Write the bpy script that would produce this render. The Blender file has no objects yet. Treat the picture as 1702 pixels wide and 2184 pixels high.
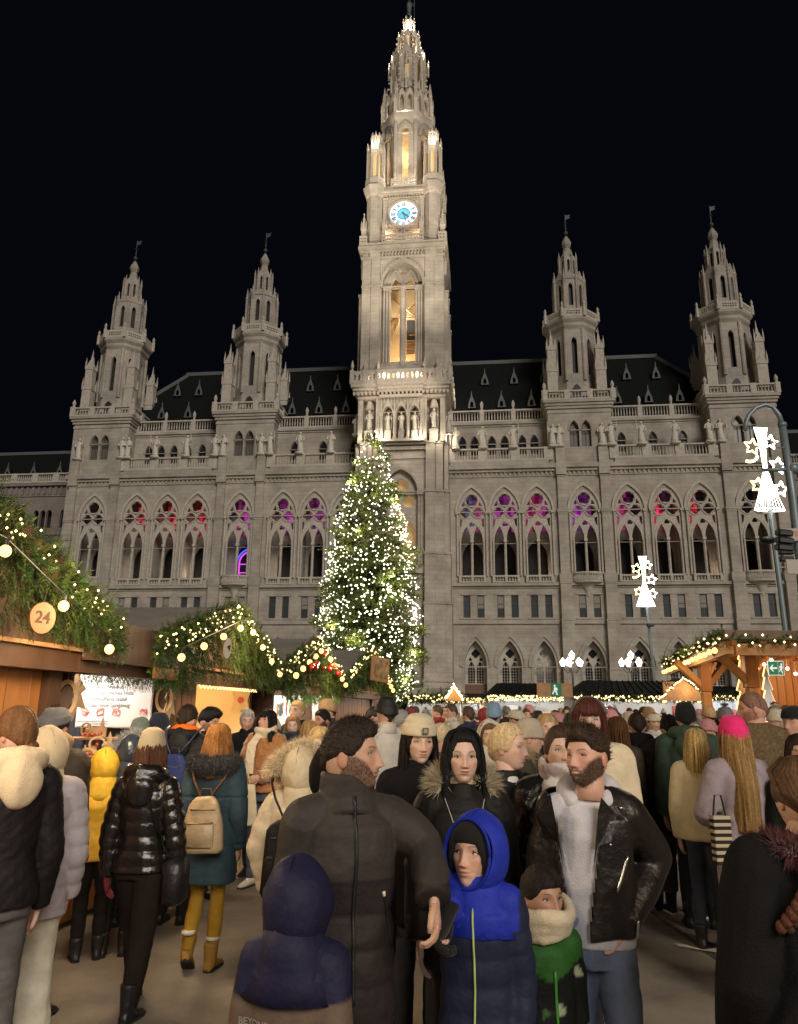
import bpy, math, random
import numpy as np
from mathutils import Matrix, Vector, Euler
random.seed(7); np.random.seed(7)
rnd = random.random
U = random.uniform
PI = math.pi
C = bpy.context.scene.collection
SC = bpy.context.scene

# ------------------------------------------------------------------ camera, sky, sun, exposure
F, PITCH, ROLL, TH, X0, DD, CH = 1614.0, .2547, .0106, .1151, .4405, 90.0, 1.74
cd = bpy.data.cameras.new('camera')
cd.sensor_fit = 'HORIZONTAL'; cd.sensor_width = 36.0
cd.lens = 36.0 * F / 1702.0
cd.clip_start = .05; cd.clip_end = 3000
cam = bpy.data.objects.new('camera', cd); C.objects.link(cam)
cam.matrix_world = Matrix.Translation((0, 0, CH)) @ Euler((PI/2 + PITCH, 0, 0)).to_matrix().to_4x4() @ Matrix.Rotation(ROLL, 4, 'Z')
SC.camera = cam
w = bpy.data.worlds.new('World'); SC.world = w; w.use_nodes = True
nt = w.node_tree; nt.nodes.clear()
wo = nt.nodes.new('ShaderNodeOutputWorld'); bg = nt.nodes.new('ShaderNodeBackground')
bg.inputs[0].default_value = (.0016, .0019, .0034, 1); bg.inputs[1].default_value = 1.0
nt.links.new(bg.outputs[0], wo.inputs[0])
sd = bpy.data.lights.new('floodlit_square_glow', 'SUN'); sd.energy = 1.85; sd.angle = math.radians(24); sd.color = (1, .93, .85)
so = bpy.data.objects.new('floodlit_square_glow', sd); C.objects.link(so)
so.rotation_euler = Vector((-.30, .82, -.47)).to_track_quat('-Z', 'Y').to_euler()
SC.view_settings.view_transform = 'Standard'; SC.view_settings.look = 'None'
SC.view_settings.exposure = 0; SC.view_settings.gamma = 1; SC.view_settings.use_curve_mapping = False

# ------------------------------------------------------------------ helpers
def ray(px, py):
    X, Y = px-851.0, py-1092.0
    cr, sr = math.cos(ROLL), math.sin(ROLL)
    x, y = X*cr+Y*sr, -X*sr+Y*cr
    c, s = math.cos(PITCH), math.sin(PITCH)
    return (x/F, c+s*y/F, s-c*y/F)
def at(px, py, Y):           # pixel of the full photograph (1702 wide) -> point in the plane y = Y
    r = ray(px, py); t = Y/r[1]
    return Vector((r[0]*t, Y, r[2]*t+CH))
def tag(o, label=None, cat=None, group=None, kind=None):
    if label: o['label'] = label
    if cat: o['category'] = cat
    if group: o['group'] = group
    if kind: o['kind'] = kind
    return o
def empty(name, loc=(0, 0, 0), rz=0, parent=None, **k):
    o = bpy.data.objects.new(name, None); C.objects.link(o); o.empty_display_size = .2
    o.location = loc; o.rotation_euler = (0, 0, rz)
    if parent: o.parent = parent
    return tag(o, **k)
class MB:
    def __init__(s): s.v = []; s.f = []; s.m = []; s.c = []; s.n = 0
    def add(s, vf, mat=0, M=None, col=None):
        v, f = vf
        v = np.asarray(v, dtype=np.float64).reshape(-1, 3)
        if M is not None:
            M = np.array(M); v = v @ M[:3, :3].T + M[:3, 3]
        n = s.n
        s.v.append(v); s.f.extend([tuple(i+n for i in q) for q in f]); s.m.extend([mat]*len(f))
        s.c.append(np.tile(np.array(col if col is not None else (1, 1, 1), float), (len(v), 1)) if np.ndim(col) < 2 else np.asarray(col, float))
        s.n += len(v); return s
    def mesh(s, name, mats, smooth=False):
        me = bpy.data.meshes.new(name)
        V = np.concatenate(s.v) if s.v else np.zeros((0, 3))
        me.from_pydata(V.tolist(), [], s.f)
        for m in (mats if isinstance(mats, (list, tuple)) else [mats]): me.materials.append(m)
        if any(s.m): me.polygons.foreach_set('material_index', s.m)
        if smooth: me.polygons.foreach_set('use_smooth', [True]*len(me.polygons))
        if s.c:
            c = np.concatenate(s.c); ca = me.color_attributes.new('col', 'FLOAT_COLOR', 'POINT')
            ca.data.foreach_set('color', np.hstack([c, np.ones((len(c), 1))]).ravel().astype(np.float32))
        me.update(); return me
    def build(s, name, mats, parent=None, smooth=False, **k):
        return obj(name, s.mesh(name, mats, smooth), parent, **k)
def obj(name, me, parent=None, loc=None, rz=None, **k):
    o = bpy.data.objects.new(name, me); C.objects.link(o)
    if parent: o.parent = parent
    if loc is not None: o.location = loc
    if rz is not None: o.rotation_euler = (0, 0, rz)
    return tag(o, **k)
def copy_tree(o, parent=None):
    c = o.copy(); C.objects.link(c)
    if parent is not None: c.parent = parent
    for ch in list(o.children): copy_tree(ch, c)
    return c
def box(x0, x1, y0, y1, z0, z1):
    v = [(x, y, z) for z in (z0, z1) for y in (y0, y1) for x in (x0, x1)]
    return v, [(0, 2, 3, 1), (4, 5, 7, 6), (0, 1, 5, 4), (2, 6, 7, 3), (0, 4, 6, 2), (1, 3, 7, 5)]
def bevbox(x0, x1, y0, y1, z0, z1, b=.01):   # box with chamfered vertical & horizontal edges: loft of 4 rings
    def ring(i, z): return [(x0+i+b, y0+i, z), (x1-i-b, y0+i, z), (x1-i, y0+i+b, z), (x1-i, y1-i-b, z), (x1-i-b, y1-i, z), (x0+i+b, y1-i, z), (x0+i, y1-i-b, z), (x0+i, y0+i+b, z)]
    return stack([ring(b, z0), ring(0, z0+b), ring(0, z1-b), ring(b, z1)])
def stack(rings, cap=True, closed=True):
    n = len(rings[0]); v = [p for r in rings for p in r]; f = []
    for i in range(len(rings)-1):
        for j in range(n if closed else n-1):
            k = (j+1) % n
            f.append((i*n+j, i*n+k, (i+1)*n+k, (i+1)*n+j))
    if cap:
        f.append(tuple(range(n-1, -1, -1))); f.append(tuple((len(rings)-1)*n+j for j in range(n)))
    return np.array(v, float), f
def lathe(prof, seg=12, rot=0., sx=1, sy=1, cx=0, cy=0, cap=True):
    a = np.arange(seg)/seg*2*PI+rot
    return stack([[(cx+r*sx*math.cos(t), cy+r*sy*math.sin(t), z) for t in a] for r, z in prof], cap)
def tube(pts, rad, seg=8, cap=True, flat=1.0, up=None):
    P = [Vector(p) for p in pts]; n = len(P)
    if not hasattr(rad, '__len__'): rad = [rad]*n
    rings = []; ref = None
    for i in range(n):
        t = (P[min(i+1, n-1)]-P[max(i-1, 0)])
        if t.length < 1e-9: t = Vector((0, 0, 1))
        t.normalize()
        if ref is None:
            ref = Vector(up) if up else (Vector((0, 0, 1)) if abs(t.z) < .9 else Vector((1, 0, 0)))
        a = (ref-t*ref.dot(t)).normalized(); b = t.cross(a); ref = a
        r = rad[i]; ra, rb = (r if hasattr(r, '__len__') else (r, r*flat))
        rings.append([tuple(P[i]+a*ra*math.cos(q)+b*rb*math.sin(q)) for q in np.arange(seg)/seg*2*PI])
    return stack(rings, cap)
def ball(c, r, seg=10, rings=6, sx=1, sy=1, sz=1):
    v, f = lathe([(max(1e-4, math.sin(PI*i/rings))*r, -math.cos(PI*i/rings)*r*sz) for i in range(rings+1)], seg, 0, sx, sy)
    return v+np.array(c), f
def beam(a, b, wd, ht, up=(0, 0, 1)):
    a, b = Vector(a), Vector(b); t = (b-a).normalized(); u = Vector(up); s = t.cross(u).normalized(); u = s.cross(t)
    r = lambda p: [tuple(p+s*(wd/2)*i+u*(ht/2)*j) for i, j in ((-1, -1), (1, -1), (1, 1), (-1, 1))]
    return stack([r(a), r(b)])
def plate(outers, holes, y0, y1, closed=True):
    """flat 2D outline (x,z) with holes, extruded from y0 to y1"""
    cu = bpy.data.curves.new('t', 'CURVE'); cu.dimensions = '2D'; cu.fill_mode = 'BOTH'; cu.extrude = abs(y1-y0)/2
    for pl in list(outers)+list(holes):
        sp = cu.splines.new('POLY'); sp.points.add(len(pl)-1); sp.use_cyclic_u = True
        sp.points.foreach_set('co', [c for p in pl for c in (p[0], p[1], 0, 1)])
    o = bpy.data.objects.new('t', cu); C.objects.link(o)
    me = o.to_mesh(); v = np.zeros(len(me.vertices)*3); me.vertices.foreach_get('co', v); v = v.reshape(-1, 3)
    f = [tuple(p.vertices) for p in me.polygons]
    o.to_mesh_clear(); bpy.data.objects.remove(o); bpy.data.curves.remove(cu)
    return np.stack([v[:, 0], (y0+y1)/2-v[:, 2], v[:, 1]], 1), f
def rect(x0, x1, z0, z1): return [(x0, z0), (x1, z0), (x1, z1), (x0, z1)]
def arch(c, hw, z0, zs, za, n=7):
    h = za-zs; R = (hw*hw+h*h)/(2*hw); L = []
    for i in range(n+1):
        a = (i/n)*math.asin(min(1, h/R)) if R >= h else (i/n)*PI/2
        if R < h or hw > h: x = -hw*math.cos(i/n*PI/2); z = h*math.sin(i/n*PI/2)
        else: x = -hw+R-R*math.cos(a); z = R*math.sin(a)
        L.append((c+x, zs+z))
    Rr = [(2*c-x, z) for x, z in L[:-1]][::-1]
    return [(c-hw, z0)]+L+Rr+[(c+hw, z0)]
def foil(cx, cz, R, n, rot=PI/2, k=.52, m=7):
    b = R*(1-k)*1.0; a = R*k; L = []
    for i in range(n*m):
        t = 2*PI*i/(n*m); ph = ((t+PI/n) % (2*PI/n))-PI/n
        q = a*a-(b*math.sin(ph))**2
        r = b*math.cos(ph)+math.sqrt(max(q, 0))
        L.append((cx+r*math.cos(t+rot), cz+r*math.sin(t+rot)))
    return L
def circ(cx, cz, r, n=20): return [(cx+r*math.cos(2*PI*i/n), cz+r*math.sin(2*PI*i/n)) for i in range(n)]
def text_mesh(s, size, depth=.002, bold=0.0):
    cu = bpy.data.curves.new('t', 'FONT'); cu.body = s; cu.size = size; cu.extrude = depth/2; cu.align_x = 'CENTER'; cu.align_y = 'CENTER'; cu.offset = bold; cu.resolution_u = 3
    o = bpy.data.objects.new('t', cu); C.objects.link(o); me = o.to_mesh()
    v = np.zeros(len(me.vertices)*3); me.vertices.foreach_get('co', v); v = v.reshape(-1, 3); f = [tuple(p.vertices) for p in me.polygons]
    o.to_mesh_clear(); bpy.data.objects.remove(o); bpy.data.curves.remove(cu)
    return np.stack([v[:, 0], -v[:, 2], v[:, 1]], 1), f      # faces -y

# ------------------------------------------------------------------ materials
MATS = {}
def mat(name, col=(.5, .5, .5), rough=.7, metal=0., var=0., vscale=6., bump=0., bscale=30., vcol=False, ocol=False, emit=None, estr=0., coat=0., spec=.5, stretch=(1, 1, 1), sample=False, trans=0., sheen=0.):
    if name in MATS: return MATS[name]
    m = bpy.data.materials.new(name); m.use_nodes = True; t = m.node_tree; N = t.nodes; L = t.links
    b = N['Principled BSDF']; b.inputs['Roughness'].default_value = rough; b.inputs['Metallic'].default_value = metal
    b.inputs['Base Color'].default_value = (*col, 1); b.inputs['Specular IOR Level'].default_value = spec
    b.inputs['Coat Weight'].default_value = coat; b.inputs['Transmission Weight'].default_value = trans
    b.inputs['Sheen Weight'].default_value = sheen; b.inputs['Sheen Roughness'].default_value = .5
    src = None
    tc = N.new('ShaderNodeTexCoord'); mp = N.new('ShaderNodeMapping'); mp.inputs['Scale'].default_value = stretch
    L.new(tc.outputs['Object'], mp.inputs['Vector'])
    if vcol or ocol:
        if vcol: a = N.new('ShaderNodeVertexColor'); a.layer_name = 'col'
        else: a = N.new('ShaderNodeObjectInfo')
        src = a.outputs['Color']
    if var > 0:
        ns = N.new('ShaderNodeTexNoise'); ns.inputs['Scale'].default_value = vscale; ns.inputs['Detail'].default_value = 6; ns.inputs['Roughness'].default_value = .6
        L.new(mp.outputs[0], ns.inputs['Vector'])
        mr = N.new('ShaderNodeMapRange'); mr.inputs[1].default_value = .3; mr.inputs[2].default_value = .7; mr.inputs[3].default_value = 1-var; mr.inputs[4].default_value = 1+var
        L.new(ns.outputs[0], mr.inputs[0])
        mx = N.new('ShaderNodeMix'); mx.data_type = 'RGBA'; mx.blend_type = 'MULTIPLY'; mx.inputs[0].default_value = 1
        if src: L.new(src, mx.inputs[6])
        else: mx.inputs[6].default_value = (*col, 1)
        L.new(mr.outputs[0], mx.inputs[7]); src = mx.outputs[2]
    if src: L.new(src, b.inputs['Base Color'])
    if bump > 0:
        n2 = N.new('ShaderNodeTexNoise'); n2.inputs['Scale'].default_value = bscale; n2.inputs['Detail'].default_value = 5
        L.new(mp.outputs[0], n2.inputs['Vector'])
        bp = N.new('ShaderNodeBump'); bp.inputs['Strength'].default_value = bump; bp.inputs['Distance'].default_value = .02
        L.new(n2.outputs[0], bp.inputs['Height']); L.new(bp.outputs[0], b.inputs['Normal'])
    if emit is not None:
        b.inputs['Emission Color'].default_value = (*emit, 1); b.inputs['Emission Strength'].default_value = estr
        if vcol: L.new(a.outputs['Color'], b.inputs['Emission Color'])
    m.cycles.emission_sampling = 'AUTO' if sample else 'NONE'
    MATS[name] = m; return m
def stone(name, col, scale=1.0):
    m = mat(name, col, .85, var=.27, vscale=.42, bump=.25, bscale=9)
    t = m.node_tree; N = t.nodes; L = t.links; b = N['Principled BSDF']
    tc = N.new('ShaderNodeTexCoord'); sp = N.new('ShaderNodeSeparateXYZ'); cb = N.new('ShaderNodeCombineXYZ'); ad = N.new('ShaderNodeMath')
    L.new(tc.outputs['Object'], sp.inputs[0]); ad.operation = 'ADD'; L.new(sp.outputs[0], ad.inputs[0]); L.new(sp.outputs[1], ad.inputs[1])
    L.new(ad.outputs[0], cb.inputs[0]); L.new(sp.outputs[2], cb.inputs[1])
    br = N.new('ShaderNodeTexBrick'); br.inputs['Scale'].default_value = 1; br.inputs['Brick Width'].default_value = 1.3*scale; br.inputs['Row Height'].default_value = .52*scale
    br.inputs['Mortar Size'].default_value = .018; br.inputs['Color1'].default_value = (1, 1, 1, 1); br.inputs['Color2'].default_value = (.86, .85, .83, 1); br.inputs['Mortar'].default_value = (.62, .6, .58, 1)
    L.new(cb.outputs[0], br.inputs['Vector'])
    mx = N.new('ShaderNodeMix'); mx.data_type = 'RGBA'; mx.blend_type = 'MULTIPLY'; mx.inputs[0].default_value = .8
    old = b.inputs['Base Color'].links[0].from_socket; L.new(old, mx.inputs[6]); L.new(br.outputs[0], mx.inputs[7]); L.new(mx.outputs[2], b.inputs['Base Color'])
    return m
def lamp(name, loc, col, power, r=.05, parent=None, kind='POINT', spot=None, aim=None, blend=.5):
    l = bpy.data.lights.new(name, kind); l.energy = power; l.color = col
    l.shadow_soft_size = r
    if kind == 'SPOT': l.spot_size = math.radians(spot); l.spot_blend = blend
    o = bpy.data.objects.new(name, l); C.objects.link(o); o.location = loc
    if parent: o.parent = parent
    if aim is not None: o.rotation_euler = (Vector(aim)-Vector(loc)).to_track_quat('-Z', 'Y').to_euler()
    return o
STONE = stone('sandstone', (.40, .355, .30)); STONE2 = mat('carved_stone', (.46, .41, .345), .85, var=.18, vscale=2.5, bump=.2, bscale=12)
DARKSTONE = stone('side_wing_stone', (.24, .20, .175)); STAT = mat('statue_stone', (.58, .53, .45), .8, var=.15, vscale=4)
DEEP = mat('dark_interior', (.02, .018, .017), .6)
PANE = mat('window_glass', (.02, .025, .03), .12, spec=.8)
SLATE = mat('slate_roof', (.009, .010, .010), .85, var=.3, vscale=3, bump=.3, bscale=10, spec=.08)
COPPER = mat('green_copper', (.13, .16, .14), .6, var=.2)
DORM = mat('dormer_lead', (.09, .10, .095), .7, var=.2)
GOLD = mat('gilding', (.8, .55, .15), .3, metal=1.)
CREAM = mat('plastered_vault', (.55, .42, .24), .8, var=.12, vscale=1.5)
# ------------------------------------------------------------------ the town hall
HALL = empty('town_hall', (X0, DD, 0), -TH, label='huge floodlit gothic town hall of pale stone with tall clock tower and four side towers', cat='town hall')
AX_R = [8.45, 12.42, 16.33, 21.86, 27.05, 31.3, 35.36, 41.2]
AX_L = [-7.15, -11.1, -15.1, -20.67, -26.28, -30.26, -34.37, -40.1]
PAV = {21.86, 41.2, -20.67, -40.1}
def balusters(mb, x0, x1, z0, z1, y, step=.36, r=.085, axis='x'):
    n = max(2, int(round((x1-x0)/step)))
    h = z1-z0; pr = [(r*.8, 0), (r*.75, h*.08), (r*1.15, h*.3), (r*.55, h*.72), (r*.85, h)]
    for i in range(n):
        x = x0+(i+.5)*(x1-x0)/n
        v, f = lathe([(a, z0+b) for a, b in pr], 6, cap=False)
        mb.add((v+np.array((x, y, 0) if axis == 'x' else (y, x, 0)), f), 0)
def balustrade(name, parent, x0, x1, z0, z1, y, nb, pier=.55, th=.34, piers=True):
    b = MB(); t = MB()
    hp = .0
    b.add(box(x0, x1, y-th/2, y+th/2, z0, z0+.22*(z1-z0)*.8)); b.add(box(x0, x1, y-th/2-.04, y+th/2+.04, z1-.2, z1))
    W_ = (x1-x0)/nb
    for i in range(nb+1):
        if piers: b.add(box(x0+i*W_-pier/2, x0+i*W_+pier/2, y-th/2-.06, y+th/2+.06, z0, z1+.03))
    for i in range(nb):
        balusters(t, x0+i*W_+pier/2+.05, x0+(i+1)*W_-pier/2-.05, z0+.2*(z1-z0)*.85, z1-.18, y)
    o = b.build(name, STONE2, parent); t.build('baluster', STONE2, o, kind='stuff')
    return o
# --- arcade window with tracery (origin on its axis)
def arcade_mesh():
    m = MB(); hw = 1.5
    out = arch(0, 1.56, 17.1, 25.0, 27.62, 9)
    H = [arch(-.74, .6, 17.1+.02, 21.3, 23.35), arch(.74, .6, 17.12, 21.3, 23.35),
         foil(0, 23.42, .34, 3), foil(-.75, 24.9, .64, 4, 0), foil(.75, 24.9, .64, 4, 0), foil(0, 26.45, .74, 5),
         [(-1.3, 25.72), (-.82, 25.72), (-.94, 26.35)], [(1.3, 25.72), (.94, 26.35), (.82, 25.72)],
         [(-.2, 25.62), (0, 25.38), (.2, 25.62)], [(-1.45, 23.0), (-1.45, 24.2), (-1.1, 24.05), (-1.25, 23.3)], [(1.45, 23.0), (1.25, 23.3), (1.1, 24.05), (1.45, 24.2)]]
    m.add(plate([out], H, -.02, .22))
    for x, z, r in ((-.75, 24.9, .75), (.75, 24.9, .75), (0, 26.45, .86)):
        m.add(plate([circ(x, z, r)], [circ(x, z, r-.1)], -.12, .0))
    m.add(plate([arch(0, 1.5, 17.12, 21.3, 24.05, 9)], [arch(0, 1.3, 17.0, 21.3, 23.75, 9)], -.1, -.0))
    m.add(tube([(0, -.02, 17.1), (0, -.02, 21.3)], .1, 8)); m.add(box(-.2, .2, -.2, .25, 21.2, 21.5)); m.add(box(-.16, .16, -.16, .2, 17.1, 17.3))
    for s in (-1, 1):
        m.add(tube([(s*1.42, -.1, 17.1), (s*1.42, -.1, 21.3)], .1, 8))
        m.add(tube([(s*1.75, -.16, 17.1), (s*1.75, -.16, 24.7)], .12, 8)); m.add(box(s*1.75-.2, s*1.75+.2, -.36, 0, 24.7, 25.0))
    m.add(plate([arch(0, 2.0, 25.0, 25.01, 28.45, 10)], [arch(0, 1.75, 24.9, 25.01, 28.05, 10)], -.2, .0))
    m.add(box(-1.5, 1.5, .08, .12, 21.02, 21.07))
    return m.mesh('arcade_window', STONE2)
AWM = arcade_mesh()
def baylist(side): return AX_R if side > 0 else AX_L
UE = {1: (5.6, 45.2), -1: (-44.2, -4.9)}
for side in (1, -1):
    u0, u1 = UE[side]; ax = baylist(side)
    # front wall sheet with arcade, mezzanine and ground floor openings
    H = []
    MZ = []
    for a in ax:
        H.append(arch(a, 1.5, 17.1, 25.0, 27.55, 9))
        H.append(arch(a+.2, 1.28, 1.0, 6.6, 9.5, 8))
        MZ += [a-.72, a+.92]
    for z in MZ: H.append(rect(z-.42, z+.42, 12.2, 14.8))
    m = MB(); m.add(plate([rect(u0, u1, 0, 31)], H, 0, .7))
    for z0, z1, p in ((11.45, 11.7, .2), (11.7, 11.95, .1), (15.65, 15.85, .12), (15.9, 16.25, .38), (29.35, 29.5, .12), (29.95, 30.3, .3), (30.3, 30.85, .55)):
        m.add(box(u0-.01*p, u1+.01*p, -p, .01, z0, z1))
    x = u0+.3
    while x < u1-.3: m.add(box(x, x+.24, -.16, .005, 29.5, 29.95)); x += .55
    m.add(box(u0, u1, .05, 3.6, 27.9, 28.2)); m.add(box(u0, u1, .7, 3.6, 15.9, 16.2))       # loggia ceiling and floor
    for a in ax:   # hood mouldings of ground arches
        m.add(plate([arch(a+.2, 1.85, 6.6, 6.61, 10.35, 8)], [arch(a+.2, 1.6, 6.5, 6.61, 9.98, 8)], -.14, .004))
        m.add(plate([arch(a+.2, 1.5, 1, 6.6, 9.78, 8)], [arch(a+.2, 1.29, .9, 6.6, 9.52, 8)], -.07, .003))
        m.add(box(a-1.5, a+1.7, -.1, .002, 14.86, 15.02)); m.add(box(a-1.5, a+1.7, -.14, .002, 12.0, 12.16))
    m.build('front_wall', STONE, HALL)
    # buttress pilasters
    ed = []
    for a in ax:
        if a in PAV: ed += [a-2.55, a+2.55] if abs(a) < 30 else [a-2.6*(-1 if side < 0 else 1), a+3.1*(1 if side > 0 else -1)]
    for e in ed:
        m = MB()
        for z0, z1, hw, p in ((0, 6.4, .78, .75), (6.4, 12, .72, .65), (12, 16.3, .66, .6), (16.3, 17.3, .74, .62), (17.3, 24.7, .56, .45), (24.7, 25.1, .66, .58), (25.1, 29.4, .5, .36), (29.4, 30.9, .62, .62), (30.9, 33.1, .55, .5)):
            m.add(box(e-hw, e+hw, -p, .003, z0, z1-.002))
            if z1-z0 > 3: m.add(box(e-hw-.05, e+hw+.05, -p-.06, 0, z1-.22, z1-.04))
        m.build('buttress', STONE, HALL)
    # loggia back wall with dark doorways
    H = [arch(a, 1.28, 16.3, 20.0, 22.1, 8) for a in ax]
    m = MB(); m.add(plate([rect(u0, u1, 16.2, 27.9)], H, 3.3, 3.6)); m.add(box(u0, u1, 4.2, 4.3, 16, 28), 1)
    m.build('loggia_back_wall', [STONE, DEEP], HALL)
    m = MB()
    for i, a in enumerate(ax[:-1]):
        mid = (a+ax[i+1])/2
        m.add(box(mid-.35, mid+.35, .7, 3.3, 16.2, 27.9))
    m.build('loggia_cross_wall', STONE, HALL)
    for a in ax:
        obj('arcade_window', AWM, HALL, loc=(a, 0, 0))
        if a in PAV:   # curved balcony
            m = MB(); bl = MB()
            pr = [(.15, 14.6), (.35, 15.2), (.6, 15.7), (1.0, 16.0), (1.75, 16.2), (1.8, 16.4)]
            n = 14; R = lambda r, z: [(a+r*math.cos(PI+PI*i/n)*1.0, .0+.62*r*math.sin(PI+PI*i/n), z) for i in range(n+1)]
            m.add(stack([R(r, z) for r, z in pr], cap=True, closed=False)); m.add(stack([R(1.85, 17.2), R(1.85, 17.4), R(1.6, 17.4), R(1.6, 17.2)], cap=False, closed=False))
            for i in range(1, n):
                for k in (0, .5):
                    t = PI+PI*(i+k)/n; v, f = lathe([(.07, 16.4), (.1, 16.65), (.05, 17.0), (.07, 17.2)], 5, cap=False)
                    bl.add((v+np.array((a+1.72*math.cos(t), .62*1.72*math.sin(t), 0)), f))
            o = m.build('balcony', STONE2, HALL); bl.build('baluster', STONE2, o, kind='stuff')
        else:
            balustrade('window_balustrade', HALL, a-1.45, a+1.45, 16.3, 17.15, -.22, 2, pier=.3, th=.2)
    # mezzanine windows
    fm = MB(); fm.add(plate([rect(-.42, .42, 12.2, 14.8)], [rect(-.35, .35, 12.27, 13.75), rect(-.35, .35, 13.83, 14.73)], .12, .2)); FM = fm.mesh('window_frame', mat('dark_wood_frame', (.10, .07, .05), .6))
    pm = MB(); pm.add(box(-.36, .36, .2, .22, 12.22, 14.78)); PM = pm.mesh('pane', mat('office_pane', (.05, .06, .065), .25))
    bm_ = MB(); bm_.add(box(-.355, .355, .16, .19, 13.3, 14.75)); BM = bm_.mesh('blind', mat('roller_blind', (.25, .23, .2), .8))
    for i, z in enumerate(MZ):
        o = obj('window', FM, HALL, loc=(z, 0, 0)); obj('pane', PM, o)
        if (i*7+3) % 5 in (0, 2): obj('blind', BM, o)
    # ground floor arch glazing
    gm = MB(); H = [arch(s*.5, .4, 4.7, 6.3, 7.2, 5) for s in (-1, 1)]+[foil(0, 8.1, .5, 4, 0), foil(-.62, 7.42, .22, 3), foil(.62, 7.42, .22, 3)]
    gm.add(plate([arch(0, 1.27, 4.6, 6.6, 9.45, 8)], H, .9, 1.02), 0); gm.add(box(-1.2, 1.2, 1.1, 1.14, 4.6, 9.2), 1)
    for z in np.arange(4.9, 6.6, .32): gm.add(box(-.95, .95, 1.0, 1.05, z, z+.03), 0)
    for x in (-.66, -.34, .34, .66): gm.add(box(x-.02, x+.02, 1.0, 1.05, 4.7, 7), 0)
    gm.add(box(-1.28, 1.28, .75, .9, 0, 4.6), 2)
    GM = gm.mesh('arched_window', [STONE2, PANE, mat('hoarding', (.16, .09, .06), .8)])
    for a in ax: obj('arched_window', GM, HALL, loc=(a+.2, 0, 0))
    # upper storey, set back
    H = []; UW = []
    if side > 0: UW = [7.35, 8.9, 11.1, 12.7, 14.9, 16.4, 25.2, 27.1, 30.0+.9, 34.5, 38.0]
    else: UW = [-6.6, -10.7, -14.5, -25.0, -27.0, -29.0, -30.9, -32.7, -34.4]
    for x in UW: H.append(arch(x, .52, 32.9, 34.5, 35.5, 5))
    m = MB(); m.add(plate([rect(u0, u1, 30.8, 37)], H, 2.0, 2.4)); m.add(box(u0, u1, .003, 2.0, 30.5, 30.84))
    for z0, z1, p in ((36.7, 36.95, .12), (36.95, 37.3, .3)): m.add(box(u0, u1, 2-p, 2.4, z0, z1))
    for x in UW: m.add(plate([arch(x, .7, 34.4, 34.5, 35.8, 5)], [arch(x, .53, 34.3, 34.5, 35.5, 5)], 1.92, 2.003))
    m.build('upper_wall', STONE, HALL)
    wm = MB(); wm.add(plate([arch(0, .52, 32.9, 34.5, 35.48, 5)], [rect(-.42, -.04, 33.0, 34.3), rect(.04, .42, 33.0, 34.3), arch(0, .4, 34.4, 34.5, 35.3, 5)], 2.12, 2.2), 0); wm.add(box(-.5, .5, 2.25, 2.27, 32.9, 35.4), 1)
    WM = wm.mesh('window', [mat('dark_wood_frame'), PANE])
    for x in UW: obj('window', WM, HALL, loc=(x, 0, 0))
    # balustrades: statue terrace and roof parapet
    segs = [(5.9, 17.9, 6), (25.75, 37.3, 6)] if side > 0 else [(-36.4, -24.6, 6), (-16.9, -5.4, 6)]
    for a, b, n in segs:
        balustrade('terrace_balustrade', HALL, a, b, 31.35, 33.05, -.05, n//2, pier=1.1)
        mm = MB(); mm.add(box(a, b, -.4, .4, 30.85, 31.35)); mm.build('plinth', STONE, HALL)
        balustrade('roof_balustrade', HALL, a, b, 37.3, 39.0, 2.1, n//2, pier=.6)
        for i in range(n//2+1):
            x = a+(b-a)*i/(n//2); fm = MB(); fm.add(lathe([(.2, 39.0), (.12, 39.2), (.2, 39.6), (.22, 39.9), (.05, 40.3)], 8, cx=x, cy=2.1)); fm.build('finial', STONE2, HALL)
# --- roofs
rw = MB(); za, zb, wa, wb = 38.0, 50.3, 2.9, 12.0
for sgn, ua, ub in ((1, 5.0, 0), (-1, -5.0, 0)):
    R1, R2 = (34.4, 43.5) if sgn > 0 else (-34.2, -43.0)
    v = [(ua, wa, za), (R2, wa, za), (R1, wb, zb), (ua, wb, zb), (R2, 21, za), (ua, 21, za)]
    rw.add((v, [(0, 1, 2, 3), (1, 4, 2), (3, 2, 4, 5), (0, 3, 5)]), 0)
rw.build('roof', SLATE, HALL)
rc = MB()
for a, b in (((5, 12, 50.4), (34.6, 12, 50.4)), ((-5, 12, 50.4), (-34.4, 12, 50.4)), ((34.4, 12, 50.3), (43.5, 2.9, 38.1)), ((-34.2, 12, 50.3), (-43.0, 2.9, 38.1))): rc = MB(); rc.add(beam(a, b, .5, .55)); rc.build('ridge_cap', DORM, HALL)
def dormer_mesh():
    m = MB(); hw = .55
    m.add(plate([[(-hw, 0), (hw, 0), (hw*.8, .7), (.08, 1.7), (.03, 2.4), (-.03, 2.4), (-.08, 1.7), (-hw*.8, .7)]], [arch(0, .2, .12, .6, .95, 5)], 0, .12), 0)
    m.add(([(-hw, .1, 0), (hw, .1, 0), (0, .1, 1.6), (-hw, 1.3, 0), (hw, 1.3, 0), (0, 1.3, 1.6)], [(0, 3, 5, 2), (1, 2, 5, 4)]), 1)
    return m.mesh('dormer', [DORM, SLATE])
DM = dormer_mesh()
def roofw(z): return wa+(z-za)*(wb-wa)/(zb-za)-.4
for u in (8.6, 12.5, 16.4, 27.4, 31.3, 35.2, -8.3, -12.0, -15.7, -26.4, -30.4, -34.2, -38.0): obj('dormer', DM, HALL, loc=(u, roofw(40.3), 40.3))
for u in (10.4, 14.4, 18.4, 29.5, 33.35, -6.6, -10.3, -14.2, -26.9, -30.6, -33.8): obj('dormer', DM, HALL, loc=(u, roofw(45.2), 45.2))
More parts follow.
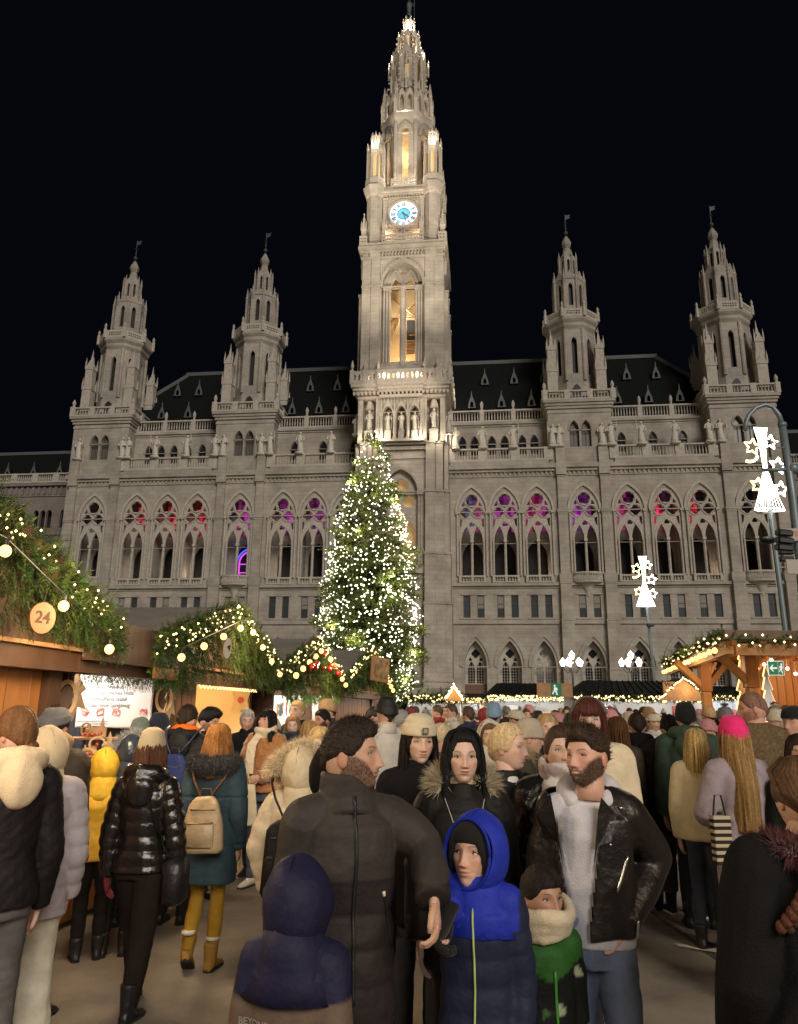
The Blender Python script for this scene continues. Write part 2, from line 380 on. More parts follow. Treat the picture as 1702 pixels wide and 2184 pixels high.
# --- low wings at both ends
for side in (1, -1):
    m = MB(); H = []; xs = []
    for i in range(9):
        c = side*(47.4+i*4.3)
        for d in (-1.05, 0, 1.05): H.append(arch(c+d, .43, 27.4, 29.6, 30.2, 4)); xs.append(c+d)
    a, b = sorted((side*44.2, side*95))
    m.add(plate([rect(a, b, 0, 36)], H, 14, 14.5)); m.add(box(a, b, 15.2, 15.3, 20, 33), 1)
    for z0, z1, p in ((33.9, 34.3, .5), (32.3, 32.5, .15), (26.3, 26.6, .2), (16, 16.5, .3), (22, 22.3, .2)): m.add(box(a, b, 14-p, 14.01, z0, z1))
    x = a
    while x < b: m.add(box(x, x+.4, 13.8, 14.005, 32.6, 33.9)); x += .9
    m.add(box(min(side*44.2, side*43), max(side*44.2, side*43), 3, 14, 0, 36))
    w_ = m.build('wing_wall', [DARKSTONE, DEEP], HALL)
    balustrade('wing_balustrade', HALL, a, b, 34.4, 35.9, 13.8, 15, pier=.9)
    m = MB(); v = [(a, 14.6, 35), (b, 14.6, 35), (b, 22, 42), (a, 22, 42)]; m.add((v, [(0, 1, 2, 3)])); m.add(beam((a, 22, 42.1), (b, 22, 42.1), .5, .5), 1)
    m.build('wing_roof', [SLATE, DORM], HALL)
    for i in range(9): obj('dormer', DM, HALL, loc=(side*(46.5+i*4.3), 15.4, 36.0))
# --- statues
def statue_mesh(seed, arm):
    r_ = random.Random(seed); m = MB()
    rings = []
    for i, (z, rx, ry) in enumerate([(0, .34, .28), (.3, .3, .25), (.9, .27, .22), (1.25, .26, .2), (1.5, .22, .17), (1.8, .31, .19), (2.02, .3, .16), (2.1, .1, .1), (2.2, .08, .08)]):
        o = .05*math.sin(z*2+seed); rings.append([(o+rx*(1+.14*math.sin(t*7+z*3))*math.cos(t), ry*(1+.14*math.sin(t*7+z*3))*math.sin(t), z) for t in np.arange(18)/18*2*PI])
    m.add(stack(rings)); m.add(ball((.03*math.sin(seed), -.02, 2.36), .15, 8, 6, sz=1.25))
    for s in (-1, 1):
        e = (s*.42, -.08, 1.5); h = (s*(.15 if arm != s else .5), -.32, 1.35 if arm != s else 2.1)
        m.add(tube([(s*.28, 0, 1.95), e, h], [.1, .085, .06], 7))
    if arm: m.add(tube([(arm*.5, -.34, .1), (arm*.5, -.34, 2.7)], .03, 5))
    m.add(box(-.4, .4, -.34, .34, -.25, 0))
    return m.mesh('statue', STAT, True)
SM = [statue_mesh(1, 0), statue_mesh(2, 1), statue_mesh(3, -1), statue_mesh(4, 0)]
for i, u in enumerate([9.95, 13.7, 18.5, 19.3, 24.4, 25.5, 29.1, 33.0, 37.0, 38.3, 6.6]+[-9.2, -13.2, -17.1, -18.3, -23.3, -24.4, -28.2, -32.4, -36.2, -37.0, -43.0]):
    o = obj('statue', SM[i % 4], HALL, loc=(u, -.3, 33.2)); o.scale = (1.25, 1.2, 1.08)
# --- side tower (built once at its own axis, four copies)
ST = empty('side_tower', (0, 0, 0), 0, HALL)
def body(name, m, mats=STONE, **k): return m.build(name, mats, ST, **k)
m = MB(); H = [arch(-.72, .58, 33, 35.3, 36.4, 5), arch(.72, .58, 33, 35.3, 36.4, 5)]
hw = 3.85
m.add(plate([rect(-hw, hw, 30.8, 38.3)], H, -.1, .5))
for p in ((-hw, -hw+.6), (hw-.6, hw)): m.add(box(p[0], p[1], .5, 7.7, 30.8, 38.3))
m.add(box(-hw, hw, .8, .9, 31, 38.2), 1); m.add(box(-hw, hw, 7.1, 7.7, 30.8, 38.3))
for z0, z1, p in ((37.4, 37.7, .12), (38.0, 38.35, .28), (38.35, 38.7, .5), (38.7, 39.05, .75)): m.add(box(-hw-p*.7, hw+p*.7, -.1-p*.7, 7.7+p*.7, z0, z1-.003))
m.add(plate([arch(-.72, .72, 35.2, 35.3, 36.8, 5)], [arch(-.72, .58, 35.1, 35.3, 36.45, 5)], -.2, -.1)); m.add(plate([arch(.72, .72, 35.2, 35.3, 36.8, 5)], [arch(.72, .58, 35.1, 35.3, 36.45, 5)], -.2, -.1))
body('belvedere_wall', m, [STONE, DEEP])
wm = MB(); wm.add(plate([arch(0, .56, 33.05, 35.3, 36.35, 5)], [rect(-.46, -.03, 33.15, 35.1), rect(.03, .46, 33.15, 35.1), arch(0, .42, 35.2, 35.3, 36.2, 5)], .3, .36), 0); wm.add(box(-.5, .5, .4, .42, 33.1, 36.2), 1); WM2 = wm.mesh('window', [mat('dark_wood_frame'), mat('belvedere_pane', (.12, .115, .1), .3)])
for x in (-.72, .72): obj('window', WM2, ST, loc=(x, 0, 0))
m = MB(); bl = MB(); cy = 3.85; g = 4.15
for (x0, y0, x1, y1) in ((-g, cy-g, g, cy-g), (g, cy-g, g, cy+g), (-g, cy-g, -g, cy+g)):
    ver = x0 == x1
    a, b = (y0, y1) if ver else (x0, x1); k = x0 if ver else y0
    bx = (lambda p, q, z0, z1, t: box(k-t, k+t, p, q, z0, z1)) if ver else (lambda p, q, z0, z1, t: box(p, q, k-t, k+t, z0, z1))
    m.add(bx(a, b, 39.05, 39.3, .17)); m.add(bx(a, b, 40.15, 40.35, .2))
    for i in range(4):
        q = a+(b-a)*i/3; m.add(bx(q-.35, q+.35, 39.05, 40.4, .24))
        if i < 3: balusters(bl, q+.4, q+(b-a)/3-.4, 39.3, 40.17, k, .36, axis='y' if ver else 'x')
for x in (-g, g):
    for y in (cy-g, cy+g): m.add(lathe([(.25, 40.4), (.14, 40.6), (.26, 41.0), (.05, 41.5)], 8, cx=x, cy=y))
o = body('lower_balustrade', m, STONE2); bl.build('baluster', STONE2, o, kind='stuff')
def octa(r, z0, z1, r1=None, rot=PI/8): return lathe([(r, z0), (r if r1 is None else r1, z1)], 8, rot, cy=cy)
m = MB(); c8 = 1/math.cos(PI/8)
def octwall(m, ap, z0, z1, slot, s0, s1, th=.35, cy=cy, apo=4, cx=0., mi=0):
    """eight wall plates with a pointed slot each"""
    hw = ap*math.tan(PI/8)
    for k in range(8):
        v, f = plate([rect(-hw, hw, z0, z1)], [arch(0, slot, s0, s1-slot*2, s1, apo)], -ap, -ap+th)
        M = Matrix.Translation((cx, cy, 0)) @ Matrix.Rotation(k*PI/4, 4, 'Z'); m.add((v, f), mi, M)
m.add(octa(3.3*c8, 39.0, 40.0)); m.add(octa(2.9*c8, 40.0, 42.4, 2.75*c8))
octwall(m, 2.75, 42.4, 49.6, .34, 43.3, 48.4)
for k in range(8):
    a = k*PI/4+PI/8; m.add(tube([(2.75*c8*math.cos(a), cy+2.75*c8*math.sin(a), 42.3), (2.7*c8*math.cos(a), cy+2.7*c8*math.sin(a), 49.5)], .24, 8))
m.add(lathe([(2.75*c8, 49.5), (3.0*c8, 49.9), (3.05*c8, 50.3), (3.35*c8, 50.7), (3.4*c8, 51.0)], 8, PI/8, cy=cy))
m.add(plate([arch(0, .5, 39.9, 40.9, 41.7, 5)], [], 3.85-3.0, 3.85-2.85), 1)
octwall(m, 1.95, 51.0, 57.4, .28, 53.4, 56.7, .25)
for k in range(8):
    a = k*PI/4+PI/8; r = 2.1; p = (r*math.cos(a), cy+r*math.sin(a))
    m.add(lathe([(.24, 51), (.22, 57.2), (.28, 57.3), (.2, 57.6), (.02, 59.0)], 6, cx=p[0], cy=p[1]))
    v, f = plate([[(-.75, 57.3), (.75, 57.3), (0, 58.7)]], [], -1.95, -1.7); m.add((v, f), 0, Matrix.Translation((0, cy, 0)) @ Matrix.Rotation(k*PI/4, 4, 'Z'))
m.add(lathe([(2.1, 57.2), (1.9, 57.6), (1.2, 58.4)], 8, PI/8, cy=cy))
octwall(m, 1.08, 58.0, 61.2, .16, 58.7, 60.8, .15)
for k in range(8):
    a = k*PI/4+PI/8; r = 1.22; m.add(lathe([(.13, 58), (.12, 61.2), (.15, 61.3), (.01, 62.2)], 6, cx=r*math.cos(a), cy=cy+r*math.sin(a)))
m.add(lathe([(1.15, 61.1), (1.0, 61.5), (.62, 62.1), (.5, 62.9), (.42, 63.0), (.62, 63.5), (.66, 63.9), (.5, 64.3), (.28, 64.7), (.2, 64.9)], 8, PI/8, cy=cy))
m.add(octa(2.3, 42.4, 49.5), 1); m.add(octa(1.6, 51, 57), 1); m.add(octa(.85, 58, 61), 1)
body('octagon_wall', m, [STONE, DEEP])
m = MB(); hwp = 3.35*math.tan(PI/8)
for k in range(8):
    hs = [foil(x, z, .13, 4, 0) for x in (-.75, -.45, -.15, .15, .45, .75) for z in (51.45, 51.75)]
    v, f = plate([rect(-hwp, hwp, 51.0, 52.15)], hs, -3.35, -3.15); M = Matrix.Translation((0, cy, 0)) @ Matrix.Rotation(k*PI/4, 4, 'Z'); m.add((v, f), 0, M)
    a = k*PI/4+PI/8; m.add(lathe([(.22, 51), (.22, 52.3), (.13, 52.5), (.2, 52.8), (.03, 53.2)], 6, cx=3.4*c8*math.cos(a), cy=cy+3.4*c8*math.sin(a)))
body('pierced_balustrade', m, STONE2)
tm = MB()
for z0, z1, r in ((39, 43.4, .62), (43.4, 46.4, .52)):
    tm.add(box(-r, r, -r, r, z0, z1)); tm.add(box(-r-.07, r+.07, -r-.07, r+.07, z1-.18, z1))
    for x in (-r, r):
        for y in (-r, r): tm.add(lathe([(.13, z1), (.11, z1+.8), (.01, z1+1.6)], 4, PI/4, cx=x, cy=y))
    for s in (-1, 1): tm.add(plate([[(-r, z1), (r, z1), (0, z1+1.2)]], [], s*r-.05, s*r+.05))
tm.add(lathe([(.42, 46.4), (.3, 47.4), (.12, 48.4), (.02, 49.4)], 4, PI/4))
TM = tm.mesh('turret', STONE2)
for x in (-1, 1):
    for y in (-1, 1): obj('turret', TM, ST, loc=(x*3.0, cy+y*3.0, 0))
m = MB(); m.add(tube([(0, cy, 64.8), (0, cy, 68.4)], .07, 6)); m.add(ball((0, cy, 65.5), .3, 8, 6)); m.add(ball((0, cy, 66.3), .14, 8, 6))
m.add(lathe([(.05, 66.8), (.3, 67.0), (.05, 67.1)], 6, cy=cy)); m.add(plate([[(0, 67.6), (.7, 67.9), (.55, 68.1), (.75, 68.4), (0, 68.3)]], [], cy-.02, cy+.02))
m.build('weather_vane', mat('dark_copper', (.05, .07, .065), .6), ST)
for u in (21.86, -20.67, -40.3, 41.2):
    t = ST if u == 21.86 else copy_tree(ST, HALL); t.location = (u, 0, 0)
# ------------------------------------------------------------------ the main tower
TC = .15
MT = empty('main_tower', (TC, 0, 0), 0, HALL)
LST = stone('tower_stone', (.44, .385, .32)); LC = mat('tower_carving', (.47, .41, .34), .8, var=.15, vscale=3, bump=.2, bscale=12)
def tb(name, m, mats=None, **k): return m.build(name, mats or LST, MT, **k)
m = MB()
# lower part with the great window
m.add(plate([rect(-4.7, 4.7, 0, 33)], [arch(0, 2.0, 17.8, 26.7, 29.5, 9), arch(0, 1.7, 0, 5, 9, 8)], -3.4, -2.6))
for s in (-1, 1):
    m.add(box(s*4.7-.5*(s > 0), s*4.7+.5*(s < 0), -2.6, 4, 0, 33))
    for z0, z1, d in ((0, 5, .35), (5, 13.6, .25), (13.6, 19.4, .12), (19.4, 26.9, 0), (26.9, 33, -.12)):
        for (a, b, w_) in ((2.95, 4.2, -4.0), (4.2, 5.15, -3.72), (5.15, 5.75, -3.3)):
            x0, x1 = (a-d*.4 if a < 3 else a, b+d); x0, x1 = (x0, x1) if s > 0 else (-x1, -x0)
            m.add(box(x0, x1, w_-d, -2.5+.0*d if a < 5 else 3.9, z0, z1-.003*(b > 5)))
            m.add(box(x0-.07, x1+.07, w_-d-.1, -2.6, z1-.32, z1-.06))
m.add(plate([arch(0, 2.5, 26.7, 26.71, 30.4, 9)], [arch(0, 2.05, 26.6, 26.71, 29.6, 9)], -3.62, -3.4)); m.add(plate([arch(0, 2.2, 26.7, 26.71, 29.9, 9)], [arch(0, 2.0, 26.6, 26.71, 29.5, 9)], -3.75, -3.62))
for s in (-1, 1):
    for r, x in ((.16, 2.15), (.13, 2.45)): m.add(tube([(s*x, -3.5, 18), (s*x, -3.5, 26.4)], r, 8)); m.add(box(s*x-.22, s*x+.22, -3.8, -3.4, 26.3, 26.75))
for z0, z1, p in ((30.9, 31.2, .1), (32.0, 32.4, .25), (32.6, 33.05, .5), (16.9, 17.7, .3)): m.add(box(-2.95, 2.95, -3.4-p, -3.3, z0, z1))
tb('lower_wall', m)
m = MB(); m.add(plate([arch(0, 1.98, 17.9, 26.7, 29.4, 9)], [arch(-.98, .8, 18.0, 21.6, 23.3, 6), arch(.98, .8, 18, 21.6, 23.3, 6), foil(0, 24.1, .5, 4, 0), foil(-.92, 25.6, .78, 5), foil(.92, 25.6, .78, 5), foil(0, 27.5, .98, 5)], -3.1, -2.9))
o = tb('great_window', m, LC)
m = MB(); m.add(box(-2.2, 2.2, -2.2, -2.15, 17.5, 30)); m.build('leaded_pane', mat('lit_hall_window', (.5, .36, .18), .5, var=.5, vscale=1.6, emit=(1, .62, .25), estr=.22), o)
balustrade('great_window_balustrade', MT, -2.0, 2.0, 16.9, 18.0, -3.75, 2, pier=.4, th=.25)
# statue niches storey
m = MB(); m.add(plate([rect(-2.9, 2.9, 32.9, 38.6)], [arch(x, .62, 33.3, 36.6, 37.6, 6) for x in (-1.62, 0, 1.62)], -3.9, -3.1)); m.add(box(-2.9, 2.9, -2.8, -2.7, 33, 38.6))
m.add(box(-4.8, 4.8, -2.7, 6.5, 32.9, 39.5)); m.add(box(-2.95, 2.95, -4.25, -3.88, 32.9, 33.25))
for s in (-1, 1):
    x = sorted((s*2.9, s*3.1)); m.add(box(x[0], x[1], -4.0, -2.6, 32.9, 38.6)); x = sorted((s*4.75, s*5.35)); m.add(box(x[0], x[1], -3.8, 6.6, 32.9, 38.6))
    m.add(box(s*3.95-.5, s*3.95+.5, -3.9, -2.7, 32.9, 34.4)); m.add(box(s*3.95-.6, s*3.95+.6, -4.05, -2.7, 34.25, 34.4))
    m.add(lathe([(.1, 37.3), (.55, 37.4), (.5, 37.8), (.3, 38.4)], 6, cx=s*3.95, cy=-3.35))
for x in (-2.43, -.81, .81, 2.43):
    m.add(tube([(x, -4.05, 33.3), (x, -4.05, 36.3)], .13, 8)); m.add(box(x-.2, x+.2, -4.25, -3.88, 36.25, 36.6)); m.add(box(x-.2, x+.2, -4.22, -3.88, 33.25, 33.45))
    m.add(lathe([(.14, 36.6), (.12, 38), (.01, 38.7)], 4, PI/4, cx=x, cy=-4.05))
for x in (-1.62, 0, 1.62):
    m.add(plate([[(x-.78, 36.7), (x+.78, 36.7), (x, 38.35)]], [arch(x, .55, 36.72, 36.75, 37.5, 5)], -4.12, -3.9)); m.add(ball((x, -4.02, 38.4), .13, 6, 4))
    m.add(box(x-.36, x+.36, -3.85, -3.2, 33.3, 34.3))
tb('statue_storey', m)
for i, (x, y, z, sc) in enumerate(((-1.62, -3.5, 34.5, .95), (0, -3.5, 34.5, .95), (1.62, -3.5, 34.5, .95), (-3.95, -3.5, 34.6, 1.05), (3.95, -3.5, 34.6, 1.05), (5.75, -2.6, 34.5, 1.0), (-5.75, -2.6, 34.5, 1.0))):
    o = obj('statue', SM[(i*2+1) % 4], MT, loc=(x, y, z)); o.scale = (sc,)*3
m = MB()
for z0, z1, p in ((38.6, 38.9, .1), (39.2, 39.5, .35), (39.5, 39.9, .6), (39.9, 40.3, .85)): m.add(box(-5.3-p, 5.3+p, -3.95-p, 6.7+p, z0, z1)); m.add(box(-2.6-p*.3, 2.6+p*.3, -4.35-p, -3.9, z0, z1-.003))
x = -5.9
while x < 5.9: m.add(box(x, x+.25, -4.55, -4.2, 38.95, 39.3)); x += .5
tb('cornice', m, LC)
m = MB(); g = 6.05
def pierced(m, a, b, k, ver, z0, z1, hr=.19, step=.55, tall=.42):
    n = int((b-a)/step); hs = []
    for i in range(n):
        x = a+(i+.5)*(b-a)/n; zc = (z0+z1)/2
        hs.append([(x+hr*math.cos(t), zc+tall*math.sin(t)) for t in np.arange(10)/10*2*PI])
    v, f = plate([rect(a, b, z0, z1)], hs, -.12, .12)
    M = Matrix.Translation((0, k, 0)) if not ver else Matrix.Translation((k, 0, 0)) @ Matrix.Rotation(PI/2, 4, 'Z')
    m.add((v, f), 0, M)
pierced(m, -g, -2.9, -4.6, False, 40.3, 42.0); pierced(m, 2.9, g, -4.6, False, 40.3, 42.0); pierced(m, -2.9, 2.9, -5.0, False, 40.3, 41.9)
pierced(m, -4.6, 7, g, True, 40.3, 42.0); pierced(m, -4.6, 7, -g, True, 40.3, 42.0)
for x in (-g, -4.5, -2.9, 2.9, 4.5, g): m.add(box(x-.25, x+.25, -4.85, -4.4, 40.3, 42.1)); m.add(lathe([(.2, 42.1), (.1, 42.3), (.22, 42.7), (.16, 43.0), (.03, 43.5)], 8, cx=x, cy=-4.6))
for y in (-1.5, 2, 5): m.add(box(g-.25, g+.25, y-.25, y+.25, 40.3, 42.1)); m.add(lathe([(.2, 42.1), (.1, 42.3), (.22, 42.7), (.03, 43.5)], 8, cx=g, cy=y))
tb('tower_balustrade', m, LC)
# belfry shaft
m = MB()
m.add(plate([rect(-2.9, 2.9, 40.3, 59.0)], [arch(0, 2.72, 42.1, 54.0, 57.7, 12)], -3.9, -3.2))
m.add(plate([rect(-2.9, 2.9, 42, 58)], [arch(-1.0, .62, 43.8, 53.9, 55.6, 7), arch(1.0, .62, 43.8, 53.9, 55.6, 7), foil(0, 56.2, .42, 4, 0)], -3.15, -2.75))
for s in (-1, 1):
    for a, b, w_, zt in ((2.9, 4.0, -4.15, 59.0), (4.0, 5.2, -3.95, 59.0)):
        x = sorted((s*a, s*b)); m.add(box(x[0], x[1], w_, -2.6, 40.3, zt)); m.add(box(x[0]-.08, x[1]+.08, w_-.12, -2.6, 53.9, 54.2)); m.add(box(x[0]-.1, x[1]+.1, w_-.14, -2.6, 41.9, 42.3))
    x = sorted((s*4.7, s*5.3)); m.add(box(x[0], x[1], -3.6, 6.2, 40.3, 59.0))
    for y in (-2.4, 0.2, 2.8, 5.4): x = sorted((s*5.3, s*5.75)); m.add(box(x[0], x[1], y-.45, y+.45, 40.3, 54-1.5*(abs(y) % 2))); m.add(box(x[0]-.1, x[1]+.1, y-.55, y+.55, 53.9-1.5*(abs(y) % 2), 54.2-1.5*(abs(y) % 2)))
    for x, r in ((1.72, .14), (2.05, .16), (2.4, .14)): m.add(tube([(s*x, -3.2-.25*(x-1.7), 43.4), (s*x, -3.2-.25*(x-1.7), 53.6)], r, 8)); m.add(lathe([(.14, 53.4), (.3, 54.0), (.32, 54.3)], 8, cx=s*x, cy=-3.25)); m.add(box(s*x-.22, s*x+.22, -3.65, -3.1, 42.9, 43.4))
    for q in range(3): m.add(plate([arch(s*1.0, .98-.13*q, 53.9, 53.91, 56.6-.3*q, 7)], [arch(s*1.0, .86-.13*q, 53.8, 53.91, 56.35-.3*q, 7)], -3.5+.11*q, -3.15))
m.add(tube([(0, -3.25, 43.3), (0, -3.25, 53.5)], .34, 10)); m.add(lathe([(.3, 53.3), (.5, 54.0), (.55, 54.3)], 8, cx=0, cy=-3.3)); m.add(lathe([(.5, 42.6), (.42, 43.3), (.34, 43.5)], 8, cx=0, cy=-3.3))
m.add(plate([arch(0, 2.95, 53.9, 54.0, 58.05, 12)], [arch(0, 2.55, 53.8, 54, 57.45, 12)], -4.1, -3.9))
for i in range(22):
    t = PI*(i+.5)/22; m.add(box(-2.78*math.cos(t)-.08, -2.78*math.cos(t)+.08, -4.2, -4.05, 54.0+3.65*math.sin(t)**.85-.1, 54.0+3.65*math.sin(t)**.85+.1))
v, f = stack([[(-2.75, -4.3, 40.4), (2.75, -4.3, 40.4), (2.75, -3.1, 40.4), (-2.75, -3.1, 40.4)], [(-2.75, -4.3, 42.2), (2.75, -4.3, 42.2), (2.75, -3.1, 43.7), (-2.75, -3.1, 43.7)]]); m.add((v, f))
m.add(box(-4.7, 4.7, 5.6, 6.2, 40.3, 59)); m.add(box(-4.7, 4.7, -2.6, 5.6, 58.2, 59.0)); m.add(box(-4.7, 4.7, -2.6, 5.6, 40.4, 42.6))
tb('belfry_wall', m)
m = MB(); m.add(plate([rect(-2.9, 2.9, 42.6, 58.2)], [rect(.1, 1.2, 46.6, 51.6)], .6, .7), 0); m.add(box(.0, 1.3, .75, .8, 46.4, 52), 1)
for i in range(10): m.add(box(.1, 1.2, .58, .7, 46.6+i*.22, 46.68+i*.22), 2)
for a, b in (((-2.2, -.6, 50.6), (2.2, -.6, 54)), ((2.2, -.7, 50.4), (-1.6, -.7, 54)), ((-2.2, -.8, 51.2), (2.2, -.8, 51.2)), ((1.2, -.9, 43), (1.2, -.9, 54)), ((-1.4, -.4, 49.4), (-.4, -.4, 52.6)), ((.6, -.9, 48.6), (2.0, -.9, 48.6))): m.add(beam(a, b, .12, .14), 2)
for s in (-1, 1): m.add(box(s*2.9-.1, s*2.9+.1, -2.6, .6, 42.6, 58.2), 0)
tb('belfry_interior', m, [CREAM, DEEP, mat('belfry_timber', (.3, .2, .11), .8)])
# corbel table, gallery, clock storey
m = MB()
for z0, z1, p in ((58.0, 58.3, .1), (58.9, 59.2, .25), (59.2, 59.7, .45)): m.add(box(-5.3-p, 5.3+p, -4.0-p, 6.3+p, z0, z1))
for x in np.arange(-2.7, 2.7, .42):
    m.add(box(x, x+.2, -4.3, -3.95, 58.3, 58.6)); m.add(box(x+.12, x+.32, -4.35, -3.95, 58.6, 58.9))
for s in (-1, 1): m.add(lathe([(.7, 56.8), (.95, 58.0), (1.2, 59.2), (1.25, 59.7), (1.12, 59.8), (1.1, 67.4), (1.3, 67.6), (1.6, 68.6), (1.7, 68.75)], 8, PI/8, cx=s*3.85, cy=-3.2))
m.add(box(-4.2, 4.2, -2.9, 5.2, 59.7, 68.3))
m.add(plate([rect(-2.75, 2.75, 60.8, 68.3)], [circ(0, 64.9, 1.9, 32)], -3.45, -2.9))
for z0, z1, p in ((62.3, 62.6, .15), (67.2, 67.4, .15), (67.6, 68.0, .3), (68.0, 68.6, .55)): m.add(box(-2.8, 2.8, -3.45-p, -2.8, z0, z1))
for x in np.arange(-2.3, 2.2, .36): m.add(box(x, x+.18, -3.75, -3.4, 67.42, 67.62)); m.add(box(x+.1, x+.24, -3.8, -3.4, 67.1, 67.3))
m.add(plate([circ(0, 64.9, 2.12, 32)], [circ(0, 64.9, 1.86, 32)], -3.6, -3.44)); m.add(plate([rect(-2.2, 2.2, 62.7, 67.1)], [rect(-2.08, 2.08, 62.82, 66.98)], -3.55, -3.44))
for sx in (-1, 1):
    for sz in (-1, 1): m.add(plate([foil(sx*1.75, 64.9+sz*1.75, .3, 3)], [], -3.55, -3.44))
m.add(lathe([(.5, 60.6), (.52, 61.6), (.3, 62.1), (.05, 62.3)], 10, cx=0, cy=-3.7))
m.add(box(-5.7, 5.7, -4.4, 6.7, 59.68, 59.9)); m.add(box(-4.9, 4.9, -4.0, 5.9, 68.3, 68.75))
tb('clock_storey', m)
m = MB()
def lattice(m, a, b, y, z0, z1, M=None):
    hs = []; n = int((b-a-.2)/.34)
    for i in range(n):
        for k in (0, 1): hs.append([(p[0], p[1]) for p in foil(a+.1+(i+.5)*(b-a-.2)/n, z0+(z1-z0)*(.33+.36*k), .15, 4, PI/4*((i+k) % 2))])
    m.add(plate([rect(a, b, z0, z1)], hs, y-.1, y+.1), 0, M)
lattice(m, -2.7, 2.7, -4.5, 59.9, 61.1); m.add(box(-5.6, 5.6, -4.65, -4.4, 59.86, 59.95)); lattice(m, -5.6, -4.6, -4.5, 59.9, 61.1); lattice(m, 4.6, 5.6, -4.5, 59.9, 61.1); lattice(m, -1.7, 1.7, -3.9, 68.75, 70.0)
R90 = Matrix.Rotation(PI/2, 4, 'Z')
lattice(m, -4.5, 6, 0, 59.9, 61.1, Matrix.Translation((5.6, 0, 0)) @ R90)
tb('pierced_gallery', m, LC)
# clock
cf = MB(); cf.add(lathe([(1.86, 0), (1.86, .1)], 40), 0, Matrix.Translation((0, -3.3, 64.9)) @ Matrix.Rotation(PI/2, 4, 'X'))
CK = tb('clock_face', cf, mat('lit_clock_glass', (.8, .85, .9), .3, emit=(.62, .82, 1.0), estr=.85))
d = MB(); d.add(lathe([(.78, 0), (.78, .02)], 28), 0, Matrix.Translation((0, -3.41, 64.9)) @ Matrix.Rotation(PI/2, 4, 'X'))
dm = mat('blue_clock_centre', (.1, .4, .6), .3, var=.8, vscale=2.4, emit=(.12, .52, .9), estr=.75); d.build('dial_centre', dm, CK)
BLK = mat('black_enamel', (.01, .012, .02), .4)
nm = MB()
for i, s in enumerate(('XII', 'I', 'II', 'III', 'IIII', 'V', 'VI', 'VII', 'VIII', 'IX', 'X', 'XI')):
    v, f = text_mesh(s, .55, .02, .01); v = v*np.array((.8, 1, 1.5)); M = Matrix.Translation((0, -3.425, 64.9)) @ Matrix.Rotation(2*PI*i/12, 4, 'Y') @ Matrix.Translation((0, 0, 1.38)); nm.add((v, f), 0, M)
nm.add(plate([circ(0, 64.9, .86, 28)], [circ(0, 64.9, .8, 28)], -3.44, -3.4)); nm.build('numerals', BLK, CK)
for L_, a, w_ in ((1.05, 130, .13), (1.5, 165, .08)):
    h = MB(); v, f = plate([[(-w_/2, -.35), (w_/2, -.35), (w_*.8, L_*.6), (0, L_), (-w_*.8, L_*.6)]], [], -.02, .02); h.add((v, f), 0, Matrix.Translation((0, -3.47, 64.9)) @ Matrix.Rotation(math.radians(a), 4, 'Y')); h.build('clock_hand', GOLD, CK)
# pinnacles
pm = MB(); pm.add(box(-.3, .3, -.3, .3, 0, 2.4)); pm.add(box(-.38, .38, -.38, .38, 2.2, 2.45)); pm.add(lathe([(.36, 2.45), (.12, 4.2), (.03, 4.9)], 4, PI/4)); pm.add(ball((0, 0, 4.8), .12, 6, 4))
for k in range(4):
    a = k*PI/2+PI/4; pm.add(lathe([(.1, 2.4), (.08, 3.2), (.01, 3.7)], 4, cx=.42*math.cos(a), cy=.42*math.sin(a))); pm.add(ball((.23*math.cos(a), .23*math.sin(a), 3.3), .09, 6, 4)); pm.add(ball((.15*math.cos(a), .15*math.sin(a), 4.0), .08, 6, 4))
    v, f = plate([[(-.3, 2.4), (.3, 2.4), (0, 3.2)]], [], -.33, -.25); pm.add((v, f), 0, Matrix.Rotation(k*PI/2, 4, 'Z'))
PMM = pm.mesh('pinnacle', LC)
def pin(x, y, z, s=1.0, sz=None): o = obj('pinnacle', PMM, MT, loc=(x, y, z)); o.scale = (s, s, sz or s)
for s in (-1, 1):
    pin(s*5.15, -3.9, 60.0, 1.0); pin(s*2.45, -4.1, 60.6, .8, .9); pin(s*5.15, -1.0, 60.0, .9); pin(s*5.2, 2.5, 60.0, .9)
    pin(s*4.9, -1.4, 68.7, .85, 1.1); pin(s*5.1, 2.2, 68.7, .8); pin(s*5.35, -2.6, 56, .7)
# corner lanterns on the clock storey
def lantern():
    m = MB(); ap = 1.05
    m.add(lathe([(1.45, 68.7), (1.4, 70.1), (1.15, 70.2)], 8, PI/8))
    octwall(m, ap, 70.1, 74.6, .2, 70.4, 74.2, .15, cy=0, cx=0)
    for k in range(8):
        a = k*PI/4+PI/8; m.add(lathe([(.12, 70.1), (.11, 75.0), (.16, 75.1), (.01, 76.1)], 6, cx=1.2*math.cos(a), cy=1.2*math.sin(a))); v, f = plate([[(-.42, 74.5), (.42, 74.5), (0, 75.5)]], [], -ap-.04, -ap+.1); m.add((v, f), 0, Matrix.Rotation(k*PI/4, 4, 'Z'))
    m.add(lathe([(1.1, 74.5), (.8, 75.0), (.55, 75.2), (.5, 75.6), (.62, 77.0), (.7, 77.1)], 8, PI/8))
    for k in range(8): a = k*PI/4; m.add(lathe([(.1, 75.6), (.13, 76.8), (.18, 77.1), (.02, 77.8)], 5, cx=.66*math.cos(a), cy=.66*math.sin(a)))
    return m.mesh('corner_lantern', LC)
LM = lantern(); GLOWW = mat('lit_lantern_core', (.7, .5, .25), .7, emit=(1, .66, .26), estr=.75)
gm = MB(); gm.add(lathe([(.55, 70.2), (.55, 74.5)], 8)); GLM = gm.mesh('lamp_core', GLOWW)
for x, y in ((-3.85, -3.2), (3.85, -3.2), (-3.85, 4.8), (3.85, 4.8)):
    o = obj('corner_lantern', LM, MT, loc=(x, y, 0)); obj('lamp_core', GLM, o)
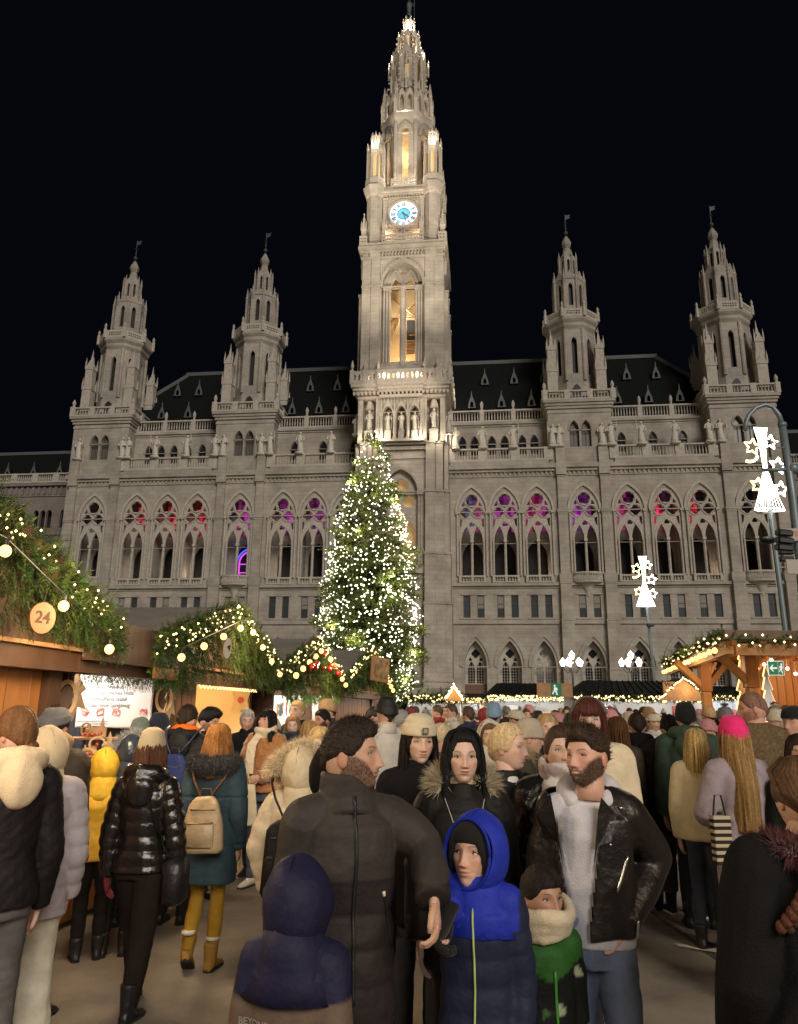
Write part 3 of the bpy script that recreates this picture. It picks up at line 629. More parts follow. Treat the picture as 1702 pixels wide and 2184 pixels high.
# central spire
CY = 1.2
m = MB()
octwall(m, 3.35, 68.7, 80.6, .42, 71.4, 79.8, .45, cy=CY)
for k in range(8):
    a = k*PI/4+PI/8; m.add(tube([(3.35*c8*math.cos(a), CY+3.35*c8*math.sin(a), 68.7), (3.3*c8*math.cos(a), CY+3.3*c8*math.sin(a), 80.5)], .28, 8))
    M = Matrix.Translation((0, CY, 0)) @ Matrix.Rotation(k*PI/4, 4, 'Z')
    m.add(plate([arch(0, .95, 78.6, 78.61, 80.6, 6)], [arch(0, .5, 78.5, 78.61, 79.9, 6)], -3.6, -3.3), 0, M)
m.add(lathe([(3.35*c8, 80.3), (3.7*c8, 81.2), (3.75*c8, 81.9), (3.3*c8, 82.1)], 8, PI/8, cy=CY))
m.add(lathe([(3.0, 82.0), (2.75, 87.3), (2.9, 87.4), (2.6, 87.8)], 8, PI/8, cy=CY))
for k in range(8):
    M = Matrix.Translation((0, CY, 0)) @ Matrix.Rotation(k*PI/4, 4, 'Z')
    for x in (-.55, .55):
        m.add(plate([[(x-.5, 82.4), (x+.5, 82.4), (x+.5, 85.2), (x, 86.4), (x-.5, 85.2)]], [arch(x, .33, 82.6, 84.6, 85.5, 5)], -3.3, -3.0), 1, M)
    a = k*PI/4+PI/8; m.add(lathe([(.28, 81.9), (.24, 86.0), (.3, 86.1), (.02, 88.4)], 5, cx=3.55*math.cos(a), cy=CY+3.55*math.sin(a)))
    m.add(lathe([(.16, 87.3), (.15, 92.9), (.2, 93.0), (.02, 94.4)], 5, cx=2.62*math.cos(a), cy=CY+2.62*math.sin(a)))
    m.add(plate([[(-.9, 92.6), (.9, 92.6), (0, 95.0)]], [foil(0, 93.3, .25, 3)], -2.45, -2.2), 0, M)
    m.add(plate([[(-.95, 87.0), (.95, 87.0), (0, 88.9)]], [], -2.75, -2.5), 0, M)
octwall(m, 2.35, 87.3, 92.9, .27, 88.5, 92.5, .25, cy=CY)
m.add(lathe([(2.4, 92.7), (1.9, 93.3), (1.5, 94.6)], 8, PI/8, cy=CY))
octwall(m, 1.35, 94.2, 98.3, .2, 94.9, 97.8, .15, cy=CY, mi=1)
for k in range(8):
    a = k*PI/4+PI/8; m.add(lathe([(.12, 94.2), (.11, 97.8), (.16, 97.9), (.02, 99.0)], 5, cx=1.6*math.cos(a), cy=CY+1.6*math.sin(a)), 1)
    m.add(lathe([(.1, 93.2), (.16, 94.2), (.02, 95.1)], 5, cx=2.0*math.cos(a), cy=CY+2.0*math.sin(a)), 1)
    M = Matrix.Translation((0, CY, 0)) @ Matrix.Rotation(k*PI/4, 4, 'Z'); m.add(plate([[(-.5, 97.6), (.5, 97.6), (0, 99.0)]], [], -1.42, -1.3), 1, M)
    for z in (95.2, 96.4, 97.5): m.add(ball((1.75*math.cos(a), CY+1.75*math.sin(a), z), .13, 5, 4), 1)
    m.add(lathe([(.1, 99.2), (.14, 100.6), (.2, 101.0), (.04, 101.5)], 5, cx=.78*math.cos(a), cy=CY+.78*math.sin(a)), 1); m.add(ball((.85*math.cos(a), CY+.85*math.sin(a), 101.5), .13, 5, 4), 1)
m.add(lathe([(1.35, 98.0), (1.0, 98.8), (.66, 99.3), (.6, 100.4), (.78, 101.0), (.5, 101.2), (.3, 101.6)], 8, PI/8, cy=CY), 1)
for k in range(8):
    a = k*PI/4+PI/8
    for i in range(15):
        z = 83+i*1.05; rr_ = np.interp(z, [82, 87, 88, 93, 94, 98], [3.75, 3.3, 2.95, 2.7, 2.15, 1.7]); m.add(ball((rr_*math.cos(a), CY+rr_*math.sin(a), z), .17, 5, 4), 1)
    for z, q in ((88.2, 3.1), (94.6, 2.1), (92.6, 2.9)): m.add(lathe([(.16, z-1.6), (.14, z), (.2, z+.1), (.01, z+1.5)], 4, PI/4, cx=q*math.cos(a+PI/8), cy=CY+q*math.sin(a+PI/8)), 1)
tb('spire_wall', m, [LST, LC])
for k in range(8):
    a = k*PI/4+PI/8
    for r, z in ((3.0, 88.0), (2.7, 90.5), (2.75, 84.5+4)): pass
    pin(3.75*math.cos(a), CY+3.75*math.sin(a), 81.8, .75, .95)
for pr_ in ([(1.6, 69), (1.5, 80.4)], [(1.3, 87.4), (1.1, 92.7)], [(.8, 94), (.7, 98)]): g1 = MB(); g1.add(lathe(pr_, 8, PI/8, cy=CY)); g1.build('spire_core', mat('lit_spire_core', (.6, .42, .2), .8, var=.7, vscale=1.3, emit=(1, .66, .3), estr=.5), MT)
m = MB(); m.add(tube([(0, CY, 101.3), (0, CY, 102.4)], .2, 8)); m.add(lathe([(.42, 102.2), (.3, 102.9), (.34, 103.6), (.42, 104.5), (.3, 104.9), (.12, 105.1)], 10, cy=CY)); m.add(ball((0, CY, 105.35), .22, 8, 6))
m.add(tube([(.35, CY, 104.7), (.7, CY-.1, 104.0), (.8, CY-.2, 104.6)], [.12, .1, .08], 6)); m.add(tube([(.8, CY-.2, 102), (.8, CY-.2, 107)], .05, 5)); m.add(plate([[(.8, 106), (1.5, 106.2), (.8, 106.9)]], [], CY-.22, CY-.18))
m.build('iron_standard_bearer', mat('dark_copper'), MT)
# warm up-lights mounted on the ledges and inside the open storeys
WARM = (1, .72, .42); WH = (1, .88, .70)
def tl(x, y, z, col, p, r=.15): lamp('ledge_floodlight', (TC+x, y, z), col, p, r, HALL)
tl(0, -1.6, 44.6, WARM, 560); tl(0, -1.4, 52, WH, 300); tl(0, CY-2.4, 70, WARM, 350); tl(0, CY-2.5, 76, WARM, 250)
for x in (-2.2, 2.2): tl(x, -4.7, 33.6, WH, 170)
for x in (-2.0, 0, 2.0): tl(x, -4.7, 41.2, WH, 80)
for x in (-4.4, 4.4): tl(x, -4.9, 33.4, WH, 170); tl(x*1.2, -4.1, 61.4, WARM, 160); tl(x, -4.4, 41.2, WH, 70); tl(x*.45, -4.1, 61.6, WARM, 90)
tl(6.6, 0, 42.8, WH, 300); tl(5.6, -1.5, 34, WH, 150); tl(5.4, 0, 61.5, WARM, 140)
for x in (-1.1, 1.1): tl(x, -3.4, 70.4, WH, 170)
for k in range(6):
    a = k*PI/3-PI/2; tl(3.1*math.cos(a), CY+3.1*math.sin(a), 82.3, WH, 330); tl(2.3*math.cos(a), CY+2.3*math.sin(a), 94.3, WH, 520); tl(1.2*math.cos(a), CY+1.2*math.sin(a), 99.4, WH, 330)
for s in (-1, 1): tl(s*3.85-.0, -4.7, 75.6, WH, 190); tl(s*4.9, -3.4, 75.6, WH, 150)
for x, y in ((-7, -9), (7, -9)):
    l = lamp('tower_floodlight', (TC+x*1.6, -16, 31.5), WH, 7000, .3, HALL, 'SPOT', 30, (TC+x*.1, -3.5, 39), .7); l = lamp('tower_floodlight', (TC+x*1.4, -24, 32), WH, 24000, .3, HALL, 'SPOT', 36, (TC, -3, 60), .8)
l = lamp('tower_floodlight', (TC-12, -22, 36), WH, 48000, .3, HALL, 'SPOT', 26, (TC, 0, 86), .8); l = lamp('tower_floodlight', (TC+14, -22, 36), WH, 48000, .3, HALL, 'SPOT', 26, (TC, 0, 86), .8)
# stained upper windows of the loggia glowing in party colours
SG = mat('coloured_leaded_glass', (.1, .1, .1), .3, vcol=True, emit=(1, 1, 1), estr=.55); R_ = random.Random(12)
DK = (.012, .010, .012)
for u, cl, cr in ((8.45, (.30, .22, .42), (.75, .12, .30)), (12.42, (.50, .06, .42), (.55, .07, .40)), (16.33, (.65, .05, .22), (.60, .05, .38)), (21.86, (.45, .06, .50), (.30, .06, .28)), (27.05, (.75, .05, .28), (.12, .03, .12)), (31.3, (.8, .04, .14), (.10, .03, .08)), (35.36, (.95, .04, .07), (.04, .03, .03)), (-11.1, (.16, .05, .18), (.40, .05, .30)), (-15.1, (.16, .10, .40), (.40, .05, .30)), (-20.67, (.05, .09, .8), (.55, .05, .30)), (-26.28, (.05, .03, .03), (.85, .04, .08)), (-30.26, (.30, .03, .06), (.85, .04, .07)), (-34.37, (.05, .03, .03), (.75, .03, .07)), (-7.15, DK, (.3, .05, .3)), (-40.1, DK, DK), (41.2, DK, DK)):
    m = MB(); sh = -.42 if u > 0 else -.8
    for i in range(6):
        for k in range(9):
            x = -1.3+i*.43; z = 23.2+k*.52; c_ = np.array(cr if (u < 0) else (cl if i < 4 else cr))*(R_.random()**1.3*1.1+.12)*(1 if 1 < k < 7 else .5)
            m.add(box(x+.02, x+.41, 3.24, 3.27, z+.02, z+.5), 0, None, tuple(c_))
    m.build('stained_window', SG, HALL, loc=(u, 0, 0))
for u, c, p in ((12.4, (.8, .08, .5), 9), (21.5, (.7, .1, .7), 9), (31, (1, .05, .2), 12), (-15, (.45, .12, .7), 9), (-20.3, (.12, .2, 1), 14), (-30, (1, .06, .1), 9)): lamp('loggia_party_light', (u, 2.9, 25.2), c, p, .1, HALL)
for u in (-35, -27, -15, -9, 10, 18, 29, 37): lamp('loggia_lamp', (u, 1.8, 18.0), (1, .8, .6), 45, .1, HALL)
m = MB(); n = 12
for r, c in ((1.5, 0), (1.2, 1)):
    m.add(plate([arch(0, r, 16.3, 19.6, 19.6+r*1.3, 8)], [arch(0, r-.16, 16.2, 19.6, 19.6+(r-.16)*1.3, 8)], -.05, .05), c)
for z in (18.3, 19.4): m.add(box(-1.1, 1.1, -.05, .05, z, z+.12), 1)
m.build('blue_lit_doorway', [mat('blue_neon', (.1, .1, .8), emit=(.05, .1, 1), estr=1.6), mat('magenta_neon', (.8, .1, .7), emit=(.7, .08, .7), estr=1.1)], HALL, loc=(-20.2, 3.1, 0))
# ------------------------------------------------------------------ ground
WARMW = (1, .72, .40); COOLW = (1, .93, .82)
def ground_mat():
    m = mat('asphalt', (.25, .215, .175), .8, var=.45, vscale=.9, bump=.35, bscale=90); t = m.node_tree; N = t.nodes; L = t.links; b = N['Principled BSDF']
    tc = N.new('ShaderNodeTexCoord'); ns = N.new('ShaderNodeTexNoise'); ns.inputs['Scale'].default_value = 140; ns.inputs['Detail'].default_value = 3; L.new(tc.outputs['Object'], ns.inputs['Vector'])
    mr = N.new('ShaderNodeMapRange'); mr.inputs[1].default_value = .35; mr.inputs[2].default_value = .7; mr.inputs[3].default_value = .7; mr.inputs[4].default_value = 1.5; L.new(ns.outputs[0], mr.inputs[0])
    mx = N.new('ShaderNodeMix'); mx.data_type = 'RGBA'; mx.blend_type = 'MULTIPLY'; mx.inputs[0].default_value = .7
    old = b.inputs['Base Color'].links[0].from_socket; L.new(old, mx.inputs[6]); L.new(mr.outputs[0], mx.inputs[7])
    n2 = N.new('ShaderNodeTexNoise'); n2.inputs['Scale'].default_value = .55; n2.inputs['Detail'].default_value = 4; L.new(tc.outputs['Object'], n2.inputs['Vector'])
    m3 = N.new('ShaderNodeMapRange'); m3.inputs[1].default_value = .45; m3.inputs[2].default_value = .6; m3.inputs[3].default_value = .62; m3.inputs[4].default_value = .85; L.new(n2.outputs[0], m3.inputs[0]); L.new(m3.outputs[0], b.inputs['Roughness'])
    L.new(mx.outputs[2], b.inputs['Base Color']); return m
ASPH = ground_mat()
m = MB(); m.add(([(-600, -60, 0), (600, -60, 0), (600, 900, 0), (-600, 900, 0)], [(0, 1, 2, 3)])); m.build('ground', ASPH, kind='structure')
def strip(name, pts, w_, z, mt):
    m = MB(); L_ = []
    for i, p in enumerate(pts):
        a = Vector(pts[max(0, i-1)]); b = Vector(pts[min(len(pts)-1, i+1)]); d = (b-a).normalized(); n = Vector((-d.y, d.x)); q = w_*U(.8, 1.2)/2
        L_.append([(p[0]+n.x*q, p[1]+n.y*q, z), (p[0]-n.x*q, p[1]-n.y*q, z)])
    m.add(stack(L_, cap=False, closed=False)); return m.build(name, mt, kind='structure')
strip('asphalt_seam', [(2.1+i*.02, 12-i*.45) for i in range(16)], .06, .004, mat('seam_tar', (.085, .07, .055), .8, var=.4))
# crumpled paper strip
m = MB(); R_ = random.Random(5); pp = [at(x, y, 1) for x, y in ()]
pts = [(2.16, 6.42), (2.22, 6.38), (2.27, 6.32), (2.34, 6.31), (2.38, 6.28), (2.44, 6.30), (2.50, 6.25), (2.56, 6.24), (2.63, 6.20)]
m.add(stack([[(x-.012, y+.02*U(.6, 1.4), .012+.02*R_.random()), (x+.004, y-.025*U(.5, 1.3), .006+.015*R_.random())] for x, y in pts], cap=False, closed=False))
tag(m.build('paper_scrap', mat('tissue_paper', (.6, .52, .4), .9)), 'torn strip of pale tissue paper lying on the asphalt', 'litter')

# ------------------------------------------------------------------ fir greenery
FIR = mat('fir_needles', (.05, .09, .03), .55, vcol=True, spec=.3)
def sprigs(P, D, L_, K=12, nl=.035, nw=.003, col=(.045, .085, .02), seed=0, sp=1.0):
    r = np.random.RandomState(seed); n = len(P); D = D/np.linalg.norm(D, axis=1)[:, None]
    A = np.cross(D, r.normal(size=(n, 3))); A /= np.linalg.norm(A, axis=1)[:, None]; B = np.cross(D, A)
    L_ = np.broadcast_to(L_, (n,)); V = []; c = []
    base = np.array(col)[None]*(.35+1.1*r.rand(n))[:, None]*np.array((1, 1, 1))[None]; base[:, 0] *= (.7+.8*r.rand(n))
    S = A*nw*.8; V.append(np.stack([P-S, P+S, P+D*L_[:, None]], 1)); c.append(base*.5)
    for k in range(K):
        t = (k+.5)/K; q = P+D*(L_*t)[:, None]; an = r.rand(n)[:, None]*.6+(k % 4)*PI/2
        E_ = (A*np.cos(an)+B*np.sin(an))*sp+D*.75; E_ /= np.linalg.norm(E_, axis=1)[:, None]; S = np.cross(E_, D); S /= (np.linalg.norm(S, axis=1)[:, None]+1e-9)
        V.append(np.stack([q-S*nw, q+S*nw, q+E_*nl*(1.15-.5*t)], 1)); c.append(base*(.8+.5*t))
    V = np.concatenate(V).reshape(-1, 3); c = np.repeat(np.concatenate(c), 3, 0); return V, [(3*i, 3*i+1, 3*i+2) for i in range(len(V)//3)], c
BULBG = mat('lit_bulb_glass', (1, .7, .3), .3, emit=(1, .55, .16), estr=2.8); LEDW = mat('lit_led', (1, .9, .6), .3, emit=(1, .70, .30), estr=4.2); LEDC = mat('lit_led_cool', (1, 1, .9), .3, emit=(1, .93, .72), estr=5.5)
bm_ = MB(); bm_.add(ball((0, 0, 0), .03, 12, 8, sz=1.08)); BULB = bm_.mesh('bulb', BULBG, True)
sk = MB(); sk.add(lathe([(.012, .026), (.013, .06), (.006, .065)], 8)); SOCK = sk.mesh('socket', mat('black_socket', (.01, .01, .01), .5))
def octa_ball(P, r):
    P = np.array(P, float); n = len(P); D = np.array([(1, 0, 0), (-1, 0, 0), (0, 1, 0), (0, -1, 0), (0, 0, 1), (0, 0, -1)], float)*r
    V = (P[:, None]+D[None]).reshape(-1, 3); Fc = []
    for i in range(n):
        for t in ((0, 2, 4), (2, 1, 4), (1, 3, 4), (3, 0, 4), (2, 0, 5), (1, 2, 5), (3, 1, 5), (0, 3, 5)): Fc.append(tuple(6*i+q for q in t))
    return V, Fc
def leds(name, P, r, parent=None, m=None, **k):
    k.setdefault('kind', 'stuff'); mb = MB(); mb.add(octa_ball(P, r)); return mb.build(name, m or LEDW, parent, True, **k)
# ------------------------------------------------------------------ market huts on the left
WOODD = mat('dark_stained_boards', (.085, .04, .02), .55, var=.35, vscale=4, bump=.3, bscale=12, stretch=(1, 1, .12)); WOODO = mat('orange_pine_boards', (.30, .125, .035), .5, var=.3, vscale=5, bump=.25, bscale=12, stretch=(1, 1, .12))
WOODL = mat('pale_beam_wood', (.42, .22, .09), .6, var=.22, vscale=4, bump=.15, bscale=14); TIN = mat('corrugated_roofing', (.19, .165, .14), .5, var=.25, vscale=2, spec=.4)
AN = PI/2-TH
def hut(y0, y1, ze, za, label, grp=None, depth=2.6, xo=-3.5, segs=(), zt0=2.0, fill=True, ns=700, nbulb=4, seed=1, boardm=None, apex=None, near_side=True, bx0=0.):
    R = empty('market_hut', (xo+TH*y0, y0, 0), AN, label=label, cat='market stall'); W_ = y1-y0; ap = W_/2 if apex is None else apex-y0; bmt = boardm or WOODO
    # roof slopes with corrugation
    for a, b in ((ap, 0-.12), (ap, W_+.12)):
        m = MB(); n = int((depth+.7)/.035); rows = []
        for i in range(n+1):
            yy = -.26+i*(depth+.6)/n; dz = .012*math.cos(i*PI/1.0*.5*2)
            rows.append([(a, yy, za+dz), (b, yy, ze+dz+.0)])
        m.add(stack(rows, cap=False, closed=False)); m.build('roof_panel', TIN, R)
    for a, b in ((ap, -.15), (ap, W_+.15)):
        m = MB(); m.add(beam((a, -.27, za-.06), (b, -.27, ze-.06), .05, .2)); m.build('barge_board', WOODD, R)
        m = MB(); m.add(beam((a, depth+.2, za-.06), (b, depth+.2, ze-.06), .05, .2)); m.build('barge_board', WOODD, R)
    m = MB(); m.add(plate([[(-.05, ze-.1), (W_+.05, ze-.1), (ap, za-.12)]], [], -.12, -.06)); m.build('gable_panel', WOODD, R)
    m = MB(); m.add(box(bx0-.1, W_+.1, -.2, -.02, zt0, ze-.08)); m.build('fascia_beam', WOODD, R); m = MB(); m.add(box(bx0-.1, W_+.1, -.24, -.2, zt0+.16, zt0+.19)); m.build('light_rail', WOODL, R)
    # back and side walls
    m = MB(); m.add(box(bx0-.05, W_+.05, depth, depth+.05, 0, ze)); m.build('back_wall', WOODD, R)
    for x in (bx0, W_-.05): m = MB(); m.add(box(x, x+.05, .05, depth, 0, ze-.05)); m.build('side_wall', WOODD, R)
    m = MB(); m.add(box(bx0, W_, .05, depth, ze-.1, ze-.06)); m.build('ceiling', WOODO, R)
    for kind, a, b in segs:
        a -= y0; b -= y0
        if kind == 'boards':
            n = max(1, int((b-a)/.145)); pm = MB(); w_ = (b-a)/n; pm.add(bevbox(.003, w_-.003, -.02, .02, 0.05, zt0+.02, .005)); PMh = pm.mesh('plank', bmt)
            for i in range(n): obj('plank', PMh, R, loc=(a+i*w_, U(-.004, .004), 0))
        elif kind == 'open':
            n = int((b-a)/.16); w_ = (b-a)/n; pm = MB(); pm.add(bevbox(.003, w_-.003, -.02, .02, .05, .9, .005)); PMh = pm.mesh('plank', WOODO)
            for i in range(n): obj('plank', PMh, R, loc=(a+i*w_, 0, 0))
            m = MB(); m.add(bevbox(a-.03, b+.03, -.22, .45, .9, .95, .008)); m.build('counter', WOODL, R)
        elif kind == 'post':
            m = MB(); m.add(box(a, b, -.08, .08, 0, zt0+.01)); m.build('post', WOODD, R)
    R['ap'] = 0; del R['ap']
    return R, W_, ap
def fir_gable(R, W_, ap, ze, za, n, label, seed, hang=.55, nl=.035, nw=.0032, yy=-.3, L0=.2, thick=.22):
    r = np.random.RandomState(seed); u = r.rand(n)*(W_+.1)-.05; left = u < ap; zr = np.where(left, ze+(za-ze)*(u/ap), za-(za-ze)*((u-ap)/(W_-ap)))
    k = r.rand(n); top = k < .5; P = np.stack([u, yy+.03+r.normal(size=n)*.035, np.where(top, zr+.03-r.rand(n)*thick, zr-.05-r.rand(n)**1.4*np.maximum(.12, (zr-ze+hang)*.8))], 1)
    D = np.stack([r.normal(size=n)*.55+np.where(left, -.5, .5)*top, -.2-.2*r.rand(n), np.where(top, .05+r.normal(size=n)*.5, -1.1+r.normal(size=n)*.3)], 1)
    v, f, c = sprigs(P, D, L0*np.where(top, .6, .8)*(.6+.8*r.rand(n)), 16, nl, nw, seed=seed+1, col=(.055, .10, .024)); m = MB(); m.add((v, f), 0, None, c)
    o = m.build('fir_garland', FIR, None, label=label, cat='garland', kind='stuff'); o.matrix_world = R.matrix_basis; return o
def put(o, R): o.location = R.location; o.rotation_euler = R.rotation_euler
def bulbs(R, W_, ap, ze, za, nl_, nr_, label, drop=.2, sc=1.0, yy=-.43, skip=0, grp='bulb strings on the stall gables'):
    S = empty('bulb_string', R.location, R.rotation_euler[2], label=label, cat='light string'); P = []
    for i in range(nl_): t = (i+.5)/nl_; P.append((ap*t, yy, ze+(za-ze)*t-drop))
    for i in range(nr_): t = (i+.5)/nr_; P.append((ap+(W_-ap)*t, yy, za-(za-ze)*t-drop))
    m = MB(); m.add(tube([(p[0], p[1]+.01, p[2]+.09*sc) for p in P], .006, 5)); m.build('cable', mat('black_socket'), S)
    for p in P[skip:]:
        o = obj('bulb', BULB, S, loc=p); o.scale = (1.25*sc,)*3; q = obj('socket', SOCK, o)
    return S, P
def gable_leds(R, W_, ap, ze, za, n, r, label, seed, m=None):
    g = random.Random(seed); P = []
    for i in range(n):
        u = g.uniform(-.05, W_+.05); z = ze+(za-ze)*(u/ap if u < ap else (W_-u)/(W_-ap)); P.append((u, -.37+g.uniform(-.04, .06), z+g.uniform(-.14, .06)))
    o = leds('fairy_lights', P, r, None, m, label=label, cat='fairy lights'); put(o, R); return o
# hut A (sign 24)
A_, WA, aA = hut(2.2, 6.7, 2.42, 3.18, 'nearest dark wooden market stall, number 24 sign under its fir gable', segs=(('boards', 2.4, 6.1), ('post', 6.1, 6.28)), seed=1)
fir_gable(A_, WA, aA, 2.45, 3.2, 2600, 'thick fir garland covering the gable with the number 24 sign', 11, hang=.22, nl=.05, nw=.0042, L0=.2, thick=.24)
bulbs(A_, WA, aA, 2.42, 3.18, 4, 3, 'large glowing bulbs strung under the gable of stall 24', drop=.36)
gable_leds(A_, WA, aA, 2.40, 3.16, 95, .011, 'small warm fairy lights in the fir garland of stall 24', 3)
sg = empty('number_sign', (0, 0, 0), 0, label='round wooden disc with the number 24 hanging under the nearest gable', cat='sign')
p = at(90, 1318, 5.25); sg.location = p; sg.rotation_euler = (0, .03, AN-.42)
m = MB(); pr = [(.105*(1+.04*math.sin(3*t+1)), t) for t in np.arange(28)/28*2*PI]; m.add(plate([[(.098*(1+.03*math.sin(3*t))*math.cos(t), .108*(1+.02*math.sin(2*t))*math.sin(t)) for t in np.arange(28)/28*2*PI]], [], -.008, .008)); dk = m.build('wood_disc', mat('sign_wood', (.25, .095, .02), .6, var=.15, vscale=14), sg)
m = MB(); v, f = text_mesh('24', .115, .003, .002); m.add((v+np.array((0, -.0095, .0)), f)); m.build('numerals', mat('burnt_lettering', (.06, .025, .008), .8), sg)
m = MB(); m.add(tube([(0, 0, .1), (0, 0, .3)], .003, 4)); m.build('hanging_cord', mat('burnt_lettering'), sg)
# hut B
B_, WB, aB = hut(7.5, 11.8, 2.36, 3.0, 'second dark wooden stall with a warm yellow window under a fir gable', segs=(('post', 8.47, 8.62), ('boards', 8.62, 9.35), ('open', 9.4, 11.8)), apex=9.9, seed=2, bx0=1.0)
fir_gable(B_, WB, aB, 2.4, 3.02, 2200, 'fir garland with long hanging twigs on the second stall gable', 12, hang=.38, nl=.05, nw=.0045, L0=.22)
bulbs(B_, WB, aB, 2.36, 3.0, 4, 4, 'large glowing bulbs strung under the second stall gable', drop=.22)
gable_leds(B_, WB, aB, 2.38, 3.0, 105, .014, 'small fairy lights in the second stall fir garland', 4)
m = MB(); m.add(plate([[(.055*math.cos(t), .12*math.sin(t)) for t in np.arange(20)/20*2*PI]], [], -.008, .008)); m.add(plate([[(.03, -.03), (.035, .05), (-.02, .02)]], [], -.012, -.0085), 1)
o = m.build('oval_sign', [mat('pale_disc', (.5, .45, .38), .6), mat('burnt_lettering')], label='small pale oval sign hanging in the second fir gable', cat='sign'); o.location = at(485, 1383, 8.9)-Vector((-.0, .0, 0)); o.rotation_euler = (0, .1, AN-.5)
# link between A and B with the open display (toy stall)
D_ = empty('market_hut', (-3.5+TH*6.1, 6.1, 0), AN, label='dark timber stall bay displaying wooden toys and a white price board between two gables', cat='market stall')
def db(name, mt, *bx): m = MB(); [m.add(box(*q)) for q in bx]; return m.build(name, mt, D_)
db('fascia_beam', WOODD, (.15, 2.6, -.22, -.02, 2.0, 2.14)); db('fascia_beam', WOODD, (.15, 1.5, -.3, -.23, 2.1, 2.45)); db('light_rail', mat('pale_strip', (.6, .5, .4), .5), (.15, 2.4, -.26, -.23, 2.125, 2.15))
db('side_wall', mat('grey_drape', (.09, .095, .115), .9, var=.2, vscale=5), (2.36, 2.42, .0, 2.5, 0, 2.3)); db('back_wall', WOODO, (.1, 2.42, 2.5, 2.55, 0, 2.4)); db('ceiling', WOODL, (.1, 2.42, -.02, 2.5, 2.3, 2.34)); db('side_wall', WOODO, (.1, .16, 0, 2.5, 0, 2.3))
db('counter', WOODL, (.2, 2.4, -.25, .6, .92, .97))
n = 16; pm = MB(); pm.add(bevbox(.003, .137, -.02, .02, .05, .92, .005)); PMh = pm.mesh('plank', WOODO)
for i in range(n): obj('plank', PMh, D_, loc=(.16+i*.14, -.05, 0))
for i in range(12): m = MB(); x = .08+.2*i; m.add(tube([(2.34, x, 0.3), (2.33, x+.02, 2.2)], .035, 8, flat=1.6)); m.build('drape_fold', mat('grey_drape'), D_, True)
# small carved board above the opening
m = MB(); m.add(bevbox(1.35, 1.95, -.32, -.3, 2.0, 2.11, .004)); m.build('name_board', WOODO, D_)
m = MB(); R_ = random.Random(2)
P = np.stack([np.random.rand(240)*2.3+.15, -.26+np.random.normal(size=240)*.03, np.full(240, 1.99)], 1); Dd = np.stack([np.random.normal(size=240), -.3*np.random.rand(240), -.6-np.random.rand(240)*.5], 1)
v, f, c = sprigs(P, Dd, .13, 12, .03, .003, seed=4); m.add((v, f), 0, None, c); o = m.build('fir_garland', FIR, label='thin fir fringe along the top of the toy stall opening', cat='garland', kind='stuff'); put(o, D_)
# price board on the far side wall (faces the camera)
WM_ = D_.matrix_basis = Matrix.Translation(D_.location) @ Matrix.Rotation(AN, 4, 'Z')
pb = empty('price_board', (0, 0, 0), 0, label='white price board with handwritten list and small red drawings on grey drape', cat='board')
pc = at(245, 1492, 8.15); pb.location = pc; pb.rotation_euler = (0, .0, -.06)
m = MB(); m.add(bevbox(-.40, .40, 0, .02, -.285, .30, .012)); m.build('board', mat('white_board', (.85, .85, .85), .5), pb)
INK = mat('grey_ink', (.22, .24, .26), .8); RED = mat('red_ink', (.75, .2, .15), .8)
for i, s in enumerate(('• kein Kleben', '• kein Schrauben', '• Ein natürliches Holz', '• verblüffend stabil', '• das neue Spielzeug')): m = MB(); v, f = text_mesh(s, .056, .001, .0008); v[:, 0] -= v[:, 0].min()+.29; m.add((v+np.array((0, -.003, .19-.062*i)), f)); m.build('handwriting', INK, pb, kind='stuff')
for s, z_, x_, q_ in (('HOLZ PUZZLE', .262, -.1, .05), ('die Kinder lieben es', -.245, -.15, .024)): m = MB(); v, f = text_mesh(s, q_, .001); m.add((v+np.array((x_, -.003, z_)), f)); m.build('handwriting', INK, pb, kind='stuff')
m = MB(); m.add(box(-.38, -.05, -.004, -.001, -.222, -.219)); m.build('ruled_line', INK, pb)
for cx, k in ((-.3, 0), (-.14, 1), (.03, 2), (.32, 3)):
    R_ = random.Random(k+3); P = [(cx+.04*math.cos(t), -.004, -.13+.035*math.sin(t)) for t in np.linspace(0, 6, 12)]+[(cx+R_.uniform(-.05, .05), -.004, -.13+R_.uniform(-.05, .06)) for _ in range(14)]
    m = MB(); m.add(tube(P, .0024, 4)); m.build('drawing', RED, pb)
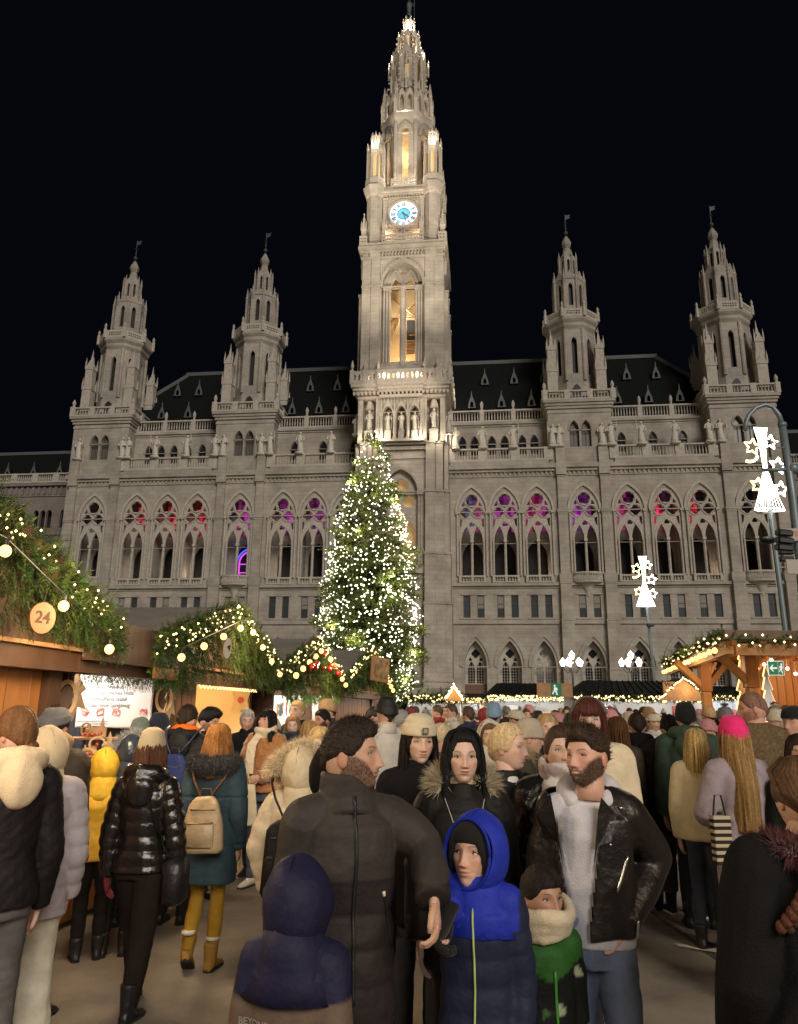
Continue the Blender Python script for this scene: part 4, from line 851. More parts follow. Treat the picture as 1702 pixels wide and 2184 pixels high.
# toy goods on the counter, hanging ornaments
LW = mat('laser_cut_plywood', (.62, .42, .22), .7, var=.15); RW = mat('red_paint', (.5, .06, .03), .5)
def toy(kind, p, rz, s, label):
    T_ = empty('wooden_toy', p, rz, label=label, cat='toy')
    m = MB()
    if kind == 'train':
        m.add(bevbox(-.12, .12, -.03, .03, .02, .05, .004)); m.add(bevbox(.0, .1, -.028, .028, .05, .12, .004)); m.add(lathe([(.028, -.1), (.028, .0)], 12), 0, Matrix.Translation((0, 0, .08)) @ Matrix.Rotation(PI/2, 4, 'Y')); m.add(lathe([(.01, .1), (.015, .14)], 8, cx=-.08)); b_ = m.build('hull', LW, T_)
        m = MB(); m.add(box(-.01, .11, -.033, .033, .12, .13)); m.build('cab_roof', RW, T_)
        for x in (-.09, -.03, .04, .1):
            for y in (-.035, .035): m = MB(); m.add(lathe([(.022, -.005), (.022, .005)], 12), 0, Matrix.Translation((x, y, .02)) @ Matrix.Rotation(PI/2, 4, 'X')); m.build('wheel', RW, T_)
    elif kind == 'church':
        m.add(bevbox(-.05, .05, -.04, .04, 0, .09, .003)); m.add(lathe([(.075, .09), (.0, .15)], 4, PI/4)); m.add(box(-.02, .02, -.05, -.01, 0, .16)); m.add(lathe([(.03, .16), (.002, .24)], 4, PI/4, cx=0, cy=-.03)); m.build('house_wall', LW, T_); m = MB(); m.add(box(-.012, .012, -.053, -.049, .02, .06)); m.build('door', RW, T_)
    else:
        m.add(plate([circ(0, .09, .09, 20)], [foil(0, .09, .07, 6)], -.006, .006)); m.add(box(-.04, .04, -.03, .03, -.005, .006)); m.build('fretwork_ring', LW, T_); m = MB(); m.add(ball((0, 0, .09), .02, 8, 6)); m.build('bead', RW, T_)
    T_.scale = (s, s, s)
for i, (px, py, kd, s, l) in enumerate(((182, 1558, 'ring', 1.0, 'round fretwork ornament at the left end of the toy shelf'), (198, 1557, 'train', 1.0, 'little wooden train with red wheels on the toy shelf'), (217, 1557, 'church', 1.0, 'little plywood church with a spire on the toy shelf'), (205, 1592, 'ring', 1.1, 'fretwork disc on the lower toy shelf'), (228, 1594, 'church', 1.1, 'plywood house on the lower toy shelf'), (190, 1598, 'train', .9, 'second small train at the bottom of the toy display'))):
    toy(kd, at(px, py+14, 7.55 if py < 1570 else 7.2), .3*i-.4, s*.75, l)
for zc, yy in ((at(205, 1572, 7.55).z, 7.55), (at(205, 1609, 7.2).z, 7.2)):
    a = at(160, 1558, yy); m = MB(); m.add(box(a.x-.2, a.x+.65, yy-.12, yy+.15, zc-.02, zc-.003)); m.build('display_shelf', WOODL, label='narrow wooden shelf holding toys, %s one' % ('upper' if yy > 7.4 else 'lower'), cat='shelf')
def hang(kind, p, rz, l):
    m = MB()
    if kind == 'oval': m.add(plate([[(.09*math.cos(t), .15*math.sin(t)) for t in np.arange(24)/24*2*PI]], [[(.06*math.cos(t), .11*math.sin(t)) for t in np.arange(20)/20*2*PI]], -.008, .008)); m.add(plate([[(.05*math.cos(t), .10*math.sin(t)) for t in np.arange(20)/20*2*PI]], [], -.004, .004), 1)
    else: m.add(plate([[(0, .2), (.09, .05), (.05, .02), (.1, -.12), (.03, -.1), (0, -.22), (-.03, -.1), (-.1, -.12), (-.05, .02), (-.09, .05)]], [circ(0, 0, .03, 8)], -.006, .006))
    m.add(tube([(0, 0, .13), (0, 0, .45)], .003, 4)); o = m.build('hanging_ornament', [LW, WOODD], label=l, cat='ornament'); o.location = p; o.rotation_euler = (0, 0, rz)
hang('oval', at(141, 1488, 6.5), .5, 'oval wooden frame ornament hanging at the left of the toy stall opening')
hang('star', at(160, 1483, 6.9), .3, 'pale cut-out star ornament hanging beside the white price board')
hang('oval', at(350, 1490, 8.2), .2, 'oval wooden ornament hanging at the right post of the toy stall')
hang('star', at(362, 1500, 8.25), 1.2, 'narrow cut-out ornament hanging by the right post of the toy stall')
lamp('toy_stall_lamp', WM_ @ Vector((1.6, .7, 2.15)), (1, .95, .88), 36, .12); lamp('toy_stall_lamp', WM_ @ Vector((.6, .3, 2.1)), (1, .9, .8), 14, .1)
lamp('stall_24_lamp', at(20, 1400, 5.2)+Vector((.9, -.6, .05)), (1, .62, .3), 5, .08)
# yellow room of hut B
m = MB(); m.add(box(4.2, 4.24, .06, 2.5, .9, 2.2)); m.add(box(1.8, 4.2, 2.4, 2.44, .9, 2.2)); m.build('cream_lining', mat('cream_lining', (.75, .56, .3), .8), B_)
MB_ = Matrix.Translation(B_.location) @ Matrix.Rotation(AN, 4, 'Z'); lamp('yellow_stall_lamp', MB_ @ Vector((3.0, .9, 2.05)), (1, .72, .36), 70, .12)
P = [tuple(MB_ @ Vector((1.9+i*.06, -.03, 1.99-.02*(i % 2)))) for i in range(40)]; leds('fairy_lights', P, .012, label='row of tiny white lights along the top of the yellow stall window', cat='fairy lights')
m = MB(); m.add(plate([[(0, .2), (.05, .12), (.14, .1), (.1, -.02), (.13, -.16), (-.13, -.16), (-.1, -.02), (-.14, .1), (-.05, .12)]], [], -.01, .01)); m.add(plate([circ(0, -.02, .05, 10)], [], -.014, -.011), 1)
o = m.build('wall_ornament', [LW, RW], label='carved crown shaped ornament hanging on the cream wall of the yellow stall', cat='ornament'); o.location = at(514, 1490, 11.55); o.rotation_euler = (0, 0, -.05)
# hut C
C_, WC, aC = hut(12.3, 17.2, 2.34, 3.02, 'third dark wooden stall with red baubles on its gable and a glittering window', segs=(('post', 12.35, 12.55), ('open', 12.6, 15.2), ('post', 15.2, 15.32), ('open', 15.32, 17.1)), apex=14.6, seed=3)
fir_gable(C_, WC, aC, 2.36, 3.02, 1500, 'fir garland on the third stall gable around red baubles', 13, hang=.3, nl=.06, nw=.007, L0=.26)
bulbs(C_, WC, aC, 2.34, 3.0, 5, 6, 'closely spaced glowing bulbs under the third stall gable', drop=.16, sc=1.25)
gable_leds(C_, WC, aC, 2.4, 3.05, 90, .018, 'fairy lights in the third stall fir garland', 5)
bb = MB(); bb.add(ball((0, 0, 0), .05, 10, 8)); BBM = bb.mesh('bauble', mat('red_bauble', (.55, .03, .02), .2, coat=.5), True)
MC = Matrix.Translation(C_.location) @ Matrix.Rotation(AN, 4, 'Z'); R_ = random.Random(8)
us = sorted(R_.uniform(.9, 3.7) for _ in range(16)); ORD_ = 'leftmost|second|third|fourth|fifth|sixth|seventh|eighth|ninth|tenth|eleventh|twelfth|thirteenth|fourteenth|fifteenth|rightmost'.split('|')
for i, u in enumerate(us):
    o = obj('bauble', BBM, loc=MC @ Vector((u, -.46, 2.42+R_.uniform(0, .36)*(1-abs(u-2.3)/1.6)))); tag(o, 'red bauble in the third stall gable fir, %s%s' % (ORD_[i], '' if i in (0, 15) else ' from left'), 'bauble', 'red baubles on the third stall gable'); o.scale = (R_.uniform(.8, 1.1),)*3
m = MB(); m.add(box(4.7, 4.74, .1, 2.4, .95, 2.0)); m.add(box(.3, 4.7, 1.6, 1.64, .95, 2.0)); m.build('white_lining', mat('white_lining', (.75, .75, .72), .8), C_)
R_ = random.Random(9); hm_ = [mat('hanging_trinket_%d' % i, c, .4) for i, c in enumerate(((.12, .3, .7), (.6, .5, .3), (.75, .75, .7), (.5, .2, .1), (.1, .35, .2)))]
TR = []
for i in range(5): m = MB(); m.add(lathe([(.004, 0), (.02, -.03), (.012, -.1), (.022, -.16), (.003, -.26)], 6)); m.add(tube([(0, 0, 0), (0, 0, .12)], .003, 3)); TR.append(m.mesh('trinket', hm_[i]))
for i in range(54): o = obj('trinket', TR[R_.randrange(5)], C_, loc=(.4+i*.078, .4+R_.uniform(-.1, .5), 1.86+R_.uniform(-.06, .02)))
lamp('trinket_stall_lamp', MC @ Vector((1.4, .8, 2.1)), (1, .96, .85), 120, .1); lamp('trinket_stall_lamp', MC @ Vector((3.5, .8, 2.1)), (1, .96, .85), 120, .1)
P = np.stack([np.random.rand(260)*4.6+.2, -.24+np.random.normal(size=260)*.04, 2.02-np.random.rand(260)*.1], 1); Dd = np.stack([np.random.normal(size=260), -.4*np.random.rand(260), -.8-np.random.rand(260)*.5], 1)
v, f, c = sprigs(P, Dd, .18, 10, .05, .006, seed=5, col=(.10, .2, .03)); m = MB(); m.add((v, f), 0, None, c); o = m.build('fir_garland', FIR, label='bright green fir swag over the glittering stall window', cat='garland', kind='stuff'); put(o, C_)
# hut D
E_, WE, aE = hut(17.6, 25.4, 2.4, 3.3, 'fourth wooden stall with a picture on its gable next to the Christmas tree', segs=(('boards', 17.8, 23.0), ('post', 23.0, 23.2), ('open', 23.2, 25.3)), xo=-3.45, apex=21.2, boardm=WOODO, seed=4)
fir_gable(E_, WE, aE, 2.42, 3.3, 1300, 'fir garland on the fourth stall gable beside the big tree', 14, hang=.2, nl=.08, nw=.01, L0=.3)
bulbs(E_, WE, aE, 2.4, 3.28, 0, 8, 'descending row of glowing bulbs on the fourth stall gable', drop=.14, sc=1.7)
gable_leds(E_, WE, aE, 2.5, 3.35, 80, .026, 'fairy lights in the fourth stall fir garland', 6)
ME = Matrix.Translation(E_.location) @ Matrix.Rotation(AN, 4, 'Z')
m = MB(); m.add(bevbox(-.38, .38, -.03, .03, -.32, .32, .01)); m.add(box(-.3, .3, -.035, -.031, -.24, .24), 1); o = m.build('picture_board', [WOODL, mat('painted_scene', (.3, .2, .09), .7, var=.8, vscale=6)], label='framed picture board hanging in the fourth stall gable', cat='picture'); o.location = ME @ Vector((3.0, -.62, 2.75)); o.rotation_euler = (0, .08, AN-.5)
m = MB(); m.add(box(5.7, 7.7, 1.2, 1.24, .95, 2.1)); m.build('pink_lining', mat('pink_lining', (.75, .5, .48), .8), E_); lamp('fourth_stall_lamp', ME @ Vector((6.6, .6, 2.1)), (1, .85, .8), 50, .1)
lamp('aisle_fill_glow', (-2.2, 2.6, 2.4), (1, .76, .48), 120, .3); lamp('aisle_fill_glow', (3.0, .4, 2.8), (1, .74, .44), 190, .4); lamp('aisle_fill_glow', (-1.2, -.6, 3.0), (1, .8, .56), 130, .4); lamp('aisle_fill_glow', (-1.9, 5.4, 2.45), (1, .74, .45), 95, .25); lamp('aisle_fill_glow', (-1.7, 9.6, 2.6), (1, .7, .4), 90, .25); lamp('aisle_fill_glow', (-.9, 15, 2.7), (1, .7, .36), 110, .25); lamp('aisle_fill_glow', (.1, 21.5, 2.9), (1, .7, .38), 90, .3)  # added lamps: unseen warm fill around the camera, then glow beside the bulb strings

# ------------------------------------------------------------------ shelter on the right
SH = empty('timber_shelter', (5.15, 12, 0), 0, label='pale timber drinks shelter with braced posts and a lit fir garland on the right', cat='shelter')
def sb(name, mt, fn, smooth=False, **k): m = MB(); fn(m); return m.build(name, mt, SH, smooth, **k)
G = at(1545, 1342, 12); 
ex, ey = 1.6, 7.4       # far end of the left eave, relative
v = [(0, 0, 2.86), (ex, ey, 2.86), (7, ey, 2.86), (6, 0, 2.86), (0, 0, 3.0), (ex, ey, 3.0), (7, ey, 3.0), (6, 0, 3.0)]
m = MB(); m.add((v, [(0, 1, 2, 3), (4, 7, 6, 5), (0, 4, 5, 1), (0, 3, 7, 4)])); m.build('roof_deck', mat('weathered_fascia', (.13, .085, .05), .6, var=.2), SH)
for i in range(14): x = i*.45; sb('rafter', WOODO, lambda m: m.add(box(x+.12, x+.2, .05, min(7.0, .3+(x+.05)*ey/ex), 2.76, 2.855)))
sb('edge_beam', WOODL, lambda m: m.add(beam((.12, .15, 2.74), (ex+.1, ey, 2.74), .12, .2))); sb('edge_beam', WOODL, lambda m: m.add(box(.2, 6, .1, .22, 2.62, 2.8)))
for k, (px, yy) in enumerate(((1607, 13.2), (1508, 16.0))):
    q = at(px, 1500, yy)-SH.location; x, y = q.x, q.y
    sb('post', WOODL, lambda m: m.add(bevbox(x-.085, x+.085, y-.085, y+.085, 0, 2.15, .012))); sb('post_head', WOODO, lambda m: m.add(bevbox(x-.11, x+.11, y-.1, y+.1, 2.15, 2.75, .012)))
    for dx, dy in ((-.62, -.5), (.5, .3)): sb('brace', WOODL, lambda m: m.add(beam((x+.0, y, 2.2), (x+dx, y+dy*.3, 2.74), .1, .12)))
    for dx in (.12, .22): sb('brace', WOODL, lambda m: m.add(beam((x+.02, y-.02, 2.35), (x+dx, y-.1, 2.74), .05, .06)))
pm = MB(); pm.add(bevbox(.003, .157, -.02, .02, 0, 2.86, .006)); PMh = pm.mesh('plank', WOODO); q = at(1592, 1500, 15.5)-SH.location
for i in range(26): obj('plank', PMh, SH, loc=(q.x+i*.16, q.y+U(-.004, .004), 0))
# garland & lights of the shelter
n = 900; r = np.random.RandomState(3); t = r.rand(n); half = r.rand(n) < .55
P = np.where(half[:, None], np.stack([t*ex-.03, t*ey, np.full(n, 2.93)], 1), np.stack([t*5.5, np.full(n, -.06), np.full(n, 2.84)], 1))+r.normal(size=(n, 3))*(.03, .03, .05)
v, f, c = sprigs(P, r.normal(size=(n, 3))+np.array((-.3, -.8, -.2)), .17, 12, .05, .006, seed=9); m = MB(); m.add((v, f), 0, None, c); o = m.build('fir_garland', FIR, label='fir garland wound along the edge of the timber shelter roof', cat='garland', kind='stuff'); o.location = SH.location
P = [(t_*ex-.08+U(-.04, .04), t_*ey-.05, 2.9+U(-.08, .1)) for t_ in np.linspace(0, 1, 46)]+[(t_*5+U(-.05, .05), -.13, 2.82+U(-.1, .1)) for t_ in np.linspace(0, 1, 44)]
o = leds('fairy_lights', P, .022, label='warm fairy lights twined in the shelter roof garland', cat='fairy lights'); o.location = SH.location
S = empty('bulb_string', SH.location, 0, label='row of big glowing bulbs under the left eave of the timber shelter', cat='light string'); m = MB(); m.add(tube([(-.06, .3, 2.78), (ex-.06, ey, 2.76)], .007, 5)); m.build('cable', mat('black_socket'), S)
for i in range(16): t_ = i/15; o = obj('bulb', BULB, S, loc=(-.06+ex*t_, .3+(ey-.3)*t_, 2.70+.01*(i % 2))); o.scale = (1.5,)*3
S = empty('bulb_string', SH.location, 0, label='curtain of small white bulbs hanging inside the timber shelter', cat='light string'); R_ = random.Random(6); SB = MB(); SB.add(ball((0, 0, 0), .03, 8, 6)); SBM = SB.mesh('bulb', LEDC)
for i in range(16): x = .75+i*.13; z = 2.62-.3*R_.random(); obj('bulb', SBM, S, loc=(x, 1.2, z)); m = MB(); m.add(tube([(x, 1.2, z), (x, 1.2, 2.76)], .004, 3)); m.build('cord', mat('black_socket'), S)
# exit sign
xs = empty('exit_sign', at(1655, 1425, 11.6), 0, label='green emergency exit sign with white arrow pointing left under the shelter roof', cat='sign'); GRN = mat('sign_green', (.01, .16, .07), .4, emit=(.01, .16, .07), estr=.25); WHT = mat('sign_white', (.8, .8, .8), .4, emit=(1, 1, 1), estr=.35)
def exit_sign(R, s=1.0, flip=False):
    m = MB(); m.add(bevbox(-.125*s, .125*s, 0, .02, -.11*s, .11*s, .004)); m.build('sign_plate', WHT, R)
    m = MB(); m.add(box(-.115*s, .03*s, -.002, .0, -.10*s, .10*s)); m.add(box(.035*s, .115*s, -.002, .0, -.10*s, .10*s)); m.build('green_field', GRN, R)
    m = MB(); L_ = [(-.1, 0), (-.055, .05), (-.035, .05), (-.065, .012), (.015, .012), (.015, -.012), (-.065, -.012), (-.035, -.05), (-.055, -.05)]
    m.add(plate([[(x*s, z*s) for x, z in L_]], [], -.005*s, -.003*s)); m.build('arrow', WHT, R)
    m = MB(); m.add(plate([circ(.085*s, .06*s, .014*s, 10)], [], -.005*s, -.003*s)); m.add(plate([[(x*s, z*s) for x, z in ((.07, .04), (.095, .045), (.1, .0), (.085, -.02), (.1, -.08), (.085, -.08), (.07, -.02), (.05, -.06), (.04, -.05), (.062, -.01), (.07, .02), (.05, .0), (.045, .01))]], [], -.005*s, -.003*s)); m.build('running_figure', WHT, R)
exit_sign(xs, .98)
for px, py, s, yy, l in ((1586, 1450, 1.0, 13.4, 'white fir tree cut-out with glowing golden edge beside the shelter post'), (1638, 1482, .85, 12.9, 'smaller white fir tree cut-out with golden glow under the exit sign')):
    T_ = empty('lit_tree_board', at(px, py, yy), .3, label=l, cat='decoration'); O = [(0, .55), (.1, .35), (.05, .33), (.16, .1), (.08, .08), (.22, -.18), (.12, -.2), (.28, -.5), (-.28, -.5), (-.12, -.2), (-.22, -.18), (-.08, .08), (-.16, .1), (-.05, .33), (-.1, .35)]
    O = [(x*s*.75, z*s) for x, z in O]; m = MB(); m.add(plate([O], [], -.01, .01)); m.build('board', mat('white_board'), T_); m = MB(); m.add(tube([(x, -.0, z) for x, z in O]+[(O[0][0], 0, O[0][1])], .012, 5)); m.build('light_rope', mat('gold_light_rope', (1, .6, .2), emit=(1, .62, .2), estr=2.6), T_)
lamp('shelter_lamp', (6.4, 13.6, 2.5), (1, .62, .3), 60, .15); lamp('shelter_lamp', (8.0, 14.2, 2.5), (1, .62, .3), 60, .15); lamp('shelter_bulb_glow', (5.3, 15.0, 2.55), (1, .66, .34), 45, .2); lamp('shelter_bulb_glow', (4.6, 11, 2.5), (1, .66, .34), 25, .2)

# ------------------------------------------------------------------ far stalls
def far_stall(px0, px1, yy, label, ridge, eave, gable=None, seed=1, roofm=SLATE, open_c=(1, .95, .9), pw=60, ll=120):
    a = at(px0, 1500, yy); b = at(px1, 1500, yy); W_ = b.x-a.x; R = empty('market_hut', (a.x, yy, 0), -TH*.6, label=label, cat='market stall'); g = random.Random(seed)
    zr = at(px0, ridge, yy).z; ze = at(px0, eave, yy).z
    m = MB(); m.add(([(-.2, -.5, ze), (W_+.2, -.5, ze), (W_*.86, 1.4, zr), (W_*.12, 1.4, zr), (-.2, 3.2, ze), (W_+.2, 3.2, ze)], [(0, 1, 2, 3), (4, 3, 2, 5), (0, 3, 4), (1, 5, 2)]))
    nr = int(W_/.35)
    for i in range(1, nr): x = i*W_/nr; m.add(beam((x, -.5, ze+.03), (W_*.12+(W_*.74)*i/nr, 1.4, zr+.03), .04, .04))
    m.build('roof', roofm, R); m = MB(); m.add(box(0, W_, -.35, -.25, ze-.22, ze-.01)); m.build('fascia_beam', WOODD, R); m = MB(); m.add(box(0, W_, 2.9, 3, 0, ze)); m.add(box(0, .05, 0, 2.9, 0, ze)); m.add(box(W_-.05, W_, 0, 2.9, 0, ze)); m.build('wall', mat('white_lining'), R)
    m = MB(); m.add(box(0, W_, -.3, .3, .9, .96)); m.add(box(0, W_, -.05, 0, 0, .9)); m.build('counter', WOODO, R)
    for i in range(5):
        x = W_*(i+.5)/5; m = MB(); m.add(bevbox(x-W_*.07, x+W_*.07, 2.2, 2.4, 1.2, 1.2+g.uniform(.4, .9), .02)); m.build('goods', mat('goods_%d' % (i % 4), ((.45, .12, .10), (.6, .58, .52), (.3, .33, .42), (.5, .36, .2))[i % 4], .5), R)
    if gable:
        gx = (at(gable[0], 1500, yy).x-a.x, at(gable[1], 1500, yy).x-a.x); gz = at(px0, gable[2], yy).z; c = sum(gx)/2
        m = MB(); m.add(plate([[(gx[0], ze-.2), (gx[1], ze-.2), (c, gz)]], [], -.75, -.65)); m.add(([(gx[0]-.1, -.8, ze-.15), (c, -.8, gz+.08), (c, 1.3, gz+.08), (gx[0]-.1, 1.0, ze-.15), (gx[1]+.1, -.8, ze-.15), (gx[1]+.1, 1, ze-.15)], [(0, 1, 2, 3), (1, 4, 5, 2)]), 1); m.build('gable_panel', [WOODL, roofm], R)
        lamp('gable_lamp', (a.x+c, yy-1.6, ze+.3), (1, .7, .35), 25, .2)
    P = []; n = ll
    for i in range(n): P.append((W_*i/n+g.uniform(-.05, .05), -.5, ze-.08+g.uniform(-.16, .1)))
    if gable:
        for i in range(36): t_ = i/35; x = gx[0]+(gx[1]-gx[0])*t_; P.append((x, -.85, ze-.12+(gz-ze+.2)*(1-abs(2*t_-1))+g.uniform(-.06, .06)))
    o = leds('fairy_lights', P, .045, None, LEDW, label='fairy lights on the eaves of the '+label.split(' stall')[0]+' stall', cat='fairy lights'); o.location = R.location; o.rotation_euler = R.rotation_euler
    n = 500; r = np.random.RandomState(seed); t_ = r.rand(n); Pn = np.stack([t_*W_, np.full(n, -.45), np.full(n, ze-.1)], 1)+r.normal(size=(n, 3))*.07; v, f, c_ = sprigs(Pn, r.normal(size=(n, 3))+(0, -.3, -.4), .22, 7, .09, .016, seed=seed); m = MB(); m.add((v, f), 0, None, c_); m.build('fir_fringe', FIR, R)
    lamp('far_stall_lamp', (a.x+W_*.3, yy+.9, ze-.35), open_c, pw*.5, .1); lamp('far_stall_lamp', (a.x+W_*.75, yy+.9, ze-.35), open_c, pw*.5, .1)
    return R
far_stall(1040, 1235, 42, 'dark roofed far stall with dense golden lights under the lamp post', 1455, 1484, None, 1, ll=260, pw=130)
far_stall(1222, 1505, 37, 'wide dark roofed far stall with a lit wooden gable sign left of the shelter', 1449, 1484, (1392, 1500, 1449), 2, ll=110, pw=150)
far_stall(1500, 1600, 44, 'small far stall glowing behind the timber shelter posts', 1462, 1484, None, 3, ll=70, open_c=(.85, .9, 1), pw=150)
far_stall(868, 985, 31, 'small green roofed far stall right of the big Christmas tree', 1465, 1484, (950, 986, 1466), 4, roofm=mat('green_tin_roof', (.12, .14, .07), .5), ll=40, pw=70)
far_stall(985, 1048, 48, 'tiny far stall with golden lights between green roof and dark roof', 1478, 1490, None, 5, ll=110, pw=120)
x2 = empty('exit_sign', at(1187, 1471, 36.0), 0, label='distant green exit sign on the board above the dark roofed far stall', cat='sign'); m = MB(); m.add(box(-.9, .75, .03, .08, -.33, .3)); m.build('backing_board', WOODL, x2)
m = MB(); m.add(box(-.24, .24, -.01, .02, -.3, .3)); m.build('sign_plate', GRN, x2); m = MB(); m.add(plate([circ(-.08, .17, .05, 10), [(-.13, .1), (.02, .1), (.06, -.02), (.0, -.02), (.05, -.24), (-.01, -.24), (-.08, -.05), (-.17, -.22), (-.22, -.18), (-.12, .0)]], [], -.02, -.011)); m.build('running_figure', WHT, x2)
m = MB(); m.add(bevbox(-.72, .72, -.03, .0, -.26, .3, .02)); o = m.build('gable_sign', WOODL, label='light wooden board with carved lettering on the gable of the wide far stall', cat='sign'); o.location = at(1447, 1473, 36.0)+Vector((0, -.0, .1)); 
m = MB()
for k_, s_ in enumerate(('Weihnachts', 'Punsch')): v, f = text_mesh(s_, .26, .01, .002); m.add((v+np.array((0, -.04, .16-.26*k_)), f))
m.build('lettering', mat('burnt_lettering'), o)
# ------------------------------------------------------------------ lamps and masts
BLACKM = mat('black_iron', (.015, .016, .018), .5, metal=.3); GLOBE = mat('lit_globe', (1, .95, .85), .3, emit=(1, .9, .74), estr=3.2); MASTM = mat('grey_blue_steel', (.22, .27, .29), .45, metal=.3, var=.1, vscale=3)
cl = None
for i, px in enumerate((1220, 1346)):
    if cl is None:
        cl = empty('street_lamp'); m = MB(); m.add(tube([(0, 0, 0), (0, 0, 1), (0, 0, 4.9)], [.16, .11, .07], 10)); m.add(lathe([(.25, 0), (.22, .5), (.12, .7)], 10)); m.build('pole', BLACKM, cl)
        gm = MB(); gm.add(lathe([(.13, -.28), (.25, .06), (.22, .14), (.08, .3), (.02, .42)], 10)); GMh = gm.mesh('lamp_globe', GLOBE, True); fm = MB(); [fm.add(tube([(.13*math.cos(a), .13*math.sin(a), -.28), (.262*math.cos(a), .262*math.sin(a), .06), (.02*math.cos(a), .02*math.sin(a), .45)], .014, 4)) for a in np.arange(6)/6*2*PI]; FMh = fm.mesh('lantern_frame', BLACKM)
        m = MB()
        for k in range(5):
            a = k*2*PI/5+.3; m.add(tube([(0, 0, 4.4), (.4*math.cos(a), .4*math.sin(a), 4.3), (.72*math.cos(a), .72*math.sin(a), 4.75)], .03, 5)); o = obj('lamp_globe', GMh, cl, loc=(.72*math.cos(a), .72*math.sin(a), 5.05)); obj('lantern_frame', FMh, o)
        o = obj('lamp_globe', GMh, cl, loc=(0, 0, 5.6)); obj('lantern_frame', FMh, o); m.add(tube([(0, 0, 4.9), (0, 0, 5.35)], .05, 5)); m.build('arm', BLACKM, cl); L1 = cl
    else: L1 = copy_tree(cl)
    q = at(px, 1408, 60); L1.location = (q.x, 60, q.z-5.25); tag(L1, ('historic black candelabra street lamp with white globes, left of the two', 'historic black candelabra street lamp with white globes, right of the two')[i], 'street lamp', 'candelabra lamps before the town hall'); lamp('candelabra_light', (q.x, 58.8, q.z), (1, .85, .65), 420, .4)
STARM = mat('lit_led_tube', (1, 1, 1), .3, emit=(1, .94, .8), estr=5.5); STARY = mat('lit_led_tube_yellow', (1, .9, .5), .3, emit=(1, .75, .22), estr=4.0)
def star_ornament(parent_loc, s, label, rz=0.):
    R = empty('light_ornament', parent_loc, rz, label=label, cat='light decoration')
    m = MB(); nn = 11
    for i in range(nn):
        t_ = i/(nn-1)*2-1; m.add(tube([(t_*.24, 0, 1.5), (t_*.1, 0, .8), (t_*.06, 0, .0), (t_*.22, 0, -.6), (t_*.52, .1*(1-t_*t_), -1.42)], .012, 5))
    m.build('light_sheaf', STARM, R); m = MB(); m.add(tube([(.52*math.cos(a), .2*math.sin(a), -1.44) for a in np.linspace(0, 2*PI, 25)], .02, 5)); m.build('bottom_ring', STARM, R)
    for x, z, q, mt in ((-.42, .75, .3, STARY), (.25, .95, .26, STARM), (.42, .1, .3, STARM), (-.38, -.62, .27, STARY), (.42, -.72, .27, STARM)):
        P = [(x+q*(1 if k % 2 == 0 else .5)*math.sin(k*PI/5+.2), -.08, z+q*(1 if k % 2 == 0 else .5)*math.cos(k*PI/5+.2)) for k in range(11)]
        m = MB(); m.add(tube(P, .034, 5)); m.build('star', mt, R)
    m = MB(); m.add(tube([(-.55+.3*math.sin(a), -.02, .45-.22*math.cos(a)) for a in np.linspace(-.4, 1.5, 7)], .05, 5)); m.build('comet_tail', STARY, R)
    R.scale = (s, s, s); return R
q = at(1632, 1000, 25); star_ornament(q, 1.02, 'large glowing white ornament of light rays and stars on the near mast', .1)
lamp('ornament_glow', q+Vector((0, -.9, 0)), (1, .92, .75), 260, .5)
m_ = empty('light_mast', (q.x, 25.15, 0), 0, label='grey mast pole carrying the large star ornament above the shelter', cat='mast'); m = MB(); m.add(tube([(.15, 0, 0), (.1, 0, 6), (.05, 0, q.z)], [.1, .09, .07], 10)); m.build('pole', MASTM, m_)
for z, w_ in ((7.2, .5), (6.95, .5), (6.7, .5)): m = MB(); m.add(bevbox(.2, .2+w_, -.1, .15, z, z+.17, .03)); m.build('floodlight_housing', BLACKM, m_)
m = MB(); m.add(tube([(.1, 0, 6.5), (1.0, 0, 6.5)], .03, 6)); m.build('cross_arm', MASTM, m_); pf_ = at(1638, 1152, 24.8); m = MB(); v, f = ball((0, 0, 0), .2, 12, 8, 1.4, 1, .65); m.add((v+np.array(pf_-m_.location), f)); m.build('camera_dome', BLACKM, m_)
# crook mast (nearer)
ck = empty('crook_mast', (0, 0, 0), 0, label='grey blue curved crook mast at the right picture edge with black floodlights', cat='mast'); yy = 17.0
pts = [at(px, py, yy) for px, py in ((1716, 1335), (1706, 1200), (1690, 1060), (1668, 905), (1661, 885), (1648, 868), (1632, 863), (1612, 870), (1597, 886), (1590, 905), (1589, 918))]; base = Vector((pts[0].x+.12, yy, 0))
m = MB(); m.add(tube([base, pts[0], pts[1], pts[2], pts[3]], [.11, .11, .10, .10, .085], 12)); m.build('pole', MASTM, ck, True); m = MB(); m.add(tube(pts[3:], [.06]*2+[.05]*6, 10)); m.add(tube([pts[3]-Vector((0, 0, .06)), pts[3]+Vector((0, 0, .03))], .105, 12)); m.build('crook', MASTM, ck, True)
m = MB(); a = at(1692, 1000, yy); b = at(1625, 1003, yy); m.add(tube([a, b], .05, 8)); m.add(tube([a-Vector((.12, 0, 0)), a+Vector((.1, 0, 0))], .13, 10)); m.build('side_arm', MASTM, ck, True)
for i, (px, py, w_, h_) in enumerate(((1672, 1137, .34, .15), (1673, 1153, .36, .15), (1672, 1168, .36, .15))):
    q2 = at(px, py, yy-.1); m = MB(); m.add(bevbox(-w_/2, w_/2, -.12, .12, -h_/2, h_/2, .03)); m.add(box(-w_/2+.03, w_/2-.03, -.125, -.121, -h_/2+.03, h_/2-.03), 1); o = m.build('floodlight', [BLACKM, mat('lamp_glass', (.1, .1, .11), .1)], ck); o.location = q2; o.rotation_euler = (.15, .1, 0)
